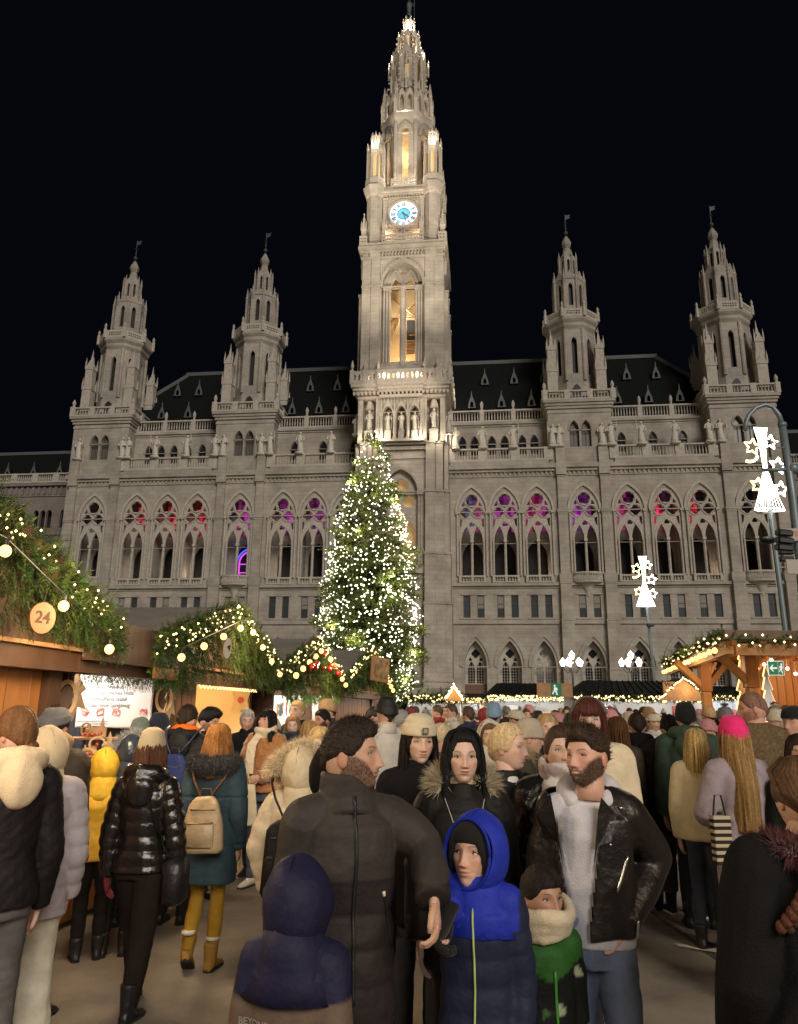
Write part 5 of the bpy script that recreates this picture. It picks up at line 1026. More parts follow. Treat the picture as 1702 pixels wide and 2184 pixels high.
q2 = at(1692, 1140, yy-.14); m = MB(); m.add(bevbox(-.14, .16, -.02, .02, -.16, .14, .01)); v, f = text_mesh('70', .17, .004, .003); m.add((v+np.array((.02, -.025, 0)), f), 1); o = m.build('number_plate', [mat('pale_disc'), mat('orange_paint', (.6, .2, .05), .5)], ck); o.location = q2; o.rotation_euler = (0, -.15, 0)
q2 = at(1690, 1208, yy-.1); m = MB(); m.add(bevbox(-.14, .14, -.02, .02, -.18, .16, .01)); o = m.build('blank_plate', mat('pale_disc'), ck); o.location = q2
for px, py in ((1652, 955), (1694, 972)): a = at(px+16*(px < 1670), py, yy-.08); m = MB(); m.add(tube([a+Vector((-.15, 0, .3)), a+Vector((-.13, 0, 0)), a, a+Vector((.1, 0, .05))], .018, 5)); m.build('cable_hook', MASTM, ck)
# far mast
q = at(1374, 1240, 46); star_ornament(q, 1.05, 'smaller looking glowing star ornament on the far mast right of centre', -.05); lamp('ornament_glow', q+Vector((0, -1.2, 0)), (1, .92, .75), 500, .5)
fm_ = empty('light_mast', (q.x+.05, 46.2, 0), 0, label='slim far mast pole carrying the far star ornament', cat='mast'); m = MB(); m.add(tube([(.35, 0, 0), (.15, 0, 5), (0, 0, q.z)], [.11, .1, .07], 8)); m.build('pole', MASTM, fm_); pf_ = at(1387, 1333, 46)-fm_.location; m = MB(); m.add(bevbox(pf_.x-.22, pf_.x+.22, -.3, -.05, pf_.z-.1, pf_.z+.1, .04)); m.build('loudspeaker', BLACKM, fm_)
# ------------------------------------------------------------------ Christmas tree
TY = 62.0; tx = -2.35; CT = empty('christmas_tree', (tx, TY, 0), 0, label='tall lit spruce Christmas tree covered in white lights before the clock tower', cat='Christmas tree')
zk = [1.5, 2.5, 5, 8.4, 12, 15.5, 19, 22, 24, 25.3]; rk = [1.5, 2.8, 3.7, 3.8, 3.5, 3.1, 2.2, 1.35, .7, .1]
m = MB(); m.add(tube([(0, 0, 0), (0, 0, 12), (0, 0, 25.2)], [.34, .22, .03], 10)); m.build('trunk', mat('bark', (.06, .04, .025), .9, bump=.5), CT)
r = np.random.RandomState(21); nb = 620; zb = 25.2-23.2*np.sqrt(r.rand(nb)); phb = r.rand(nb)*2*PI; lob = 1+.13*np.sin(zb*2.3+phb*2)+.12*r.normal(size=nb)
rb = np.interp(zb, zk, rk)*np.clip(lob, .7, 1.25); m = MB(); tips = []; PP, DD2 = [], []
for i in range(nb):
    d = np.array((math.cos(phb[i]), math.sin(phb[i]), 0)); L_ = rb[i]; dr = -.28 if zb[i] < 18 else .15
    P = [np.array((0, 0, zb[i]+.25)), d*L_*.5+np.array((0, 0, zb[i]+dr*L_*.35)), d*L_+np.array((0, 0, zb[i]+dr*L_*.5+.15))]
    if i % 3 == 0: m.add(tube([tuple(p) for p in P], [.06, .035, .01], 4))
    k = int(20+L_*22); t_ = r.rand(k)**.6; s_ = np.where(t_[:, None] < .5, P[0]+(P[1]-P[0])*t_[:, None]*2, P[1]+(P[2]-P[1])*(t_[:, None]*2-1)); side = r.normal(size=(k, 3))*(.22, .22, .12)
    PP.append(s_+side); dd = d[None]*.9+r.normal(size=(k, 3))*.6; dd[:, 2] -= .25; DD2.append(dd); tips.append(P[2])
m.build('branches', mat('bark'), CT, kind='stuff')
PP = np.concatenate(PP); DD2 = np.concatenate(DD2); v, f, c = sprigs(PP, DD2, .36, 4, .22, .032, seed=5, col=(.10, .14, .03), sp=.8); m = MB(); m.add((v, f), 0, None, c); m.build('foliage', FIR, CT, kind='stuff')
lt = []; g = random.Random(31)
while len(lt) < 2400:
    z = 25.3-23.0*math.sqrt(g.random()); a = g.uniform(0, 2*PI); rr = np.interp(z, zk, rk)*(1+.1*math.sin(z*2.3+a*2)+g.gauss(0, .07))+.05; lt.append((rr*math.cos(a), rr*math.sin(a), z))
front = sorted(lt, key=lambda p: p[1])
OB = MB(); OB.add(ball((0, 0, 0), .055, 6, 4)); OBM = OB.mesh('light_bulb', LEDC)
sel = front[:300]; rest = front[300:]
for p in sel: o = obj('light_bulb', OBM, CT, loc=p); o.scale = (g.uniform(.7, 1.35),)*3
leds('far_light_bulbs', rest, .055, CT, LEDC, kind='stuff')
for i in range(22):
    z = 3+20*(i/21); a = -PI/2+1.3*math.sin(i*2.4); rr = np.interp(z, zk, rk)*1.06+.25; lamp('tree_light', (tx+rr*math.cos(a), TY+rr*math.sin(a), z), (1, .90, .58), 170, .15)
# ------------------------------------------------------------------ people
def cloth(name, rough, bump=.15, bscale=120., sheen=.0, coat=0., var=.12, vscale=14, spec=.4): return mat(name, (.5, .5, .5), rough, vcol=True, var=var, vscale=vscale, bump=bump, bscale=bscale, sheen=sheen, coat=coat, spec=spec)
WOOL = cloth('wool_cloth', .95, .3, 120, .0, spec=.1); NYLON = cloth('nylon_cloth', .62, .5, 16, spec=.18); SHINY = cloth('shiny_nylon', .22, .35, 26, coat=.25, var=.05); LEATHER = cloth('leather', .42, .5, 22, coat=.08)
DENIM = cloth('denim', .85, .25, 200, var=.22, vscale=9); KNIT = cloth('knit', .95, .25, 150, .08); FURM = cloth('fake_fur', .8, 0, 10, .4, var=.25, vscale=40); HAIRM = cloth('hair', .6, .4, 160, var=.3, vscale=70, spec=.25)
SKINM = mat('skin', (.6, .4, .3), .5, vcol=True, var=.05, vscale=30, bump=.05, bscale=150, spec=.35); SKINM.node_tree.nodes['Principled BSDF'].inputs['Subsurface Weight'].default_value = .06; SKINM.node_tree.nodes['Principled BSDF'].inputs['Subsurface Radius'].default_value = (.02, .008, .004)
EYEM = mat('eye', (.8, .8, .8), .15, vcol=True); RUBBER = cloth('shoe_rubber', .6, .1)
def np_noise(P, f, seed=0):
    r = np.random.RandomState(seed); o = np.zeros(len(P))
    for i in range(5):
        k = r.normal(size=3); k = k/np.linalg.norm(k)*f*(1+.35*i); o += np.sin(P@k+r.rand()*6.28+1.3*np.sin(P@(np.roll(k, 1)*.7)+i))/(1+.3*i)
    return o/2.6
_tmp = {}
def remesh(mb, vox, name, smooth=1):
    me = mb.mesh(name, [], False); o = bpy.data.objects.new('t', me); C.objects.link(o)
    md = o.modifiers.new('r', 'REMESH'); md.mode = 'VOXEL'; md.voxel_size = vox; md.adaptivity = 0
    if smooth: ms = o.modifiers.new('s', 'SMOOTH'); ms.iterations = smooth; ms.factor = .5
    dg = bpy.context.evaluated_depsgraph_get(); dg.update(); e = o.evaluated_get(dg); m2 = bpy.data.meshes.new_from_object(e)
    bpy.data.objects.remove(o); bpy.data.meshes.remove(me)
    return m2
def arr(me):
    v = np.zeros(len(me.vertices)*3); me.vertices.foreach_get('co', v); return v.reshape(-1, 3)
def setcol(me, c):
    ca = me.color_attributes.get('col') or me.color_attributes.new('col', 'FLOAT_COLOR', 'POINT')
    ca.data.foreach_set('color', np.hstack([c, np.ones((len(c), 1))]).ravel().astype(np.float32))
def finish(me, name, m, parent, colf, fold=0., ff=18., seed=0, fz=(1, 1, 1), dispf=None, **k):
    V = arr(me); n = np.zeros(len(V)*3); me.vertex_normals.foreach_get('vector', n); n = n.reshape(-1, 3)
    if fold or dispf:
        d = np.zeros(len(V))
        if fold: q = np_noise(V*np.array(fz), ff, seed); d += fold*(1-2*np.abs(q))*(.6+.4*np_noise(V, ff*.3, seed+5))
        if dispf: d += dispf(V)
        V2 = V+n*d[:, None]; me.vertices.foreach_set('co', V2.ravel())
    me.polygons.foreach_set('use_smooth', [True]*len(me.polygons))
    c = colf(V) if callable(colf) else np.tile(np.array(colf, float), (len(V), 1))
    me.materials.clear(); me.materials.append(m); setcol(me, c); me.update(); me.name = name
    return obj(name, me, parent, **k)
def ellring(cx, cy, z, rx, ry, n=24, p=2.4):
    t = np.arange(n)/n*2*PI; c, s = np.cos(t), np.sin(t)
    return [(cx+rx*np.sign(a)*abs(a)**(2/p), cy+ry*np.sign(b)*abs(b)**(2/p), z) for a, b in zip(c, s)]
def interp_path(pts, step):
    P = [np.array(p, float) for p in pts]; out = []
    for a, b in zip(P[:-1], P[1:]):
        n = max(1, int(np.linalg.norm((b-a)[:3])/step))
        for i in range(n): out.append(a+(b-a)*i/n)
    out.append(P[-1]); return out
def limb(mb, pts, seg=14, puff=0., pitch=.07, step=.012, flat=1.):
    """pts: (x,y,z,r) corners, rounded; puff adds quilted baffles"""
    P = [np.array(p, float) for p in pts]
    if len(P) > 2:    # soften bends
        Q = [P[0]]
        for i in range(1, len(P)-1): Q += [P[i]*.72+P[i-1]*.28*1.0, P[i]*.94+.03*P[i-1]+.03*P[i+1], P[i]*.72+P[i+1]*.28]
        P = Q+[P[-1]]
    L = interp_path(P, step); s = 0; pts2, rr = [], []
    for i, p in enumerate(L):
        if i: s += np.linalg.norm((p-L[i-1])[:3])
        pts2.append(tuple(p[:3])); rr.append(p[3]+(puff*(abs(math.sin(PI*s/pitch))**.6-.7) if puff else 0))
    mb.add(tube(pts2, rr, seg, True, flat))
def gs(x, z, cx, cz, sx, sz): return np.exp(-((x-cx)/sx)**2/2-((z-cz)/sz)**2/2)
SKIN = (.56, .36, .26)
def head_arrays(o, nphi=80, nth=84):
    ph = np.linspace(-PI, PI, nphi, endpoint=False); ph = ph-.32*np.sin(ph)*1.0       # denser in front
    th = np.linspace(0, 1, nth); zc = np.cos(PI*th); zc = np.where(zc < .45, zc, zc)
    T, P = np.meshgrid(zc, ph, indexing='ij'); a, b, bb, c = .0745, .092, .1, .118
    z = c*T; az = np.abs(T)
    sx = np.sqrt(np.clip(1-az**2.3, 0, 1)); sf = np.sqrt(np.clip(1-az**np.where(T > 0, 2.2, 3.4), 0, 1))
    t = np.clip((-z-.015)/.1, 0, 1); sx = sx*(1-(.30 if o.get('fem') else .2)*t**1.4); sb = np.sqrt(np.clip(1-az**2.2, 0, 1))*(1-.3*t)
    x = a*sx*np.sin(P); cp = np.cos(P); y = np.where(cp > 0, -b*sf*cp, -bb*sb*cp); wf = np.clip(cp*1.6, 0, 1)
    ax = np.abs(x)
    d = -.0045*gs(ax, z, .03, .027, .02, .007)+.0105*gs(ax, z, .031, .009, .014, .0105)
    am = np.where(z > -.030, np.interp(z, [-.03, .02, .03], [.024, .004, 0]), np.interp(z, [-.042, -.030], [0, .024]))
    wd = np.interp(z, [-.04, -.02, .02], [.0105, .0085, .0065]); d -= am*np.exp(-(x/wd)**2/2)*o.get('nose', 1.0)
    d -= .009*gs(ax, z, .012, -.031, .005, .005)
    d -= .006*gs(x, z, 0, -.057, .026, .018)+.0042*gs(x, z, 0, -.0495, .016, .0033)+.0048*gs(x, z, 0, -.0605, .014, .0042)-.0045*gs(x, z, 0, -.0548, .021, .0018)
    sm = o.get('smile', 0); d += .003*gs(ax, z, .03, -.052+.006*sm, .005, .006)*(1+sm)
    d -= -.004*gs(x, z, 0, -.073, .018, .005)+.014*gs(x, z, 0, -.098, .02, .014)+.005*gs(ax, z, .048, -.008, .016, .013)*(1+.8*sm)-.004*gs(ax, z, .05, -.052, .016, .018)
    beard = o.get('beard')
    skin = np.array(o.get('skin', SKIN)); col = np.tile(skin, x.shape+(1,))
    def blend(mask, c, k=1.): nonlocal col; m_ = np.clip(mask*k, 0, 1)[..., None]*(y < 0)[..., None]; col = col*(1-m_)+np.array(c)*m_
    blend(gs(ax, z, .046, -.022, .02, .016)+gs(x, z, 0, -.03, .012, .01), skin*np.array((1.05, .78, .74)), .5)
    blend(gs(ax, z, .031, .008, .017, .010), skin*np.array((.62, .55, .52)), .75 if o.get('fem') else .55)
    lip = np.exp(-(x/.0185)**4)*np.exp(-((z+.0555-.012*sm*(ax/.02)**2)/(.0068 if o.get('fem') else .0055))**4); blend(lip, o.get('lips', skin*np.array((.85, .5, .48))), 1.); blend(np.exp(-(x/.02)**4)*np.exp(-((z+.0550)/.0013)**2), (.08, .03, .03), .8)
    if sm > .6: blend(np.exp(-(x/.014)**4)*np.exp(-((z+.0555)/.0028)**4), (.75, .72, .66), .9)
    bc = o.get('browc', (.03, .02, .015)); arcz = .0265+.006*np.exp(-((ax-.035)/.018)**2)+o.get('worry', 0)*(.045-ax)*.12
    blend(np.exp(-((z-arcz)/.0027)**2)*np.exp(-((ax-.031)/.0165)**6), bc, .95)
    blend(gs(ax, z, .0065, -.037, .0035, .0018), skin*.25, .8)
    if beard:
        zb = -.047+.052*(np.clip((ax-.026)/.046, 0, 1))**1.4
        bm = 1/(1+np.exp(-(zb-z)/.0028)); bm = np.maximum(bm, .9*np.exp(-(x/.024)**4)*np.exp(-((z+.044)/.0045)**2))
        bm = bm*np.clip(1-np.exp(-(x/.019)**4)*np.exp(-((z+.0565)/.006)**4), 0, 1)*(.55+.45*np.clip((ax-.0)/.03+np.clip((-z-.07)/.02, 0, 1), 0, 1))
        m_ = (np.clip(bm, 0, 1)*(y < .02)*beard)[..., None]; nz = (.75+.5*np.random.RandomState(3).rand(*x.shape))[..., None]; col = col*(1-m_)+np.array(o.get('beardc', (.035, .022, .016)))*nz*m_
        d -= .004*np.clip(bm, 0, 1)*beard; o['_bm'] = (bm*(y < .02)).ravel()
    y = y+d*wf; 
    V = np.stack([x, y, z], -1).reshape(-1, 3); nz_, np_ = x.shape; Fc = []
    for i in range(nz_-1):
        for j in range(np_): k = (j+1) % np_; Fc.append((i*np_+j, (i+1)*np_+j, (i+1)*np_+k, i*np_+k))
    return V, Fc, col.reshape(-1, 3)
def add_hand(mb, wrist, d, n, side, s=1., curl=.5, r=1., col=SKIN, thumb=.6, spread=.0):
    t = Vector(d).normalized(); n = Vector(n); n = (n-t*n.dot(t)).normalized(); x = t.cross(n)*side; wv = Vector(wrist)
    def ring(q, w_, h_, e=0): c = wv+t*q*s; return [tuple(c+x*(w_*s*r*math.cos(a)+e*s)+n*(h_*s*r*math.sin(a))) for a in np.arange(12)/12*2*PI]
    mb.add(stack([ring(-.03, .026, .02), ring(.0, .027, .019), ring(.03, .037, .017, .002), ring(.065, .042, .016), ring(.088, .040, .012)]), 0, None, col)
    for i, (o_, L_) in enumerate(((-.030, .062), (-.010, .078), (.011, .083), (.031, .074))):
        p = wv+t*.083*s+x*o_*s*1.0; a = curl*(.5+.1*i); P = [p-t*.015*s, p]; 
        for q, fl in enumerate((.45, .32, .23)):
            dr = (t*math.cos(a)+n*math.sin(a)+x*o_*spread*6).normalized(); p = p+dr*L_*fl*s; P.append(p); a += curl*.85
        mb.add(tube(P, [.0098*s*r, .0098*s*r, .0088*s*r, .008*s*r, .006*s*r], 8), 0, None, col)
    p = wv+t*.022*s+x*.026*s; P = [p-x*.01*s, p, p+(x*.7+t*.55+n*.35*thumb).normalized()*.036*s]; P.append(P[-1]+(x*.25+t*.9+n*.4*thumb).normalized()*.03*s); P.append(P[-1]+(t*1+n*.4*thumb-x*.1).normalized()*.022*s)
    mb.add(tube(P, [.015*s*r, .015*s*r, .012*s*r, .0105*s*r, .0075*s*r], 8), 0, None, col)
def spikes(path, rad, n, L_, col, seed=0, w_=.0025, droop=.3, center=None, jit=.35):
    """fur: n thin tapering hairs around a path"""
    r = np.random.RandomState(seed); P = np.array(path, float); m = len(P)
    u = r.rand(n)*(m-1); i = u.astype(int); f = (u-i)[:, None]; A = P[i]*(1-f)+P[np.minimum(i+1, m-1)]*f
    D = r.normal(size=(n, 3)); T = P[np.minimum(i+1, m-1)]-P[i]; T /= (np.linalg.norm(T, axis=1)[:, None]+1e-9); D -= T*(D*T).sum(1)[:, None]; D /= np.linalg.norm(D, axis=1)[:, None]
    B = A+D*rad; E_ = D+r.normal(size=(n, 3))*jit; E_[:, 2] -= droop; E_ /= np.linalg.norm(E_, axis=1)[:, None]
    tip = B+E_*(L_*(.5+r.rand(n)*.8))[:, None]; S = np.cross(E_, r.normal(size=(n, 3))); S /= np.linalg.norm(S, axis=1)[:, None]
    V = np.stack([B-S*w_, B+S*w_, tip], 1).reshape(-1, 3); Fc = [(3*k, 3*k+1, 3*k+2) for k in range(n)]
    c = np.repeat(np.array(col)[None]*(.6+.7*r.rand(n))[:, None], 3, 0)
    return V, Fc, c
def fur(name, path, rad, n, L_, col, parent, seed=0, w_=.0017, droop=.3, seg=10):
    m = MB(); m.add(tube([tuple(p) for p in path], rad, seg), 0, None, tuple(np.array(col)*.6)); v, f, c = spikes(path, rad*.8, int(n*2.2), L_, col, seed, w_, droop); m.add((v, f), 0, None, c)
    return m.build(name, FURM, parent, True)
def hair_cap(o, hs, infl=.014, line=.062, side=-.02, nape=-.07, front=1.0, n=(60, 44), temple=.95, quiff=0., seed=1, mess=.0035):
    """hair shell hugging the skull; below the hairline it dives inside the head"""
    ph = np.linspace(-PI, PI, n[0], endpoint=False); tz = np.cos(PI*np.linspace(0, .86, n[1])); T, P = np.meshgrid(tz, ph, indexing='ij')
    c = .118; z = c*T; s = np.sqrt(np.clip(1-np.abs(T)**2.2, 0, 1)); cp = np.cos(P); ap = np.abs(P)
    hl = np.interp(ap, [0, temple*.75, temple, temple+.35, 1.9, PI], [line, line-.004, line-.03, side, side, nape])
    k = 1/(1+np.exp(-(z-hl)/.0035)); nz = np_noise(np.stack([P.ravel()*3, z.ravel()*20, cp.ravel()], 1), 3.5, seed).reshape(P.shape)
    th = infl*(.75+.25*np.clip((z-hl)/.03, 0, 1))+mess*nz+quiff*np.exp(-((P)/.7)**2)*np.exp(-((z-.09)/.03)**2)
    sc = k*th-(1-k)*.012
    x = (.0745*s+sc*s**.3)*np.sin(P); y = np.where(cp > 0, -(.092*s+sc*s**.3)*cp, -(.1*s+sc*s**.3)*cp); z2 = z+k*th*np.clip(T, 0, 1)
    V = np.stack([x, y, z2], -1).reshape(-1, 3)*hs; Fc = []; q = n[0]
    for i in range(n[1]-1):
        for j in range(q): kk = (j+1) % q; Fc.append((i*q+j, (i+1)*q+j, (i+1)*q+kk, i*q+kk))
    st = np_noise(np.stack([P.ravel()*9, z.ravel()*4, cp.ravel()*6], 1), 5, seed+3)
    return V, Fc, np.clip(np.array(o['hair'])[None]*(1+.35*st[:, None]), 0, 1)
def hair_long(o, hs, L_, phi0=1.0, wide=.03, seed=2, back=.0, wave=0., n=64, thick=.022, over=.03, tips=.02):
    rows = 40; R_ = np.random.RandomState(seed); ph = np.linspace(phi0, 2*PI-phi0, n); rings = []; cols = []
    lenj = 1+tips*4*np_noise(np.stack([ph*4, ph*0, ph*0], 1), 3, seed+9)
    for i in range(rows+1):
        t = i/rows; z0 = .098-t*(L_+.098)
        f = np.interp(z0, [-L_, -.16, -.06, .0, .05, .098], [1.0+.0, 1.0, 1.02, 1.03, .93, .62]); w_ = wide*np.clip((-z0+.02)/.18, 0, 1)
        q = np_noise(np.stack([ph*7, np.full_like(ph, z0*2.5), ph*0], 1), 4, seed)*.006+np_noise(np.stack([ph*2, np.full_like(ph, z0*9), ph*0], 1), 2, seed+1)*wave
        rx = (.087+w_)*f+q+.002; ry = (.108+w_*.5+back*np.clip(-z0/.3, 0, 1))*f+q
        taper = np.clip((L_+z0)/.06, .25, 1)
        z = np.where(z0 < -.1, -.1+(z0+.1)*lenj, z0)
        cy = np.cos(ph); out = np.stack([rx*np.sin(ph), np.where(cy > 0, -(.092)*f*cy-q-.003, -ry*cy), z], 1)
        inn = out.copy(); inn[:, :2] *= (1-thick*taper/.09)[..., None] if np.ndim(taper) else (1-thick*taper/.09)
        rings.append(np.vstack([out, inn[::-1]])*hs); st = np_noise(np.stack([ph*11, np.full_like(ph, z0*2), ph*0], 1), 5, seed+7); cc = np.array(o['hair'])[None]*.7*(1+.45*st[:, None])*(1.0+.25*t*o.get('ombre', 0)); cols.append(np.vstack([cc, cc[::-1]*.5]))
    v, f = stack([r.tolist() for r in rings]); return v, f, np.clip(np.vstack(cols), 0, 1)
def strands(o, hs, base, n, L_, seed, r0=.0008, spread=.02, top=True):
    """loose locks following the curtain"""
    R_ = random.Random(seed); m = MB()
    for i in range(n):
        a = R_.uniform(base[0], base[1]); z = R_.uniform(-.02, .07); P = []; ln = L_*R_.uniform(.6, 1.06); w1 = R_.uniform(-1, 1)*spread; rr = R_.uniform(.96, 1.07)
        if top and i % 2: z = .04; w1 *= .6; P = [(.02*math.sin(a)*hs, -.02*math.cos(a)*hs+.01, .134*hs), (.062*math.sin(a)*hs, -.078*math.cos(a)*hs, .118*hs), (.085*math.sin(a)*hs, -.104*math.cos(a)*hs, .085*hs)]
        for k in range(7):
            t = k/6; zz = z-t*ln; wd = np.interp(zz, [-.25, -.1, 0, .05, .1], [1.28, 1.18, 1.12, 1.02, .7])*rr
            P.append((.087*wd*math.sin(a+w1*t)*hs, -.108*wd*math.cos(a+w1*t)*hs*(1 if math.cos(a) < 0 else .9), zz*hs))
        m.add(tube(P, ([r0*2, r0*3, r0*3] if len(P) > 7 else [])+[r0*2, r0*3, r0*3, r0*3, r0*2.4, r0*1.8, r0*.5], 4), 0, None, tuple(np.array(o['hair'])*R_.uniform(.65, 1.45)))
    return m
def person(label, x, y, h=1.72, rz=0., lod=1, look=(0, 0), coat=None, legs=None, shoes=(.02, .02, .02), arms=None, feet=None, hat=None, hairstyle='short', skin=SKIN, build=1., group=None, z=0., hands=(1, 1), glove=None, curl=.45, lean=0., **o):
    """local frame: facing -y; rz turns the whole figure"""
    s = h/1.75; hs = s**.42*o.get('hsc', 1.); o['skin'] = skin; o.setdefault('hair', (.03, .02, .015)); vox = {0: .0085, 1: .012, 2: .019, 3: .032}[lod]; coat = dict(coat or {}); legs = dict(legs or {})
    R = empty('person', (x, y, z), rz, label=label, cat='person', group=group)
    zs = h-o.get('nk', .292)*hs; zh = .53*h; zt = lambda t: zh+(zs-zh)*t; b = build*s*.87
    sh = .176*b; hz = h-.118*hs
    el = [(-.25, .03), (.25, .03)]
    A = arms or {}
    EL = {-1: A.get('le', (-.235, .04, .62)), 1: A.get('re', (.235, .04, .62))}; WR = {-1: A.get('lw', (-.235, -.05, .485)), 1: A.get('rw', (.235, -.05, .485))}
    EL = {k: (v[0]*b, v[1]*b, v[2]*h) for k, v in EL.items()}; WR = {k: (v[0]*b, v[1]*b, v[2]*h) for k, v in WR.items()}
    ft = feet or ((-.1, 0), (.1, .02)); lz = [f[2] if len(f) > 2 else 0 for f in ft]
    FT = {-1: (ft[0][0]*b, ft[0][1]*s, .085*s+lz[0]), 1: (ft[1][0]*b, ft[1][1]*s, .085*s+lz[1])}
    KN = {k: (.5*(FT[k][0]+k*.09*b), .5*FT[k][1]-.03*s-(.05*s if FT[k][2] > .1*s else 0), .275*h+.2*(FT[k][2]-.085*s)) for k in FT}
    sy = lambda t: lean*t       # forward lean
    def torso(mb, bulk, z0, z1t=1.06, puff=0, pitch=.09, flare=0., step=.012, waist=1., neck=True):
        fem = o.get('fem'); zz = np.arange(z0, zt(z1t), step*1.0); rings = []
        for q in zz:
            t = (q-zh)/(zs-zh); rx = np.interp(t, [-.9, -.25, 0, .32, .72, .92, 1.0, 1.06], [.165, .172, .172 if fem else .162, (.132 if fem else .148)*waist, .160, .158, .115, .06])*b; ry = np.interp(t, [-.9, -.2, 0, .3, .75, .92, 1.0, 1.06], [.122, .126, .12, .105, .125, .112, .085, .05])*b
            k = puff*(abs(math.sin(PI*q/pitch))**.6-.7) if puff and t < .97 else 0; fl = flare*max(0, -t)
            rings.append(ellring(0, sy(t)*-1, q, rx+bulk*(1 if t<.9 else .6)+k+fl, ry+bulk*(1 if t<.9 else .6)+k+fl*.8, 26, 2.3))
        mb.add(stack(rings))
        if neck: mb.add(tube([(0, -sy(1), zt(.98)), (0, -sy(1)+.0, zt(1.1)), (0, -sy(1.1)-.0, hz-.07*hs)], [(.08*b, .07*b), (.066*b, .066*b), (.052*hs, .052*hs)], 16, up=(1, 0, 0)))
        for k in (-1, 1): mb.add(tube([(0, -sy(1), zt(1.0)), (k*sh*.35, -sy(1), zt(.985)), (k*sh*.7, -sy(1), zt(.955)), (k*sh*.97, -sy(1), zt(.925))], [.055*b+bulk*.5, .056*b+bulk*.6, .058*b+bulk*.8, .058*b+bulk*.9], 14)); mb.add(ball((k*sh*.97, -sy(1), zt(.92)), .06*b+bulk*.95, 14, 10))
    def sleeve(mb, k, bulk, puff=0, pitch=.07, trim=1., r=(.064, .06, .05, .043)):
        S = np.array((k*sh*.98, -sy(1), zt(.92))); e = np.array(EL[k]); w_ = np.array(WR[k]); w_ = e+(w_-e)*trim
        limb(mb, [(*S, r[0]*b+bulk), (*(S*.5+e*.5), r[1]*b+bulk), (*e, r[2]*b+bulk*.85), (*w_, r[3]*b+bulk*.55)], 14, puff, pitch)
    def leg(mb, k, bulk, z0=.0, rr=(.086, .06, .056, .044)):
        f = np.array(FT[k]); n_ = np.array(KN[k]); hp = np.array((k*.085*b, 0, zh-.02*s)); f2 = f.copy(); f2[2] = max(f[2]+z0, .03)
        mb.add(tube([tuple(hp), tuple(hp*.5+n_*.5), tuple(n_), tuple(n_*.55+f*.45), tuple(f2)], [rr[0]*b+bulk, (rr[0]+rr[1])*.5*b+bulk, rr[1]*b+bulk, rr[2]*b*1.02+bulk, rr[3]*b+bulk], 14))
    # body
    if lod < 3:
        mb = MB(); torso(mb, -.012, zh-.08*s, step=.02)
        for k in (-1, 1):
            sleeve(mb, k, -.02); leg(mb, k, -.02)
            f = FT[k]; mb.add(ball((f[0], f[1]-.06*s, f[2]-.05*s), .035*s, 8, 5, 1, 2.2, .9))
        bm = remesh(mb, .025, 'body', 1); V = arr(bm); fs = [tuple(p.vertices) for p in bm.polygons]; bpy.data.meshes.remove(bm)
        B = MB(); B.add((V, fs), 0, None, skin)
    else:
        B = MB(); B.add(lathe([(.05, zt(1)), (.05, hz-.05)], 8), 0, None, skin)
        B.add(lathe([(.1*b, zh), (.1*b, zt(1))], 8), 0, None, skin)
    hd, hf, hc = head_arrays(o, *((96, 100) if lod == 0 else (72, 76) if lod == 1 else (40, 40) if lod == 2 else (20, 18)))
    HM = Matrix.Translation((0, -sy(1.15)-o.get('hfwd', .012), hz)) @ Matrix.Rotation(look[0], 4, 'Z') @ Matrix.Rotation(-look[1], 4, 'X') @ Matrix.Rotation(o.get('tilt', 0), 4, 'Y')
    B.add((hd*hs, hf), 0, HM, hc)
    if o.get('beard') and lod < 2 and '_bm' in o:
        rs = np.random.RandomState(11); w_ = o['_bm']**2*(hd[:, 1] < .03)*np.clip(1-np.abs(hd[:, 2])/.117, .02, 1); ix = rs.choice(len(hd), int(3800*o['beard']**2), p=w_/w_.sum()); Pn = hd[ix]+rs.normal(size=(len(ix), 3))*.0012; nn_ = Pn*np.array((1.6, 1, .3)); nn_ /= np.linalg.norm(nn_, axis=1)[:, None]
        Dn = nn_*.5+np.array((0, -.15, -.8))+rs.normal(size=Pn.shape)*.3; Dn /= np.linalg.norm(Dn, axis=1)[:, None]; Sn = np.cross(Dn, nn_); Sn /= np.linalg.norm(Sn, axis=1)[:, None]; Vn = np.stack([Pn-Sn*.0006, Pn+Sn*.0006, Pn+Dn*(.004+.006*rs.rand(len(ix)))[:, None]+nn_*.0015], 1).reshape(-1, 3)
        mbd = MB(); mbd.add((Vn*hs, [(3*i, 3*i+1, 3*i+2) for i in range(len(ix))]), 0, HM, np.repeat(np.array(o.get('beardc', (.035, .022, .016)))[None]*(.4+1.6*rs.rand(len(ix)))[:, None], 3, 0)); mbd.build('beard', HAIRM, R, True)
    B.add(tube([(0, .006, -.17*hs), (0, .012, -.12*hs), (0, .014, -.03*hs)], [.062*hs, .054*hs, .056*hs], 18), 0, HM, tuple(np.array(skin)*.97))
    for k in (-1, 1):
        v, f = ball((k*.074*hs, .012*hs, -.008*hs), .03*hs, 10, 8, .28, .62, 1.0); B.add((v, f), 0, HM, tuple(np.array(skin)*np.array((1, .82, .8))))
    if lod < 3:
        for i, k in enumerate((-1, 1)):
            if hands[i]:
                d = Vector(WR[k])-Vector(EL[k]); nn = A.get('ln' if k < 0 else 'rn', (-k, -.1, 0)); d = Vector(A.get('ld' if k < 0 else 'rd', d)); add_hand(B, WR[k], d, nn, A.get('ls' if k < 0 else 'rs', k), s*1.0, A.get('lc' if k < 0 else 'rc', curl), 1., skin)
    B.build('body', SKINM, R, True)
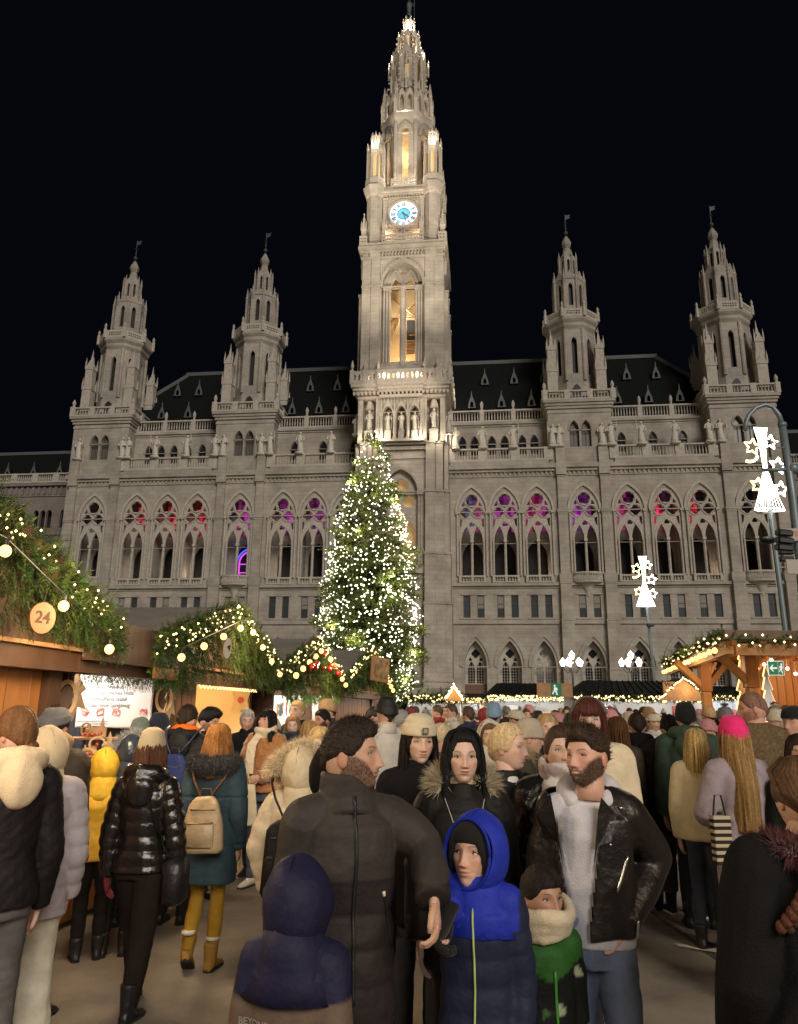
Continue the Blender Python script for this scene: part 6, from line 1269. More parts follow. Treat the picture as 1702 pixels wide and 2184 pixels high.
    # eyes
    if lod < 2:
        E_ = MB(); gz = o.get('gaze', (0, 0))
        for k in (-1, 1):
            E_ = MB(); v, f = ball((0, 0, 0), 1, 20, 14); c = np.full((len(v), 3), .62)*np.array((1, .97, .93)); dd = np.hypot(v[:, 0]*.0135-gz[0]*.005, v[:, 2]*.0068-gz[1]*.003); fr = v[:, 1] < 0
            c[(dd < .0054) & fr] = o.get('iris', (.05, .03, .02)); c[(dd < .0022) & fr] = (.005, .005, .005)
            op = o.get('eyeopen', 1.); E_.add((v*np.array((.0135, .0115, .0068*op))*hs, f), 0, HM @ Matrix.Translation((k*.031*hs, -.0665*hs, .0085*hs)), c)
            P = [(k*(.031+.0155*q)*hs, (-.0785+.0075*q*q+.001)*hs, (.0085+(.0068*(1-q*q)*op-.0008))*hs) for q in np.linspace(-1, 1, 9)]; E_.add(tube(P, .0013*hs*(1.5 if o.get('fem') else .9), 5), 0, HM, (.01, .008, .008))
            P = [(p[0], p[1]-.0012*hs, p[2]+.0042*hs) for p in P]; E_.add(tube(P, .0024*hs, 6), 0, HM, tuple(np.array(skin)*.62))
            E_.build('eye', EYEM, R, True)
    # legs
    if legs.get('on', True):
        mb = MB(); bk = legs.get('bulk', .008)
        rg = [ellring(0, 0, q, (.172)*b+bk, .122*b+bk, 22, 2.4) for q in np.arange(zh-.1*s, zh+.1*s, .02)]; mb.add(stack(rg))
        for k in (-1, 1): leg(mb, k, bk, legs.get('up', .0), legs.get('rr', (.086, .058, .056, .046)))
        if lod < 3: finish(remesh(mb, max(vox, .011), 'trousers', 1), 'trousers', legs.get('mat', DENIM), R, legs.get('col', (.03, .035, .05)), legs.get('fold', .006), 26, seed=int(x*100) % 97, fz=(.6, .6, 1.3))
        else: mb.build('trousers', legs.get('mat', DENIM), R, True)
    # shoes
    if lod < 3 and o.get('shoes_on', True):
        for k in (-1, 1):
            f = FT[k]; mb = MB(); bt = o.get('boot', .1)*s; p = .0 if f[2] < .1*s else .5
            M = Matrix.Translation((f[0], f[1], f[2]-.085*s)) @ Matrix.Rotation(k*.12, 4, 'Z') @ Matrix.Rotation(p, 4, 'X')
            rr = []
            for q, w_, h_ in ((.075, .026, .05), (.06, .034, .075), (.0, .036, .09), (-.06, .042, .07), (-.12, .044, .05), (-.165, .036, .035), (-.185, .018, .022)):
                rr.append([(w_*s*math.cos(a), q*s, max(.004, (h_*.5*(1+math.sin(a))))*s) for a in np.arange(14)/14*2*PI])
            mb.add(stack(rr), 0, M); mb.add(tube([(0, .02*s, .03*s), (0, .012*s, .09*s+bt)], [.042*s, .052*s+.1*o.get('bw', .05)], 14), 0, M)
            so = MB(); so.add(stack([[(w_*s, q*s, z_*s) for q, w_ in ((.08, 0), (.06, .034), (.0, .036), (-.06, .044), (-.13, .046), (-.175, .034), (-.19, 0), (-.175, -.034), (-.13, -.046), (-.06, -.044), (0, -.036), (.06, -.034))] for z_ in (-.004, .018)]), 0, M, o.get('sole', (.02, .02, .02)))
            sc = shoes; B2 = MB(); v, f_ = zip(*[(0, 0)]) if False else (None, None)
            me = remesh(mb, .012 if lod else .009, 'shoe', 1); so_o = finish(me, 'shoe', o.get('shoemat', LEATHER), R, sc, .002, 40); so.build('sole', RUBBER, so_o)
    # coat
    cm = coat.get('mat', WOOL); bk = coat.get('bulk', .03); mb = MB(); pf = coat.get('puff', 0); pt = coat.get('pitch', .085)
    torso(mb, bk, coat.get('hem', .48)*h, coat.get('top', 1.06), pf, pt, coat.get('flare', .0), neck=False, waist=coat.get('waist', 1.))
    for k in (-1, 1): sleeve(mb, k, bk*.85, pf, pt*.85, coat.get('trim', 1.0), coat.get('sr', (.066, .062, .054, .048)))
    if coat.get('collar', .05) > 0:
        cl = coat['collar'] if 'collar' in coat else .055; cw = coat.get('cw', .09)
        mb.add(tube([(0, -sy(1)+.004, zt(1.0)), (0, -sy(1)+.004, zt(1.02)+.03), (0, -sy(1)+.004, zt(1.06)+cl)], [(cw*b*1.25, cw*b*1.25), (cw*b*1.05, cw*b*1.05), (cw*b, cw*b*1.05)], 20, up=(1, 0, 0)))
    if lod < 3: CO = finish(remesh(mb, vox, 'coat', coat.get('smooth', 1)), 'coat', cm, R, coat.get('col', (.05, .05, .05)), coat.get('fold', .007), coat.get('ff', 15), seed=int(abs(y)*37) % 91, dispf=coat.get('disp'), label=coat.get('label'))
    else:
        CO = mb.build('coat', cm, R, True)
    inn = coat.get('inner')
    if inn:
        mb = MB(); torso(mb, inn.get('bulk', .015), inn.get('hem', .5)*h, neck=False)
        mb.add(tube([(0, -sy(1)+.004, zt(.98)), (0, -sy(1)+.004, zt(1.02)+.03), (0, -sy(1)+.004, zt(1.06)+.02)], [(.11*b, .105*b), (.085*b, .085*b), (.075*b, .078*b)], 20, up=(1, 0, 0)))
        finish(remesh(mb, vox, 'hoodie', 1), 'hoodie', inn.get('mat', KNIT), R, inn['col'], .006, 14, 4)
    if coat.get('open'):
        import bmesh
        bm2 = bmesh.new(); bm2.from_mesh(CO.data); kill = [f for f in bm2.faces if coat['open'](f.calc_center_median())]; bmesh.ops.delete(bm2, geom=kill, context='FACES'); bm2.to_mesh(CO.data); bm2.free()
        sm = CO.modifiers.new('thickness', 'SOLIDIFY'); sm.thickness = .006; sm.offset = -1
    info = dict(R=R, HM=HM, hs=hs, hz=hz, zs=zs, zh=zh, zt=zt, b=b, s=s, bk=bk, WR=WR, EL=EL, sh=sh, CO=CO, h=h)
    def hair_obj(parts):
        m = MB()
        for v, f, c in parts: m.add((v, f), 0, HM, c)
        return m
    nn = (60, 44) if lod < 2 else (30, 20)
    hst = hairstyle
    if hst == 'short':
        hm_o = hair_obj([hair_cap(o, hs, o.get('hv', .012), o.get('line', .062), side=o.get('side', -.0), nape=-.06, quiff=o.get('quiff', .0), n=nn, mess=o.get('mess', .004))]); 
        if lod < 3 and o.get('tufts', 1):
            hv_, _, hcc = hair_cap(o, hs, o.get('hv', .012), o.get('line', .062), side=o.get('side', -.0), nape=-.06, quiff=o.get('quiff', .0), n=(60, 44)); rs = np.random.RandomState(7); ln = np.linalg.norm(hv_/np.array((.0745, .096, .118))/hs, axis=1); ok = np.where(ln > 1.04)[0]; ix = rs.choice(ok, 1500 if lod < 2 else 500)
            Pn = hv_[ix]+rs.normal(size=(len(ix), 3))*.003; Dn = Pn/np.linalg.norm(Pn, axis=1)[:, None]; Dn = Dn*.45+np.array(o.get('sweep', (0, .6, -.25)))+rs.normal(size=Pn.shape)*.25; Dn /= np.linalg.norm(Dn, axis=1)[:, None]; Sn = np.cross(Dn, Pn); Sn /= np.linalg.norm(Sn, axis=1)[:, None]
            tl_ = (o.get('tl', .016)*(.5+rs.rand(len(ix))))[:, None]; Vn = np.stack([Pn-Sn*.0016-Dn*.004, Pn+Sn*.0016-Dn*.004, Pn+Dn*tl_], 1).reshape(-1, 3); cn = np.repeat(np.array(o['hair'])[None]*(.5+1.3*rs.rand(len(ix)))[:, None], 3, 0); hm_o.add((Vn, [(3*i, 3*i+1, 3*i+2) for i in range(len(ix))]), 0, HM, cn)
        hm_o.build('hair', HAIRM, R, True)
    elif hst in ('long', 'bob', 'mid'):
        L_ = o.get('hl', {'long': .42, 'bob': .17, 'mid': .26}[hst]); m = hair_obj([hair_cap(o, hs, .017, o.get('line', .064), side=-.06, nape=-.09, temple=o.get('temple', .8), n=nn), hair_long(o, hs, L_, o.get('phi0', 1.05), o.get('wide', .03), wave=o.get('wave', .004), back=o.get('back', .0), seed=int(abs(x)*50) % 40)])
        if lod < 3: st = strands(o, hs, (o.get('phi0', 1.05), 2*PI-o.get('phi0', 1.05)), 520 if lod == 0 else 340 if lod == 1 else 130, L_+.02, 5, top=not hat); m.add((np.concatenate(st.v), st.f), 0, HM, np.concatenate(st.c))
        if o.get('bangs'):
            R_ = random.Random(4)
            for i in range(46):
                a = R_.uniform(-.75, .75); P = [(.07*math.sin(a)*q*hs, -(.1*math.cos(a))*q2*hs, zz*hs) for q, q2, zz in ((.8, .5, .118), (.95, .95, .09), (1.02, 1.04, .055), (1.0, 1.03, .032+R_.uniform(-.006, .006)))]
                m.add(tube(P, [.006, .006, .005, .002], 5), 0, HM, tuple(np.array(o['hair'])*R_.uniform(.7, 1.4)))
        m.build('hair', HAIRM, R, True)
    elif hst in ('ponytail', 'bun', 'braid', 'updo'):
        m = hair_obj([hair_cap(o, hs, .012, .066, side=-.02, nape=-.075, temple=.95, n=nn, mess=.003)])
        if hst == 'ponytail': limb(m, [(0, .095*hs, .06*hs, .028), (0, .15*hs, .04*hs, .035), (0, .15*hs, -.08*hs, .032), (0, .13*hs, -.2*hs, .01)], 10); m.v[-1] = m.v[-1] @ np.array(HM)[:3, :3].T+np.array(HM)[:3, 3]; m.c[-1] = np.tile(np.array(o['hair']), (len(m.v[-1]), 1))
        if hst in ('bun', 'updo'): v, f = ball((0, .1*hs, .03*hs), .036*hs, 14, 10); v = v+np_noise(v, 90, 2)[:, None]*.003; m.add((v, f), 0, HM, tuple(o['hair']))
        if hst == 'braid':
            for i in range(9):
                t = i/8; p = (o.get('bs', 1)*(.02+.06*t)*hs, (.098-.02*t)*hs, (-.06-.26*t)*hs)
                for q in (-1, 1): v, f = ball((p[0]+q*.013, p[1], p[2]), .022*(1-.4*t), 8, 6, 1, .9, 1.25); m.add((v, f), 0, HM, tuple(np.array(o['hair'])*(1+.2*q)))
        m.build('hair', HAIRM, R, True)
    if hat:
        hc_ = np.array(hat['col']); m = MB(); kind = hat.get('kind', 'beanie'); top = hat.get('top', .03)
        if kind in ('beanie', 'pom'):
            hf0 = hat.get('low', .03); nA = 40; rings = []; cols = []
            for i, q in enumerate(np.linspace(0, 1, 22)):
                z_ = hf0+(.118+top-hf0)*math.sin(q*PI/2)**.9; fr = math.cos(q*PI/2)**.55 if q < 1 else .02
                e = .014+(.007 if q < .3 and hat.get('cuff', 1) else 0)
                rr = []
                for j in range(nA):
                    a = j/nA*2*PI; rib = .0012*math.cos(a*nA/2) ; bz = -.03*max(0, -math.cos(a))*(1-q)
                    rr.append((( .0745+e+rib)*fr*math.sin(a)*hs, -(.096+e+rib)*fr*math.cos(a)*hs+.006*hs, (z_+bz)*hs))
                rings.append(rr)
            v, f = stack(rings); v = v+(np_noise(v, 45, 6)*.0025)[:, None]; m.add((v, f), 0, HM, tuple(hc_))
            if kind == 'pom': v, f, c = spikes([(0, 0, (.118+top+.02)*hs), (0, 0, (.118+top+.03)*hs)], .015, 500, .035, hc_*1.1, 3, .003, .0); m.add((v, f), 0, HM, c); v, f = ball((0, 0, (.118+top+.025)*hs), .03, 8, 6); m.add((v, f), 0, HM, tuple(hc_))
            ho = m.build('knit_hat', KNIT, R, True)
            if hat.get('patch'): m = MB(); m.add(box(-.016*hs, .016*hs, -.1255*hs, -.119*hs, .055*hs, .088*hs), 0, HM, (.10, .09, .08)); m.add(box(-.009*hs, .009*hs, -.127*hs, -.1255*hs, .062*hs, .081*hs), 0, HM, (.3, .27, .22)); m.build('hat_patch', LEATHER, ho)
        elif kind == 'band':
            P = [((.092)*math.sin(a)*hs, -.0*hs-(.0)*hs, (.118+.012)*hs) for a in ()]; P = [(.1*math.sin(a)*hs, .012*hs, (.015+.118*math.cos(a))*hs) for a in np.linspace(-1.35, 1.35, 17)]
            m.add(tube(P, .014, 8), 0, HM, tuple(hc_)); m.build('headband', KNIT, R, True)
    hd_ = coat.get('hood')
    if hd_:
        hcol = hd_.get('col', (.05, .05, .05)); m = MB(); kind = hd_['kind']; hm = hd_.get('mat', cm)
        if kind == 'up':
            N_, K = 30, 26; op = hd_.get('open', .95); rings = []
            for i in range(K+1):       # from back pole to the opening
                th = PI-(PI-op)*i/K; rr = []
                for j in range(N_):
                    a = j/N_*2*PI; e = hd_.get('e', .034)
                    X = (.082+e)*math.sin(th)*math.cos(a); Z_ = (.104+e+.010*math.sin(a))*math.sin(th)*math.sin(a)*1.0+.004; Y = -(.098+e)*math.cos(th)*(.95 if th < PI/2 else 1.05)
                    if math.sin(a) < 0: Z_ *= 1.12
                    rr.append((X*hs, Y*hs+.004, Z_*hs))
                rings.append(rr)
            last = rings[-1]; rings.append([(p[0]*.9, p[1]+.012, p[2]*.93) for p in last]); rings.append([(p[0]*.86, p[1]+.04, p[2]*.9) for p in last])
            v, f = stack(rings, cap=False); f.append(tuple(range(N_)))
            v = v+(np_noise(v, 24, 8)*.005+(1-np.abs(np_noise(v, 38, 2)))*.004)[:, None]*np.array((1, .8, .8))-np.array((0, 0, .0))*0+np.sign(v[:, :1])*0; c_ = np.tile(np.array(hcol), (len(v), 1)); c_[-N_*2:] = hd_.get('lining', hcol); m.add((v, f), 0, HM, c_); HO = m.build('hood', hm, R, True)
            sm3 = MB(); sp_ = [tuple(np.array(rings[i][N_//4])*np.array((1, 1, 1.012))+np.array((0, 0, .001))) for i in range(2, K)]; sm3.add(tube(sp_, .0035, 5), 0, HM, tuple(np.array(hcol)*.6)); sm3.add(tube(last+[last[0]], .006, 6), 0, HM, tuple(np.array(hcol)*.8)); sm3.build('hood_seam', hm, HO, True)
            m2 = MB(); m2.add(tube([(0, .02, -.25*hs), (0, .02, -.19*hs), (0, .024, -.13*hs), (0, .02, -.05*hs)], [(.17*hs, .13*hs), (.125*hs, .12*hs), (.108*hs, .112*hs), (.09*hs, .10*hs)], 24, up=(1, 0, 0), cap=True), 0, Matrix.Translation(HM.translation), tuple(np.array(hcol))); m2.v[0] = m2.v[0]+(np_noise(m2.v[0], 30, 4)*.006)[:, None]; m2.build('hood_neck', hm, R, True)
            if hd_.get('fur'):
                P = [tuple(HM @ Vector(p)) for p in last]; P.append(P[0]); fur('fur_trim', P, .03, hd_.get('n', 2600), .055, hd_['fur'], R)
        else:                       # lying on the back
            r1 = hd_.get('r', .055); P = []
            for a in np.linspace(-2.25, 2.25, 25): P.append((.118*b*math.sin(a), .02+.10*b*math.cos(a), zt(1.06)+.035-.05*(abs(a)/2.25)**2*1.0+.0))
            m.add(tube(P, [r1*(.55+.45*math.cos(a*.62)) for a in np.linspace(-2.25, 2.25, 25)], 14), 0, None, hcol)
            v, f = ball((0, .135*b+.02, zt(.93)), .1*b, 16, 12, 1.15, .62, 1.35); m.add((v, f), 0, None, hcol)
            if lod < 3:
                me = remesh(m, .013, 'hood', 2); HO = finish(me, 'hood', hm, R, hcol, .006, 22, 3)
            else: HO = m.build('hood', hm, R, True)
            if hd_.get('fur'): fur('fur_trim', [(p[0]*1.12, p[1]*1.1, p[2]+.02) for p in P], .035, hd_.get('n', 3000), .06, hd_['fur'], R)
    sc = o.get('scarf')
    if sc:
        m = MB()
        for i in range(3):
            P = [((.085+.006*i)*math.sin(a), -.005-(.085+.005*i)*math.cos(a)-.01*i, zt(1.06)+.02+.028*i-.02*math.cos(a)+.008*math.sin(3*a+i)) for a in np.linspace(0, 2*PI, 20)]
            m.add(tube(P, [(.03, .022)]*20, 10), 0, None, tuple(np.array(sc['col'])*(1-.12*i)))
        if sc.get('tail', 1):
            q = sc.get('tx', -.05); m.add(tube([(q, -.1, zt(1.07)), (q-.01, -.15-bk, zt(.9)), (q-.02, -.17-bk, zt(.6)), (q-.02, -.17-bk, zt(.35))], [(.045, .02), (.055, .02), (.06, .018), (.06, .016)], 10, up=(1, 0, 0)), 0, None, sc['col'])
        me = remesh(m, .009 if lod < 2 else .015, 'scarf', 1); finish(me, 'scarf', KNIT, R, sc['col'] if not sc.get('col2') else (lambda V: np.where((np.sin(V[:, 2:3]*60+V[:, 0:1]*25) > 0), np.array(sc['col']), np.array(sc['col2']))), .004, 40)
    return info
# ------------------------------------------------------------------ the people in front
def loc_px(px, py, Y, x, y, rz, h, build=1.):
    p = at(px, py, Y)-Vector((x, y, 0)); c, s = math.cos(-rz), math.sin(-rz); b = build*h/1.75*.87
    return ((p.x*c-p.y*s)/b, (p.x*s+p.y*c)/b, p.z/h)
def px_x(px, Y): return at(px, 1500, Y).x
BLK = (.010, .009, .009)
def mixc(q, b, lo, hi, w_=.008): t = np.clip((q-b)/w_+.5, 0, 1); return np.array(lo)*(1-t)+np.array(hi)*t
def zip_line(I, pts, name='zipper', col=(.35, .5, .12), r=.006, m=None):
    mb = MB(); mb.add(tube(pts, r, 5, flat=.5), 0, None, col); return mb.build(name, m or cloth('zipper_tape', .5), I['R'], True)
def surf_y(I, x, z, extra=.004, front=True):
    """where a ray along local y meets the coat"""
    CO = I['CO']; o = Vector((x, -1.0 if front else 1.0, z)); hit = CO.ray_cast(o, Vector((0, 1 if front else -1, 0)))
    return (hit[1].y-extra if front else hit[1].y+extra) if hit[0] else None
def on_surf(I, pts, extra=.004, front=True):
    out = []
    for x, z in pts:
        y = surf_y(I, x, z, extra, front)
        if y is not None: out.append((x, y, z))
    return out
bpy.context.view_layer.update()
# man in the centre
px1, py1, h1, r1 = -.165, 2.75, 1.70, .3
AR = dict(re=loc_px(905, 1800, 2.78, px1, py1, r1, h1), rw=loc_px(925, 1918, 2.62, px1, py1, r1, h1), rd=(.05, -.25, -1), rn=(-.7, .3, 0), rs=-1, rc=.7, lw=(-.25, -.12, .5))
I = person('bearded person in dark grey padded jacket, head turned right, holding a child by the hand', px1, py1, h1, r1, 0, look=(1.12, .0), skin=(.50, .31, .22), hair=(.022, .014, .010), beard=.62, hairstyle='short', hv=.008, quiff=.018, tl=.012, sweep=(0, -.35, .3), nose=1.1, arms=AR, hfwd=.03,
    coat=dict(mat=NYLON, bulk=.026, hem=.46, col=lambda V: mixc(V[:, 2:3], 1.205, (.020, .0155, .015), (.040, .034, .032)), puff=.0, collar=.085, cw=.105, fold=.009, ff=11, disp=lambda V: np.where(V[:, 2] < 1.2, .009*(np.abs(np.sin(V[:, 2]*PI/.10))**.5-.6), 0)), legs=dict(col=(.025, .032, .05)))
tag(I['R'], 'bearded person in dark grey padded jacket, head turned right, holding a child by the hand')
zip_line(I, on_surf(I, [(.0, z) for z in np.linspace(1.46, .86, 30)]), 'zipper', (.012, .012, .012), .006); P = on_surf(I, [(.10+.004*i, 1.17-.016*i) for i in range(12)]); zip_line(I, P, 'chest_pocket_zip', (.01, .01, .01), .005); zip_line(I, P[:2], 'zip_pull', (.6, .55, .45), .006)
# hooded child seen from behind
r2 = PI-.25; I = person('small child from behind in navy and taupe hooded jacket with pale lettering', -.285, 2.42, 1.29, r2, 0, look=(.1, -.1), build=.9, nk=.245, hsc=1.02, coat=dict(mat=NYLON, bulk=.03, hem=.42, col=lambda V: mixc(V[:, 2:3]-.10*np.abs(V[:, 0:1]-.02), .945, (.125, .09, .066), (.013, .013, .040)), fold=.009, ff=13, puff=.0, hood=dict(kind='up', col=(.013, .013, .040), e=.032)))
TXT = mat('reflective_print', (.5, .45, .42), .5)
for s_, zz, sz, x0 in (('BEYOND ADVENTURE', .905, .026, .0), ('TEAM 8', .875, .026, .05), ('UNLIMITED', .845, .034, .03)):
    v, f = text_mesh(s_, sz, .0006, .0006); v = v*np.array((-1, 1, 1)); P = []
    y0 = surf_y(I, x0*-1, zz, .004, False)
    vv = v.copy()
    for q in range(len(vv)):
        X = v[q, 0]-x0; Z_ = v[q, 2]+zz-.02*abs(X)
        yy = surf_y(I, X, Z_, .003, False); vv[q] = (X, (yy if yy is not None else (y0 or .15)), Z_)
    m = MB(); m.add((vv, f)); m.build('print', TXT, I['CO'])
# boy in the blue hooded coat
x2_, y2_, h2_, r2_ = .285, 2.9, 1.36, -.22
AR = dict(le=loc_px(955, 1890, 2.93, x2_, y2_, r2_, h2_), lw=loc_px(950, 1945, 2.72, x2_, y2_, r2_, h2_), ld=(-.4, -.2, -.6))
I = person('child in royal blue and navy hooded coat with lime zip, looking up left', x2_, y2_, h2_, r2_, 0, look=(-.35, .1), arms=AR, hands=(1, 1), curl=1.0, skin=(.56, .35, .26), gaze=(-.8, .5), hair=(.02, .012, .008), line=.045, hsc=1.08, nk=.25, build=.9, nose=.8, coat=dict(mat=NYLON, bulk=.034, hem=.30, top=1.05, col=lambda V: mixc(np.minimum(V[:, 2:3]-1.02, .150-np.abs(V[:, 0:1])), 0, (.015, .019, .045), (.016, .03, .34)), puff=.007, pitch=.085, fold=.004, hood=dict(kind='up', col=(.016, .032, .36), lining=(.008, .008, .009), e=.034, open=.92)), legs=dict(col=BLK))
zip_line(I, on_surf(I, [(-.0+.004*math.sin(z*9), z) for z in np.linspace(1.09, .44, 34)], .006), 'zipper', (.38, .5, .16), .008)
for sx in (-1, 1): zip_line(I, on_surf(I, [(sx*(.085+.02*t), .70-.16*t) for t in np.linspace(0, 1, 9)]), 'pocket_piping', (.25, .3, .34), .003)
m = MB(); q = [(.078*math.sin(a), -.012-.09*math.cos(a), .052+.062*0) for a in np.linspace(-1.3, 1.3, 14)]
v, f, c = hair_cap(dict(hair=(.008, .008, .009)), I['hs'], .02, .040, side=-.09, nape=-.1, temple=.72, mess=.0); m.add((v, f), 0, I['HM'], (.008, .008, .009)); m.build('black_cap', KNIT, I['R'], True)
m = MB(); Rm = I['R'].matrix_basis; Rw = Matrix.Translation(I['R'].location) @ Matrix.Rotation(r2_, 4, 'Z'); lw = Vector(I['WR'][-1]); add_hand(m, lw+Vector((0, 0, .0)), (-.35, -.2, -.9), (1, 0, 0), -1, 1.0, 1.0, 1.5, (.006, .006, .006)); m.build('glove', KNIT, I['R'], True)
# worried woman, centre
I = person('person with long black hair facing the camera in a black parka with cream fur hood', .30, 3.6, 1.645, .02, 0, look=(0, -.02), fem=1, worry=.35, hairstyle='long', hl=.36, hair=(.006, .005, .006), phi0=.95, wide=.012, line=.072, temple=.7, skin=(.62, .42, .33), lips=(.34, .10, .09), browc=(.012, .008, .008), iris=(.02, .012, .01), gaze=(.0, .1), wave=.010,
    coat=dict(mat=NYLON, bulk=.035, hem=.42, col=(.012, .011, .010), puff=.0, fold=.012, collar=.03, hood=dict(kind='down', r=.05, col=(.012, .011, .01), fur=(.50, .42, .27), n=5200)), legs=dict(col=BLK))
for sx in (-1, 1): zip_line(I, on_surf(I, [(sx*(.10-.075*t), 1.40-.22*t) for t in np.linspace(0, 1, 10)]), 'zipper', (.5, .5, .48), .003)
# cream beanie woman
person('person in a cream knit beanie with a small badge and black coat, glancing sideways', px_x(893, 4.25), 4.25, 1.685, .15, 1, look=(.1, -.08), fem=1, hairstyle='long', hl=.3, wide=.005, phi0=1.15, hair=(.012, .008, .006), skin=(.66, .45, .35), lips=(.45, .17, .14), gaze=(.9, -.1), browc=(.015, .01, .01), hat=dict(col=(.62, .54, .38), top=.035, low=.042, patch=1), coat=dict(mat=WOOL, bulk=.03, hem=.42, col=(.012, .011, .012), collar=.05))
# blonde profile
person('person with blonde tied-up hair seen in profile facing right, white collar and black jacket', px_x(1078, 4.15), 4.15, 1.665, .6, 1, look=(.5, -.03), fem=1, hairstyle='bun', hair=(.62, .46, .26), skin=(.66, .44, .34), lips=(.48, .2, .16), browc=(.2, .12, .06), coat=dict(mat=NYLON, bulk=.03, hem=.45, col=(.014, .013, .013), collar=.03, puff=.004, inner=dict(col=(.7, .68, .62), bulk=.0)))
# leather jacket
x6, y6, h6, r6 = px_x(1246, 3.3), 3.3, 1.67, -.22
AR = dict(re=loc_px(1400, 1830, 3.42, x6, y6, r6, h6), rw=loc_px(1338, 1975, 3.22, x6, y6, r6, h6), rd=(-.5, -.2, -.8), le=(-.25, .05, .62), lw=(-.2, -.03, .5))
def op(c): w_ = .035+.085*max(0, min(1, (c.z-.95)/.5)); return c.y < .02 and abs(c.x+.055) < w_ and abs(c.x) < .17
I = person('smiling bearded person in open black leather biker jacket over a pale grey hoodie', x6, y6, h6, r6, 0, look=(-.62, .03), skin=(.56, .33, .25), tilt=-.05, beard=.8, smile=.9, hair=(.035, .02, .012), hv=.013, quiff=.024, sweep=(0, .8, .2), tl=.022, side=.02, eyeopen=.55, nose=1.15, arms=AR, build=.95, hfwd=.035, feet=((-.15, 0), (.17, -.03)),
    coat=dict(mat=LEATHER, bulk=.042, hem=.535, col=(.012, .010, .009), fold=.013, ff=10, smooth=2, collar=.0, open=op, inner=dict(col=(.52, .51, .56), bulk=.02, hem=.515), sr=(.066, .06, .056, .046)), legs=dict(col=lambda V: np.clip(np.array((.105, .135, .21))*(1+1.0*np.exp(-((np.abs(V[:, 0:1])-.09)/.045)**2)*(V[:, 1:2] < 0)), 0, 1), mat=DENIM, rr=(.095, .068, .066, .06), fold=.010))
R6 = I['R']; zt = I['zt']
m = MB()      # grey hood lying round the neck and jacket lapels
P = [(.10*math.sin(a), .012-.085*math.cos(a)*(-1), zt(1.05)+.035-.03*(abs(a)/2.4)**2) for a in np.linspace(-2.3, 2.3, 20)]
P = [(.088*math.sin(a), .01+.085*math.cos(a), zt(1.04)+.045-.065*(abs(a)/2.3)**2) for a in np.linspace(-2.5, 2.5, 22)]; m.add(tube(P, [.03+.022*math.cos(a*.6) for a in np.linspace(-2.5, 2.5, 22)], 12)); v, f = ball((0, .14, zt(.97)), .09, 14, 10, 1.1, .6, 1.2); m.add((v, f))
finish(remesh(m, .01, 'hood', 2), 'hood', KNIT, R6, (.52, .51, .56), .005, 25)
for s_ in (-1, 1):
    m = MB(); c0 = -.055; pts = [(c0+s_*.055, zt(.52)), (c0+s_*.075, zt(.7)), (c0+s_*.13, zt(.74)), (c0+s_*.155, zt(.92)), (c0+s_*.10, zt(1.06)), (c0+s_*.085, zt(.95))]
    v, f = plate([pts], [], -.006, .006); yy = [surf_y(I, p[0]+s_*.01, p[2], .012) for p in v]; yy = [q if q is not None and q < .0 else -.145 for q in yy]; v[:, 1] += np.array(yy); m.add((v, f), 0, None, (.013, .011, .010)); m.build('lapel', LEATHER, R6)
STEEL = mat('steel_zip', (.6, .6, .58), .3, metal=1.)
for a, b in (((.135, 1.20), (.085, 1.07)), ((.16, .97), (.15, .90))): P = on_surf(I, [(a[0]+(b[0]-a[0])*t, a[1]+(b[1]-a[1])*t) for t in np.linspace(0, 1, 8)], .006); zip_line(I, P, 'chest_zip', (.5, .5, .5), .006, STEEL)
for x, z in ((.07, 1.24), (-.16, 1.27), (-.15, 1.36), (.12, 1.37), (.1, .875)): q = on_surf(I, [(x, z)], .003); [I['R'] and MB().add(ball(q_, .007, 8, 5)).build('stud', STEEL, R6, True) for q_ in q]
# scarf woman behind
person('person in glossy black puffer jacket and pale checked scarf behind the leather jacket', px_x(1192, 3.95), 3.95, 1.66, -.1, 1, look=(.12, 0), fem=1, hairstyle='bun', hair=(.05, .03, .02), skin=(.62, .42, .34), lips=(.4, .16, .14), gaze=(.5, 0), scarf=dict(col=(.60, .54, .50), col2=(.42, .33, .30), tx=-.06), coat=dict(mat=SHINY, bulk=.042, hem=.50, col=BLK, puff=.010, pitch=.11), build=1.05)
# tall woman with fringe
person('tall person with auburn hair, fringe and grey headband in a white fleece jacket', px_x(1254, 4.65), 4.65, 1.80, -.1, 1, look=(-.1, .0), fem=1, hairstyle='long', bangs=1, hl=.3, wide=.02, hair=(.085, .025, .018), phi0=.85, skin=(.64, .45, .37), gaze=(-.5, -.2), hat=dict(kind='band', col=(.13, .11, .10)), coat=dict(mat=KNIT, bulk=.05, hem=.5, col=(.70, .60, .42), collar=.03))
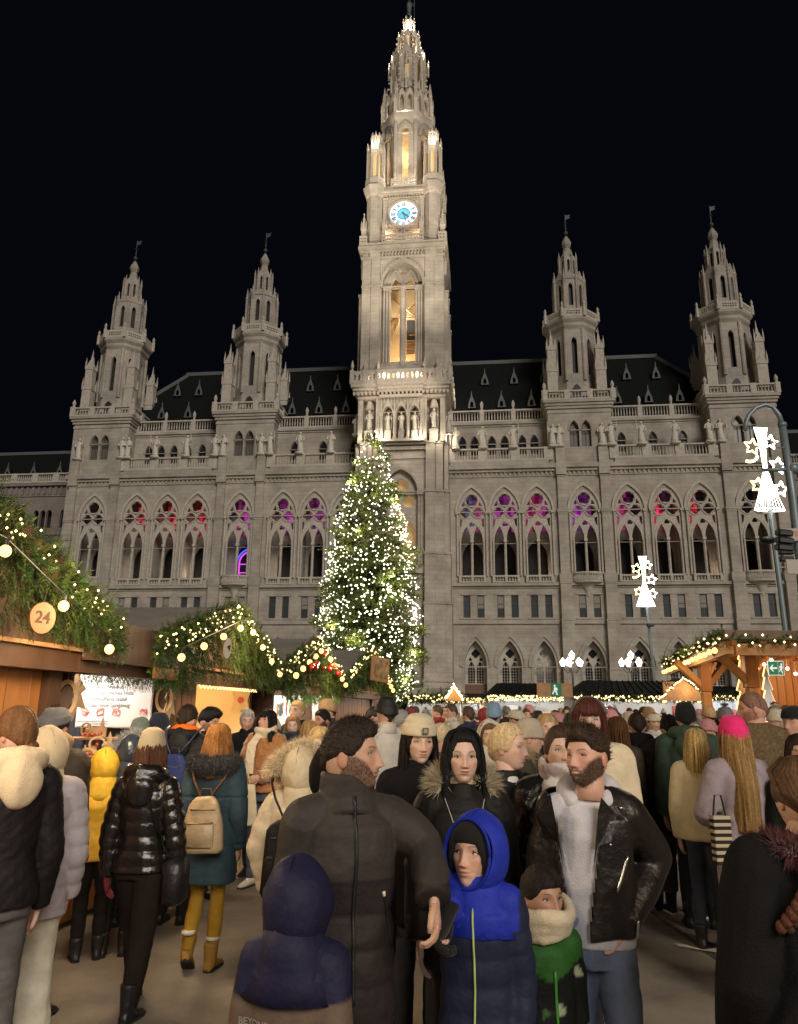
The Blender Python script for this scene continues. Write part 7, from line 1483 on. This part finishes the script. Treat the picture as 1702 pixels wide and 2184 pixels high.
# dark figure, right edge
I = person('person from behind in wide black coat with dark red fur collar, right edge', px_x(1682, 2.5), 2.5, 1.60, PI+.12, 0, look=(-.1, .0), fem=1, hairstyle='bun', hair=(.085, .048, .025), hfwd=-.01, build=1.1, arms=dict(re=(.27, .0, .62), rw=(.22, -.14, .50), le=(-.27, .0, .62), lw=(-.22, -.14, .50)), coat=dict(mat=WOOL, bulk=.055, hem=.22, col=(.010, .010, .011), flare=.05, fold=.012, ff=7, collar=.035, cw=.10), legs=dict(col=BLK))
zt = I['zt']; fur('fur_collar', [(.13*math.sin(a), .01+.125*math.cos(a), zt(1.03)+.015) for a in np.linspace(-1.9, 1.9, 14)], .028, 3200, .045, (.10, .012, .018), I['R'], 3)
m = MB()
for i in range(10):
    t = i/9
    for q in (-1, 1): v, f = ball((.06+.11*t+q*.013, .14+.03*math.sin(t*3)-.02*t, zt(1.06)-.02-.17*t), .026*(1-.35*t), 8, 6, 1, .8, 1.2); m.add((v, f), 0, None, (.075*(1+.3*q), .035, .022))
v = np.concatenate(m.v); m.build('braid', HAIRM, I['R'], True)
HMi = I['HM']; m = MB()
for i in range(420):
    a = random.uniform(-2.6, 2.6); P = [(0.08*math.sin(a)*q, .1*math.cos(a)*q+(.05 if k > 1 else 0)*(k-1), z_) for k, (q, z_) in enumerate(((.55, .125), (1.1, .08), (1.14, .02), (.75, -.03), (.25, -.01)))]
    P = [(p[0]*I['hs'], p[1]*I['hs'], p[2]*I['hs']) for p in P]; m.add(tube(P, [.002, .0032, .0032, .0028, .001], 4), 0, HMi, tuple(np.array((.11, .062, .032))*random.uniform(.45, 1.7)))
m.build('hair_lock', HAIRM, I['R'], True)
# ---- left group
I = person('person with brown side braid, black quilted jacket, cream hood and grey jeans', px_x(45, 3.75), 3.75, 1.725, PI+.75, 0, look=(.35, 0), fem=1, hairstyle='braid', hair=(.13, .06, .025), skin=(.60, .38, .30), bs=-1, coat=dict(mat=NYLON, bulk=.03, hem=.50, col=(.013, .011, .012), disp=lambda V: .0035*(np.abs(np.sin((V[:, 0]+V[:, 2])*PI/.075))**.5*np.abs(np.sin((V[:, 0]-V[:, 2])*PI/.075))**.5-.5), fold=.004, hood=dict(kind='down', col=(.62, .50, .34), mat=KNIT, r=.058)), legs=dict(col=(.11, .10, .095), rr=(.09, .066, .064, .06)), arms=dict(re=(.25, .0, .62), rw=(.12, -.22, .56)))
I = person('person in a long lilac grey puffer jacket with cream hood up and wide cream jeans', px_x(112, 4.25), 4.25, 1.60, PI+.55, 0, look=(.2, 0), coat=dict(mat=NYLON, bulk=.045, hem=.44, col=(.40, .36, .39), puff=.012, pitch=.105, fold=.004, hood=dict(kind='up', mat=KNIT, col=(.62, .50, .33), e=.035)), legs=dict(col=(.60, .56, .44), rr=(.1, .085, .095, .105), bulk=.012, fold=.010), arms=dict(re=(.26, .0, .64), rw=(.14, -.2, .58)), shoes=(.4, .38, .34))
person('person from behind in grey beanie, dark olive jacket and navy jeans, left', px_x(120, 4.9), 4.9, 1.72, PI-.1, 1, build=1.12, look=(.1, 0), skin=(.6, .36, .26), hat=dict(col=(.12, .12, .13), top=.012, low=.035), scarf=dict(col=(.42, .28, .14), tail=0), coat=dict(mat=NYLON, bulk=.035, hem=.42, col=(.040, .030, .020), fold=.01), legs=dict(col=(.015, .022, .035)))
# black puffer woman walking away
x4, y4, h4 = px_x(330, 5.0), 5.0, 1.56
I = person('person walking away in short shiny black puffer jacket, black leggings and beige beanie', x4, y4, h4, PI-.08, 0, look=(0, -.05), fem=1, hairstyle='mid', hl=.2, wide=.03, hair=(.09, .04, .02), feet=((.085, .16, .02), (-.075, -.10, .10)) if False else ((-.06, .12), (.08, -.22, .07)), hat=dict(col=(.46, .38, .25), top=.055, low=-.0, cuff=0), coat=dict(mat=SHINY, bulk=.030, hem=.50, col=BLK, puff=.013, pitch=.082, fold=.003, waist=.95, hood=dict(kind='down', r=.06, col=BLK)), legs=dict(mat=WOOL, col=(.018, .013, .010), bulk=.006, rr=(.122, .082, .074, .052), fold=.003), boot=.14, shoes=(.012, .012, .014), arms=dict(re=(.25, .03, .62), rw=(.25, .0, .48), le=(-.27, .03, .62), lw=(-.29, -.02, .47)), build=1.02)
m = MB()
add_hand(m, I['WR'][1], Vector(I['WR'][1])-Vector(I['EL'][1]), (-1, -.1, 0), 1, .9, .5, 1.15, (.16, .012, .015)); m.build('glove', KNIT, I['R'], True)
P = on_surf(I, [(-.02+.02*t-.15*t, 1.34-.42*t) for t in np.linspace(0, 1, 14)], .01, False)
mb = MB(); mb.add(tube([(-.02, .02, 1.385)]+P+[(-.21, .06, .86)], [(.022, .006)]*(len(P)+2), 8, up=(0, 1, 0)), 0, None, (.01, .01, .012)); sm_ = MB(); sm_.add(bevbox(-.30, -.17, -.06, .12, .60, .86, .03), 0, None, (.01, .01, .012))
BG = empty('shoulder_bag', (x4, y4, 0), PI-.08, label='black crossbody bag worn over the shiny black puffer jacket', cat='bag'); mb.build('strap', NYLON, BG, True); sm_.build('pouch', LEATHER, BG, True)
# teal coat
x9, y9, h9 = px_x(470, 5.8), 5.8, 1.61
I = person('person walking away in a long teal padded coat with ginger wavy hair and mustard leggings', x9, y9, h9, PI-.05, 0, fem=1, hairstyle='mid', hl=.25, wide=.055, wave=.012, back=.06, hair=(.30, .13, .035), feet=((-.07, -.0), (.11, .1, .06)), coat=dict(mat=NYLON, bulk=.04, hem=.345, col=(.035, .062, .075), fold=.008, ff=9, flare=.02, disp=lambda V: -.007*np.exp(-((V[:, 2]-1.12)/.008)**2)-.006*np.exp(-((V[:, 2]-.8)/.008)**2)), legs=dict(mat=WOOL, col=(.42, .24, .03), bulk=.004, rr=(.085, .056, .06, .038), fold=.003), shoes=(.34, .19, .045), sole=(.02, .015, .01), boot=.1, shoemat=WOOL)
zt = I['zt']; fur('fur_collar', [(.135*math.sin(a), .02+.125*math.cos(a), zt(1.02)-.0) for a in np.linspace(-2.3, 2.3, 16)], .055, 5000, .05, (.012, .011, .012), I['R'], 4)
for k in (-1, 1): f_ = Vector({-1: (-.07*I['b'], 0, .19), 1: (.11*I['b'], .1*I['s'], .245)}[k]); m = MB(); m.add(tube([f_, f_+Vector((0, 0, .02))], .047, 12)); m.build('sock_cuff', mat('white_knit', (.7, .66, .55), .9), I['R'], True)
def backpack(label, I, x, y, rz, zc, w_, hh, dp, col, m_, trim, name='backpack', yb=.17, drawstring=True, top=.7, logo=False):
    B = empty(name, (x, y, 0), rz, label=label, cat='backpack'); m = MB(); rings = []
    for i in range(15):
        t = i/14; z = zc-hh/2+hh*t; k = np.interp(t, [0, .06, .5, .9, 1], [.9, 1, .93, top, top*.6]); rings.append([(a_[0], a_[1]+yb+dp/2, a_[2]) for a_ in ellring(0, 0, z, w_/2*k, dp/2*np.interp(t, [0, .1, .6, 1], [.9, 1, .8, .45]), 24, 3.2)])
    m.add(stack(rings), 0, None, col); v = m.v[0]; m.v[0] = v+np.stack([np_noise(v, 22, 3)*.005]*3, 1); m.build('pack_body', m_, B, True)
    def strip_(name_, pts, r, c, mt=None, fl=.4): mb = MB(); mb.add(tube(pts, [(r, r*fl)]*len(pts), 8, up=(0, 1, 0)), 0, None, c); mb.build(name_, mt or LEATHER, B, True)
    yb2 = yb+dp+.004
    for s_ in (-1, 1): strip_('strap', [(s_*.0+s_*w_*.10, yb+dp*.4, zc+hh/2-.01), (s_*w_*.35, yb-.0, zc+hh/2+.10), (s_*w_*.5, yb-.06, zc+hh/2+.19), (s_*w_*.52, .0, zc+hh/2+.22)], .014, trim)
    strip_('top_handle', [(-.05, yb+dp*.3, zc+hh/2-.02), (-.03, yb+dp*.3, zc+hh/2+.05), (.03, yb+dp*.3, zc+hh/2+.05), (.05, yb+dp*.3, zc+hh/2-.02)], .008, trim)
    m = MB(); m.add(bevbox(-w_*.32, w_*.38, yb+dp*.86, yb+dp+.018, zc-hh*.40, zc+hh*.06, .012), 0, None, col); m.build('front_pocket', m_, B, True)
    strip_('pocket_zip', [(-w_*.30, yb+dp+.02, zc+hh*.05), (w_*.34, yb+dp+.02, zc+hh*.03)], .008, trim if not logo else BLK); strip_('pocket_zip', [(-w_*.3, yb+dp*.82, zc+hh*.27), (w_*.3, yb+dp*.82, zc+hh*.27)], .008, trim if not logo else BLK)
    if logo: m = MB(); m.add(plate([[(-.03, .012), (.03, .012), (.03, .004), (.012, -.0), (.004, -.03), (-.004, -.03), (-.012, 0), (-.03, .004)]], [], 0, .004), 0, Matrix.Translation((0, yb+dp+.02, zc))); m.build('metal_badge', mat('white_board'), B)
    return B
backpack('beige leather drawstring backpack with brown zips on the teal coat', I, x9, y9, PI-.05, .96, .29, .36, .12, (.50, .36, .20), LEATHER, (.22, .09, .025), yb=.165)
# cream hood puffer with black backpack
x16 = px_x(648, 4.8); I = person('person from behind in cream puffer jacket with large cream fur trimmed hood', x16, 4.8, 1.475, PI-.1, 1, coat=dict(mat=NYLON, bulk=.05, hem=.45, col=(.55, .46, .33), puff=.010, pitch=.12, hood=dict(kind='up', col=(.58, .48, .32), e=.045, fur=(.75, .62, .40), n=5200, open=1.25)), build=1.05, legs=dict(col=(.03, .03, .035)), arms=dict(le=(-.3, .0, .64), re=(.3, 0, .64)))
zt = I['zt']; fur('fur_trim', [(.15*math.sin(a), -.02+.02*abs(a), 1.36+.10*math.cos(a)) for a in np.linspace(-1.7, 1.7, 14)], .05, 4500, .06, (.75, .62, .40), I['R'], 8)
backpack('black nylon backpack with a small white badge on the cream puffer jacket', I, x16, 4.8, PI-.1, .93, .30, .40, .14, (.008, .008, .008), NYLON, (.008, .008, .008), yb=.17, top=.85, logo=True)
person('person in black coat with hood up, behind the bearded person in grey', px_x(722, 3.45), 3.45, 1.57, PI-.15, 1, coat=dict(mat=WOOL, bulk=.045, hem=.4, col=(.007, .007, .008), hood=dict(kind='up', col=(.007, .007, .008), e=.04)), build=1.08)
# toy stall customers
person('child in a mustard yellow hooded raincoat at the toy stall', px_x(238, 6.0), 6.0, 1.40, PI+.4, 1, coat=dict(mat=NYLON, bulk=.04, hem=.47, col=(.62, .36, .035), fold=.014, ff=10, hood=dict(kind='up', col=(.68, .42, .04), e=.036)), legs=dict(col=BLK), build=1.05)
person('person in a dark blue puffer jacket with grey fur hood at the toy stall', px_x(290, 6.1), 6.1, 1.50, PI+.2, 1, coat=dict(mat=SHINY, bulk=.045, hem=.45, col=(.035, .05, .07), puff=.012, pitch=.09, hood=dict(kind='up', col=(.03, .04, .055), fur=(.30, .30, .30), e=.03, open=1.3)), legs=dict(col=BLK))
person('person in a grey green beanie looking down at the toys', px_x(305, 6.9), 6.9, 1.62, PI+.5, 2, look=(0, -.3), hat=dict(col=(.12, .15, .13), low=.01, cuff=0), coat=dict(col=(.03, .035, .04)))
person('person in a navy beanie at the right post of the toy stall', px_x(342, 7.0), 7.0, 1.66, PI-.2, 2, hat=dict(col=(.01, .014, .03), low=.01, cuff=0), coat=dict(col=(.02, .02, .022)))
x7 = px_x(402, 6.95); I = person('person in a black coat with a bright orange hood lining and blue backpack', x7, 6.95, 1.745, PI-.15, 1, look=(-.2, 0), hair=(.03, .018, .012), coat=dict(mat=NYLON, bulk=.04, hem=.45, col=(.015, .015, .016), hood=dict(kind='down', col=(.014, .014, .015), r=.05)), build=1.05)
zo = I['zt']; m = MB(); m.add(tube([(.115*math.sin(a), .01+.10*math.cos(a), zo(1.06)+.07-.06*(abs(a)/2)**2) for a in np.linspace(-2.3, 2.3, 18)], [(.05, .022)]*18, 10), 0, None, (.75, .13, .01)); m.build('orange_hood_lining', NYLON, I['R'], True)
backpack('blue backpack on the black coat with the orange hood', I, x7, 6.95, PI-.15, 1.13, .30, .44, .15, (.022, .035, .12), NYLON, (.05, .06, .12), yb=.15, top=.85)
person('person with dark wavy hair in profile looking down near the yellow window', px_x(448, 7.8), 7.8, 1.72, .8, 2, look=(.5, -.35), beard=.5, hair=(.01, .008, .008), hv=.025, quiff=.02, coat=dict(col=(.02, .02, .02)))
x10, y10 = px_x(572, 8.3), 8.3
I = person('person with black bob in orange brown teddy coat, cream scarf and white boots', x10, y10, 1.71, -.35, 1, look=(-.2, .2), fem=1, bangs=1, hairstyle='bob', hl=.2, wide=.04, hair=(.010, .007, .007), skin=(.62, .36, .24), browc=(.02, .01, .01), scarf=dict(col=(.70, .58, .40), tx=-.04), coat=dict(mat=FURM, bulk=.05, hem=.53, col=(.36, .155, .05), fold=.02, ff=28), legs=dict(col=(.07, .085, .11), rr=(.085, .058, .052, .042)), shoes=(.75, .66, .5), sole=(.05, .04, .03), boot=.16, arms=dict(lw=(-.1, -.26, .62), rw=(.08, -.26, .62), le=(-.26, .0, .66), re=(.26, 0, .66)), feet=((-.12, 0), (.12, .12)))
BG = empty('tote_bag', (x10-.14, y10-.33, .62), -.3, label='cream fabric tote bag held in front of the teddy coat', cat='bag'); m = MB(); rr = [ellring(0, 0, z, w_, .035, 20, 3) for z, w_ in ((0, .14), (.02, .16), (.3, .13), (.38, .12))]; v, f = stack(rr); v = v+(np_noise(v, 18, 3)*.01)[:, None]; m.add((v, f), 0, None, (.66, .56, .36)); m.build('bag_body', KNIT, BG, True); m = MB(); m.add(tube([(-.06, 0, .38), (-.03, 0, .5), (.03, 0, .5), (.06, 0, .38)], .007, 5), 0, None, (.6, .5, .3)); m.build('handle', KNIT, BG, True)
person('person with short grey hair beside the teddy coat', px_x(530, 8.9), 8.9, 1.71, -.3, 2, look=(.6, -.2), hair=(.35, .33, .30), skin=(.6, .38, .3), coat=dict(col=(.015, .015, .018)))
person('person with long light brown hair and a dark neck scarf facing the camera', px_x(626, 9.4), 9.4, 1.64, .1, 2, fem=1, hairstyle='long', hair=(.30, .17, .08), skin=(.68, .48, .38), scarf=dict(col=(.03, .04, .06), tail=0), coat=dict(mat=NYLON, col=(.35, .33, .3), bulk=.03))
person('person with blonde shoulder length hair and black fur collar seen from behind', px_x(662, 8.4), 8.4, 1.60, PI, 2, fem=1, hairstyle='mid', hl=.19, wide=.03, hair=(.45, .28, .11), coat=dict(col=(.01, .01, .01), mat=FURM, bulk=.05))
person('bearded person with short black hair looking left beside the glittering stall', px_x(690, 8.9), 8.9, 1.72, -.6, 2, look=(-.2, -.1), beard=.9, hair=(.01, .008, .007), skin=(.5, .28, .19), coat=dict(col=(.25, .16, .08)))
person('small child in a pale bear-eared hood near the Christmas tree side stall', px_x(724, 8.0), 8.0, 1.52, .3, 2, coat=dict(col=(.50, .46, .38), mat=KNIT, hood=dict(kind='up', col=(.55, .50, .40), e=.03)), skin=(.66, .42, .33))
person('blonde person with sunglasses looking down between the fur hood and black hood', px_x(684, 6.3), 6.3, 1.585, .2, 2, look=(0, -.3), fem=1, hairstyle='mid', hair=(.55, .38, .18), skin=(.64, .42, .32), coat=dict(col=(.02, .02, .02)))
g_ = empty('sunglasses', (0, 0, 0), 0, label='dark sunglasses on the blonde person looking down', cat='glasses'); m = MB(); q = at(688, 1592, 6.18)
for s_ in (-1, 1): m.add(plate([[(s_*.033+.024*math.cos(t), .018*math.sin(t)) for t in np.arange(14)/14*2*PI]], [], -.002, .002))
m.add(box(-.012, .012, -.002, .002, .004, .01)); m.build('lens', BLACKM, g_); g_.location = q
# middle and right
person('older person with pale blonde hair in a brown coat behind the cream beanie', px_x(936, 6.0), 6.0, 1.63, .9, 2, look=(.4, -.2), fem=1, hairstyle='bun', hair=(.50, .40, .25), skin=(.55, .36, .26), coat=dict(col=(.09, .055, .03), bulk=.04))
person('person in a white hood facing the camera behind the black haired person', px_x(1042, 6.4), 6.4, 1.64, .0, 2, fem=1, hairstyle='long', hair=(.14, .07, .03), hl=.2, skin=(.62, .4, .3), coat=dict(col=(.42, .30, .15), hood=dict(kind='up', col=(.62, .57, .48), e=.03)))
person('smiling person with long blonde hair and dark coat facing the camera', px_x(1165, 6.6), 6.6, 1.70, .05, 2, fem=1, smile=.8, hairstyle='long', hair=(.45, .30, .14), hl=.3, skin=(.65, .42, .33), coat=dict(col=(.02, .02, .022)))
person('person in a grey beanie and olive parka with fur hood turned right', px_x(1122, 5.7), 5.7, 1.66, 1.3, 2, look=(.3, -.1), hat=dict(col=(.42, .36, .28), top=.03, low=.01), coat=dict(col=(.06, .05, .035), mat=NYLON, hood=dict(kind='down', col=(.06, .05, .035), fur=(.4, .3, .16), n=2400)))
person('person with long brown hair and brown padded coat seen from behind', px_x(1314, 7.3), 7.3, 1.68, PI, 2, fem=1, hairstyle='long', hair=(.12, .055, .02), hl=.3, coat=dict(col=(.05, .032, .02), mat=NYLON, puff=.008))
I = person('short haired person from behind in black jacket with small yellow logo', px_x(1356, 7.6), 7.6, 1.72, PI-.1, 2, hair=(.03, .016, .01), coat=dict(col=(.012, .012, .013), bulk=.045, hood=dict(kind='down', col=(.012, .012, .013)))); m = MB(); v, f = plate([foil(0, 0, .022, 3)], [], -.003, .003); m.add((v+np.array((0, .235, I['zt'](.9))), f)); m.build('logo', mat('yellow_print', (.6, .5, .1), .6), I['R'])
I = person('person walking away in long black padded coat, cuffed jeans, white soled trainers', px_x(1425, 7.35), 7.35, 1.70, PI-.02, 1, build=1.22, hair=(.012, .01, .01), feet=((-.16, .02), (.08, -.1)), coat=dict(mat=NYLON, bulk=.06, hem=.39, col=(.013, .010, .009), puff=.010, pitch=.16, fold=.008, hood=dict(kind='down', r=.07, col=(.012, .009, .008))), legs=dict(col=(.075, .075, .08), rr=(.09, .07, .068, .062), up=.10), shoes=(.012, .012, .012), sole=(.75, .73, .68), skin=(.6, .36, .26))
for k, fx, fy in ((-1, -.16, .02), (1, .08, -.1)): m = MB(); m.add(tube([(fx*I['b'], fy*I['s'], .185), (fx*I['b'], fy*I['s'], .245)], .076, 14)); m.build('jeans_cuff', mat('pale_denim', (.16, .17, .19), .9), I['R'], True)
person('person in a dark green hooded anorak and black beanie seen from behind', px_x(1460, 7.0), 7.0, 1.80, PI-.3, 2, hat=dict(col=(.008, .008, .008), low=.0, cuff=0), build=1.1, coat=dict(mat=NYLON, bulk=.045, hem=.45, col=(.045, .075, .055), hood=dict(kind='down', r=.06, col=(.04, .068, .05))))
person('person with straight blonde hair and cream jumper left of the pink beanie', px_x(1478, 6.4), 6.4, 1.60, PI-.4, 2, fem=1, hairstyle='long', hl=.36, hair=(.55, .38, .15), coat=dict(col=(.55, .45, .28), mat=KNIT))
x10_, y10_ = px_x(1560, 5.2), 5.2
I = person('person from behind in hot pink beanie with very long blonde hair', x10_, y10_, 1.695, PI+.1, 1, look=(-.15, 0), fem=1, hairstyle='long', hl=.56, wide=.012, back=.10, hair=(.38, .23, .085), phi0=1.5, hat=dict(col=(.85, .03, .20), top=.03, low=.012), coat=dict(mat=NYLON, bulk=.03, hem=.28, col=(.33, .28, .31), fold=.008, flare=.01), legs=dict(col=(.3, .27, .29)), arms=dict(re=(.29, -.02, .66), rw=(.2, -.2, .63)))
BG = empty('tote_bag', (x10_-.22, y10_-.18, .84), .1, label='black and cream striped tote bag hanging beside the lilac grey coat', cat='bag')
for i in range(14): m = MB(); m.add(bevbox(-.055, .055, -.03, .03, i*.02, i*.02+.02, .002)); m.build('stripe', mat('bag_cream', (.5, .42, .28), .9) if i % 2 else mat('bag_black', (.015, .014, .013), .9), BG)
m = MB(); m.add(tube([(-.04, 0, .28), (-.02, 0, .4), (.02, 0, .4), (.04, 0, .28)], .006, 5)); m.build('handle', mat('bag_black'), BG)
person('tall person with shaved head in a brown tweed coat facing left', px_x(1606, 5.95), 5.95, 1.89, PI+.25, 1, look=(1.0, -.12), hairstyle='short', hv=.006, mess=0., tufts=0, side=.0, hair=(.22, .12, .085), beard=.35, skin=(.60, .34, .25), build=1.12, coat=dict(mat=WOOL, bulk=.045, hem=.4, col=lambda V: np.array((.145, .10, .055))*(.7+.6*np.random.RandomState(2).rand(len(V), 1)), collar=.04, cw=.085))
person('person in a black cap and dark coat turned left at the right edge', px_x(1692, 6.0), 6.0, 1.78, -.9, 2, look=(-.2, 0), hat=dict(col=(.012, .012, .012), top=.01, low=.04, cuff=0), skin=(.6, .36, .27), coat=dict(col=(.02, .018, .016)))
person('person with dark curly hair at the right edge behind the black coat', px_x(1696, 5.0), 5.0, 1.60, -.4, 2, fem=1, hairstyle='mid', wave=.02, wide=.05, hair=(.03, .015, .01), coat=dict(col=(.02, .02, .02)))
# child in the patterned jacket
def camo(V):
    n1 = np_noise(V, 26, 5)[:, None]; n2 = np_noise(V, 30, 9)[:, None]; c = np.tile(np.array((.008, .009, .008)), (len(V), 1))
    c = np.where(n1 > .42, (.05, .12, .035), c); c = np.where(n2 > .62, (.30, .34, .22), c)
    return np.where((V[:, 2:3] > .80+.5*np.abs(V[:, 0:1])) & (V[:, 1:2] < 0), (.025, .10, .018), c)
I = person('small dark haired child in cream scarf and black green patterned jacket behind the blue hood', px_x(1140, 3.12), 3.12, 1.165, .15, 1, look=(.3, .0), hair=(.012, .008, .007), line=.05, tufts=0, nk=.26, hsc=1.05, build=.9, skin=(.42, .24, .16), scarf=dict(col=(.62, .52, .36), tail=0), coat=dict(mat=NYLON, bulk=.03, hem=.3, col=camo), legs=dict(col=BLK))
zip_line(I, on_surf(I, [(.01+.02*(.86-z), z) for z in np.linspace(.84, .40, 20)], .006), 'zipper', (.05, .22, .03), .006)
# ------------------------------------------------------------------ the crowd further back
CC = mat('crowd_coat', (.1, .1, .1), .8, ocol=True, var=.15, vscale=10); CHR = mat('crowd_hair', (.1, .1, .1), .6, ocol=True, var=.3, vscale=60, bump=.3, bscale=120); CT_ = mat('crowd_trousers', (.03, .034, .045), .85)
VAR = []
for i, kw in enumerate((dict(hairstyle='short'), dict(hairstyle='long', hl=.3, fem=1), dict(hat=dict(col=(1, 1, 1), low=.01)), dict(hairstyle='mid', fem=1), dict(hat=dict(col=(1, 1, 1), kind='pom', low=.01)), dict(coat_hood=1), dict(hairstyle='bun', fem=1), dict(hat=dict(col=(1, 1, 1), low=.03, top=.01)))):
    kw = dict(kw); hood = kw.pop('coat_hood', None); co = dict(bulk=.035, hem=.42+.03*(i % 3), col=(.05, .05, .05))
    if hood: co['hood'] = dict(kind='up', col=(.5, .5, .5))
    if 'hat' in kw: kw['hairstyle'] = 'short'
    I = person('x', 0, -30, 1.7, 0, 3, coat=co, z=0, **kw)
    for ch in I['R'].children_recursive:
        n_ = ch.name.split('.')[0]
        if n_ in ('coat', 'hood', 'hood_neck'): ch.data.materials[0] = CC
        elif n_ in ('hair', 'knit_hat'): ch.data.materials[0] = CHR
        elif n_ == 'trousers': ch.data.materials[0] = CT_
    VAR.append((I['R'], 'hat' in kw, bool(hood)))
COATS = [('black', (.012, .012, .012)), ('black', (.012, .012, .012)), ('dark grey', (.035, .035, .038)), ('navy', (.015, .02, .045)), ('brown', (.07, .04, .022)), ('beige', (.34, .26, .16)), ('olive', (.05, .05, .025)), ('red', (.22, .02, .02)), ('white', (.5, .47, .42)), ('blue', (.04, .09, .2)), ('charcoal', (.022, .022, .024)), ('rust', (.2, .07, .02))]
HAIRS = [('dark', (.012, .009, .008)), ('brown', (.07, .035, .018)), ('dark brown', (.03, .017, .011)), ('blonde', (.42, .28, .12)), ('grey', (.28, .27, .25)), ('auburn', (.12, .04, .018))]
HATS = [('black', (.01, .01, .01)), ('cream', (.55, .48, .36)), ('grey', (.16, .16, .16)), ('pale blue', (.18, .30, .42)), ('dark green', (.03, .06, .035)), ('maroon', (.14, .02, .03)), ('tan', (.30, .20, .10)), ('pink', (.5, .22, .22))]
KIND = ['short hair', 'long hair', 'beanie', 'shoulder length hair', 'bobble hat', 'hood up', 'tied-up hair', 'low knit cap']
g = random.Random(77); placed = []; seen = {}
CAMV = Vector((0, 0))
rows_ = [(y, n) for y, n in ((7.6, 3), (8.6, 5), (9.6, 7), (10.8, 9), (12, 10), (13.5, 11), (15, 12), (17, 13), (19, 14), (21.5, 15), (24, 16), (27, 17), (30, 18))]
WHERE = lambda x, y: ('near left stalls' if x/y < -.10 else 'before Christmas tree' if x/y < .0 else 'before clock tower' if x/y < .12 else 'mid market' if x/y < .25 else 'near lamp posts' if x/y < .36 else 'beside timber shelter')
for y, n in rows_:
    for i in range(n):
        lo = max(-.19 if y < 12 else -.15, (-3.0+.115*y)/y+.05); px_ = lo+(.53-lo)*(i+g.uniform(.1, .9))/n; yy = y+g.uniform(-.5, .5); x = px_*yy
        if y < 10 and -.02 < px_ < .1 and False: continue
        if x < -3.0+.115*yy+.3 or (x > 5.0 and 12.5 < yy < 20 and x > 5.6): continue
        if any((x-a)**2+(yy-b)**2 < .3 for a, b in placed): continue
        placed.append((x, yy)); k = g.choice([0, 0, 1, 2, 2, 3, 4, 5, 6, 7]); src, hasat, hd = VAR[k]
        o = copy_tree(src); o.location = (x, yy, 0); o.rotation_euler = (0, 0, PI+g.gauss(0, .7) if g.random() < .62 else g.uniform(0, 2*PI)); s_ = g.uniform(.94, 1.08); o.scale = (s_*g.uniform(.95, 1.08), s_*g.uniform(.95, 1.08), s_)
        cn, cc = g.choice(COATS); hn, hc_ = g.choice(HATS if hasat else HAIRS); fr = abs(((o.rotation_euler[2]+PI) % (2*PI))-PI) < 1.0
        for ch in o.children_recursive:
            nm_ = ch.name.split('.')[0]
            if nm_ in ('coat', 'hood', 'hood_neck'): ch.color = (*cc, 1)
            elif nm_ == 'knit_hat': ch.color = (*hc_, 1)
            elif nm_ == 'hair': ch.color = (*(hc_ if not hasat else HAIRS[2][1]), 1)
        dist = 'near' if yy < 11 else 'mid-distance' if yy < 17 else 'far' if yy < 24 else 'distant'
        l = '%s person, %s coat, %s, %s' % (dist, cn, 'hood up' if hd else '%s %s' % (hn, KIND[k]), WHERE(x, yy))
        seen.setdefault(l, []).append((x/yy, o))
        tag(o, l, 'person', 'people in the market crowd')
ORD = ['leftmost', 'second from left', 'third from left', 'fourth from left', 'fifth from left', 'sixth from left']
for l, L_ in seen.items():
    if len(L_) > 1:
        for i, (q, o) in enumerate(sorted(L_, key=lambda t: t[0])): o['label'] = l+', '+ORD[min(i, 5)]
for src, _, _ in VAR:
    for ch in list(src.children_recursive): bpy.data.objects.remove(ch)
    bpy.data.objects.remove(src)
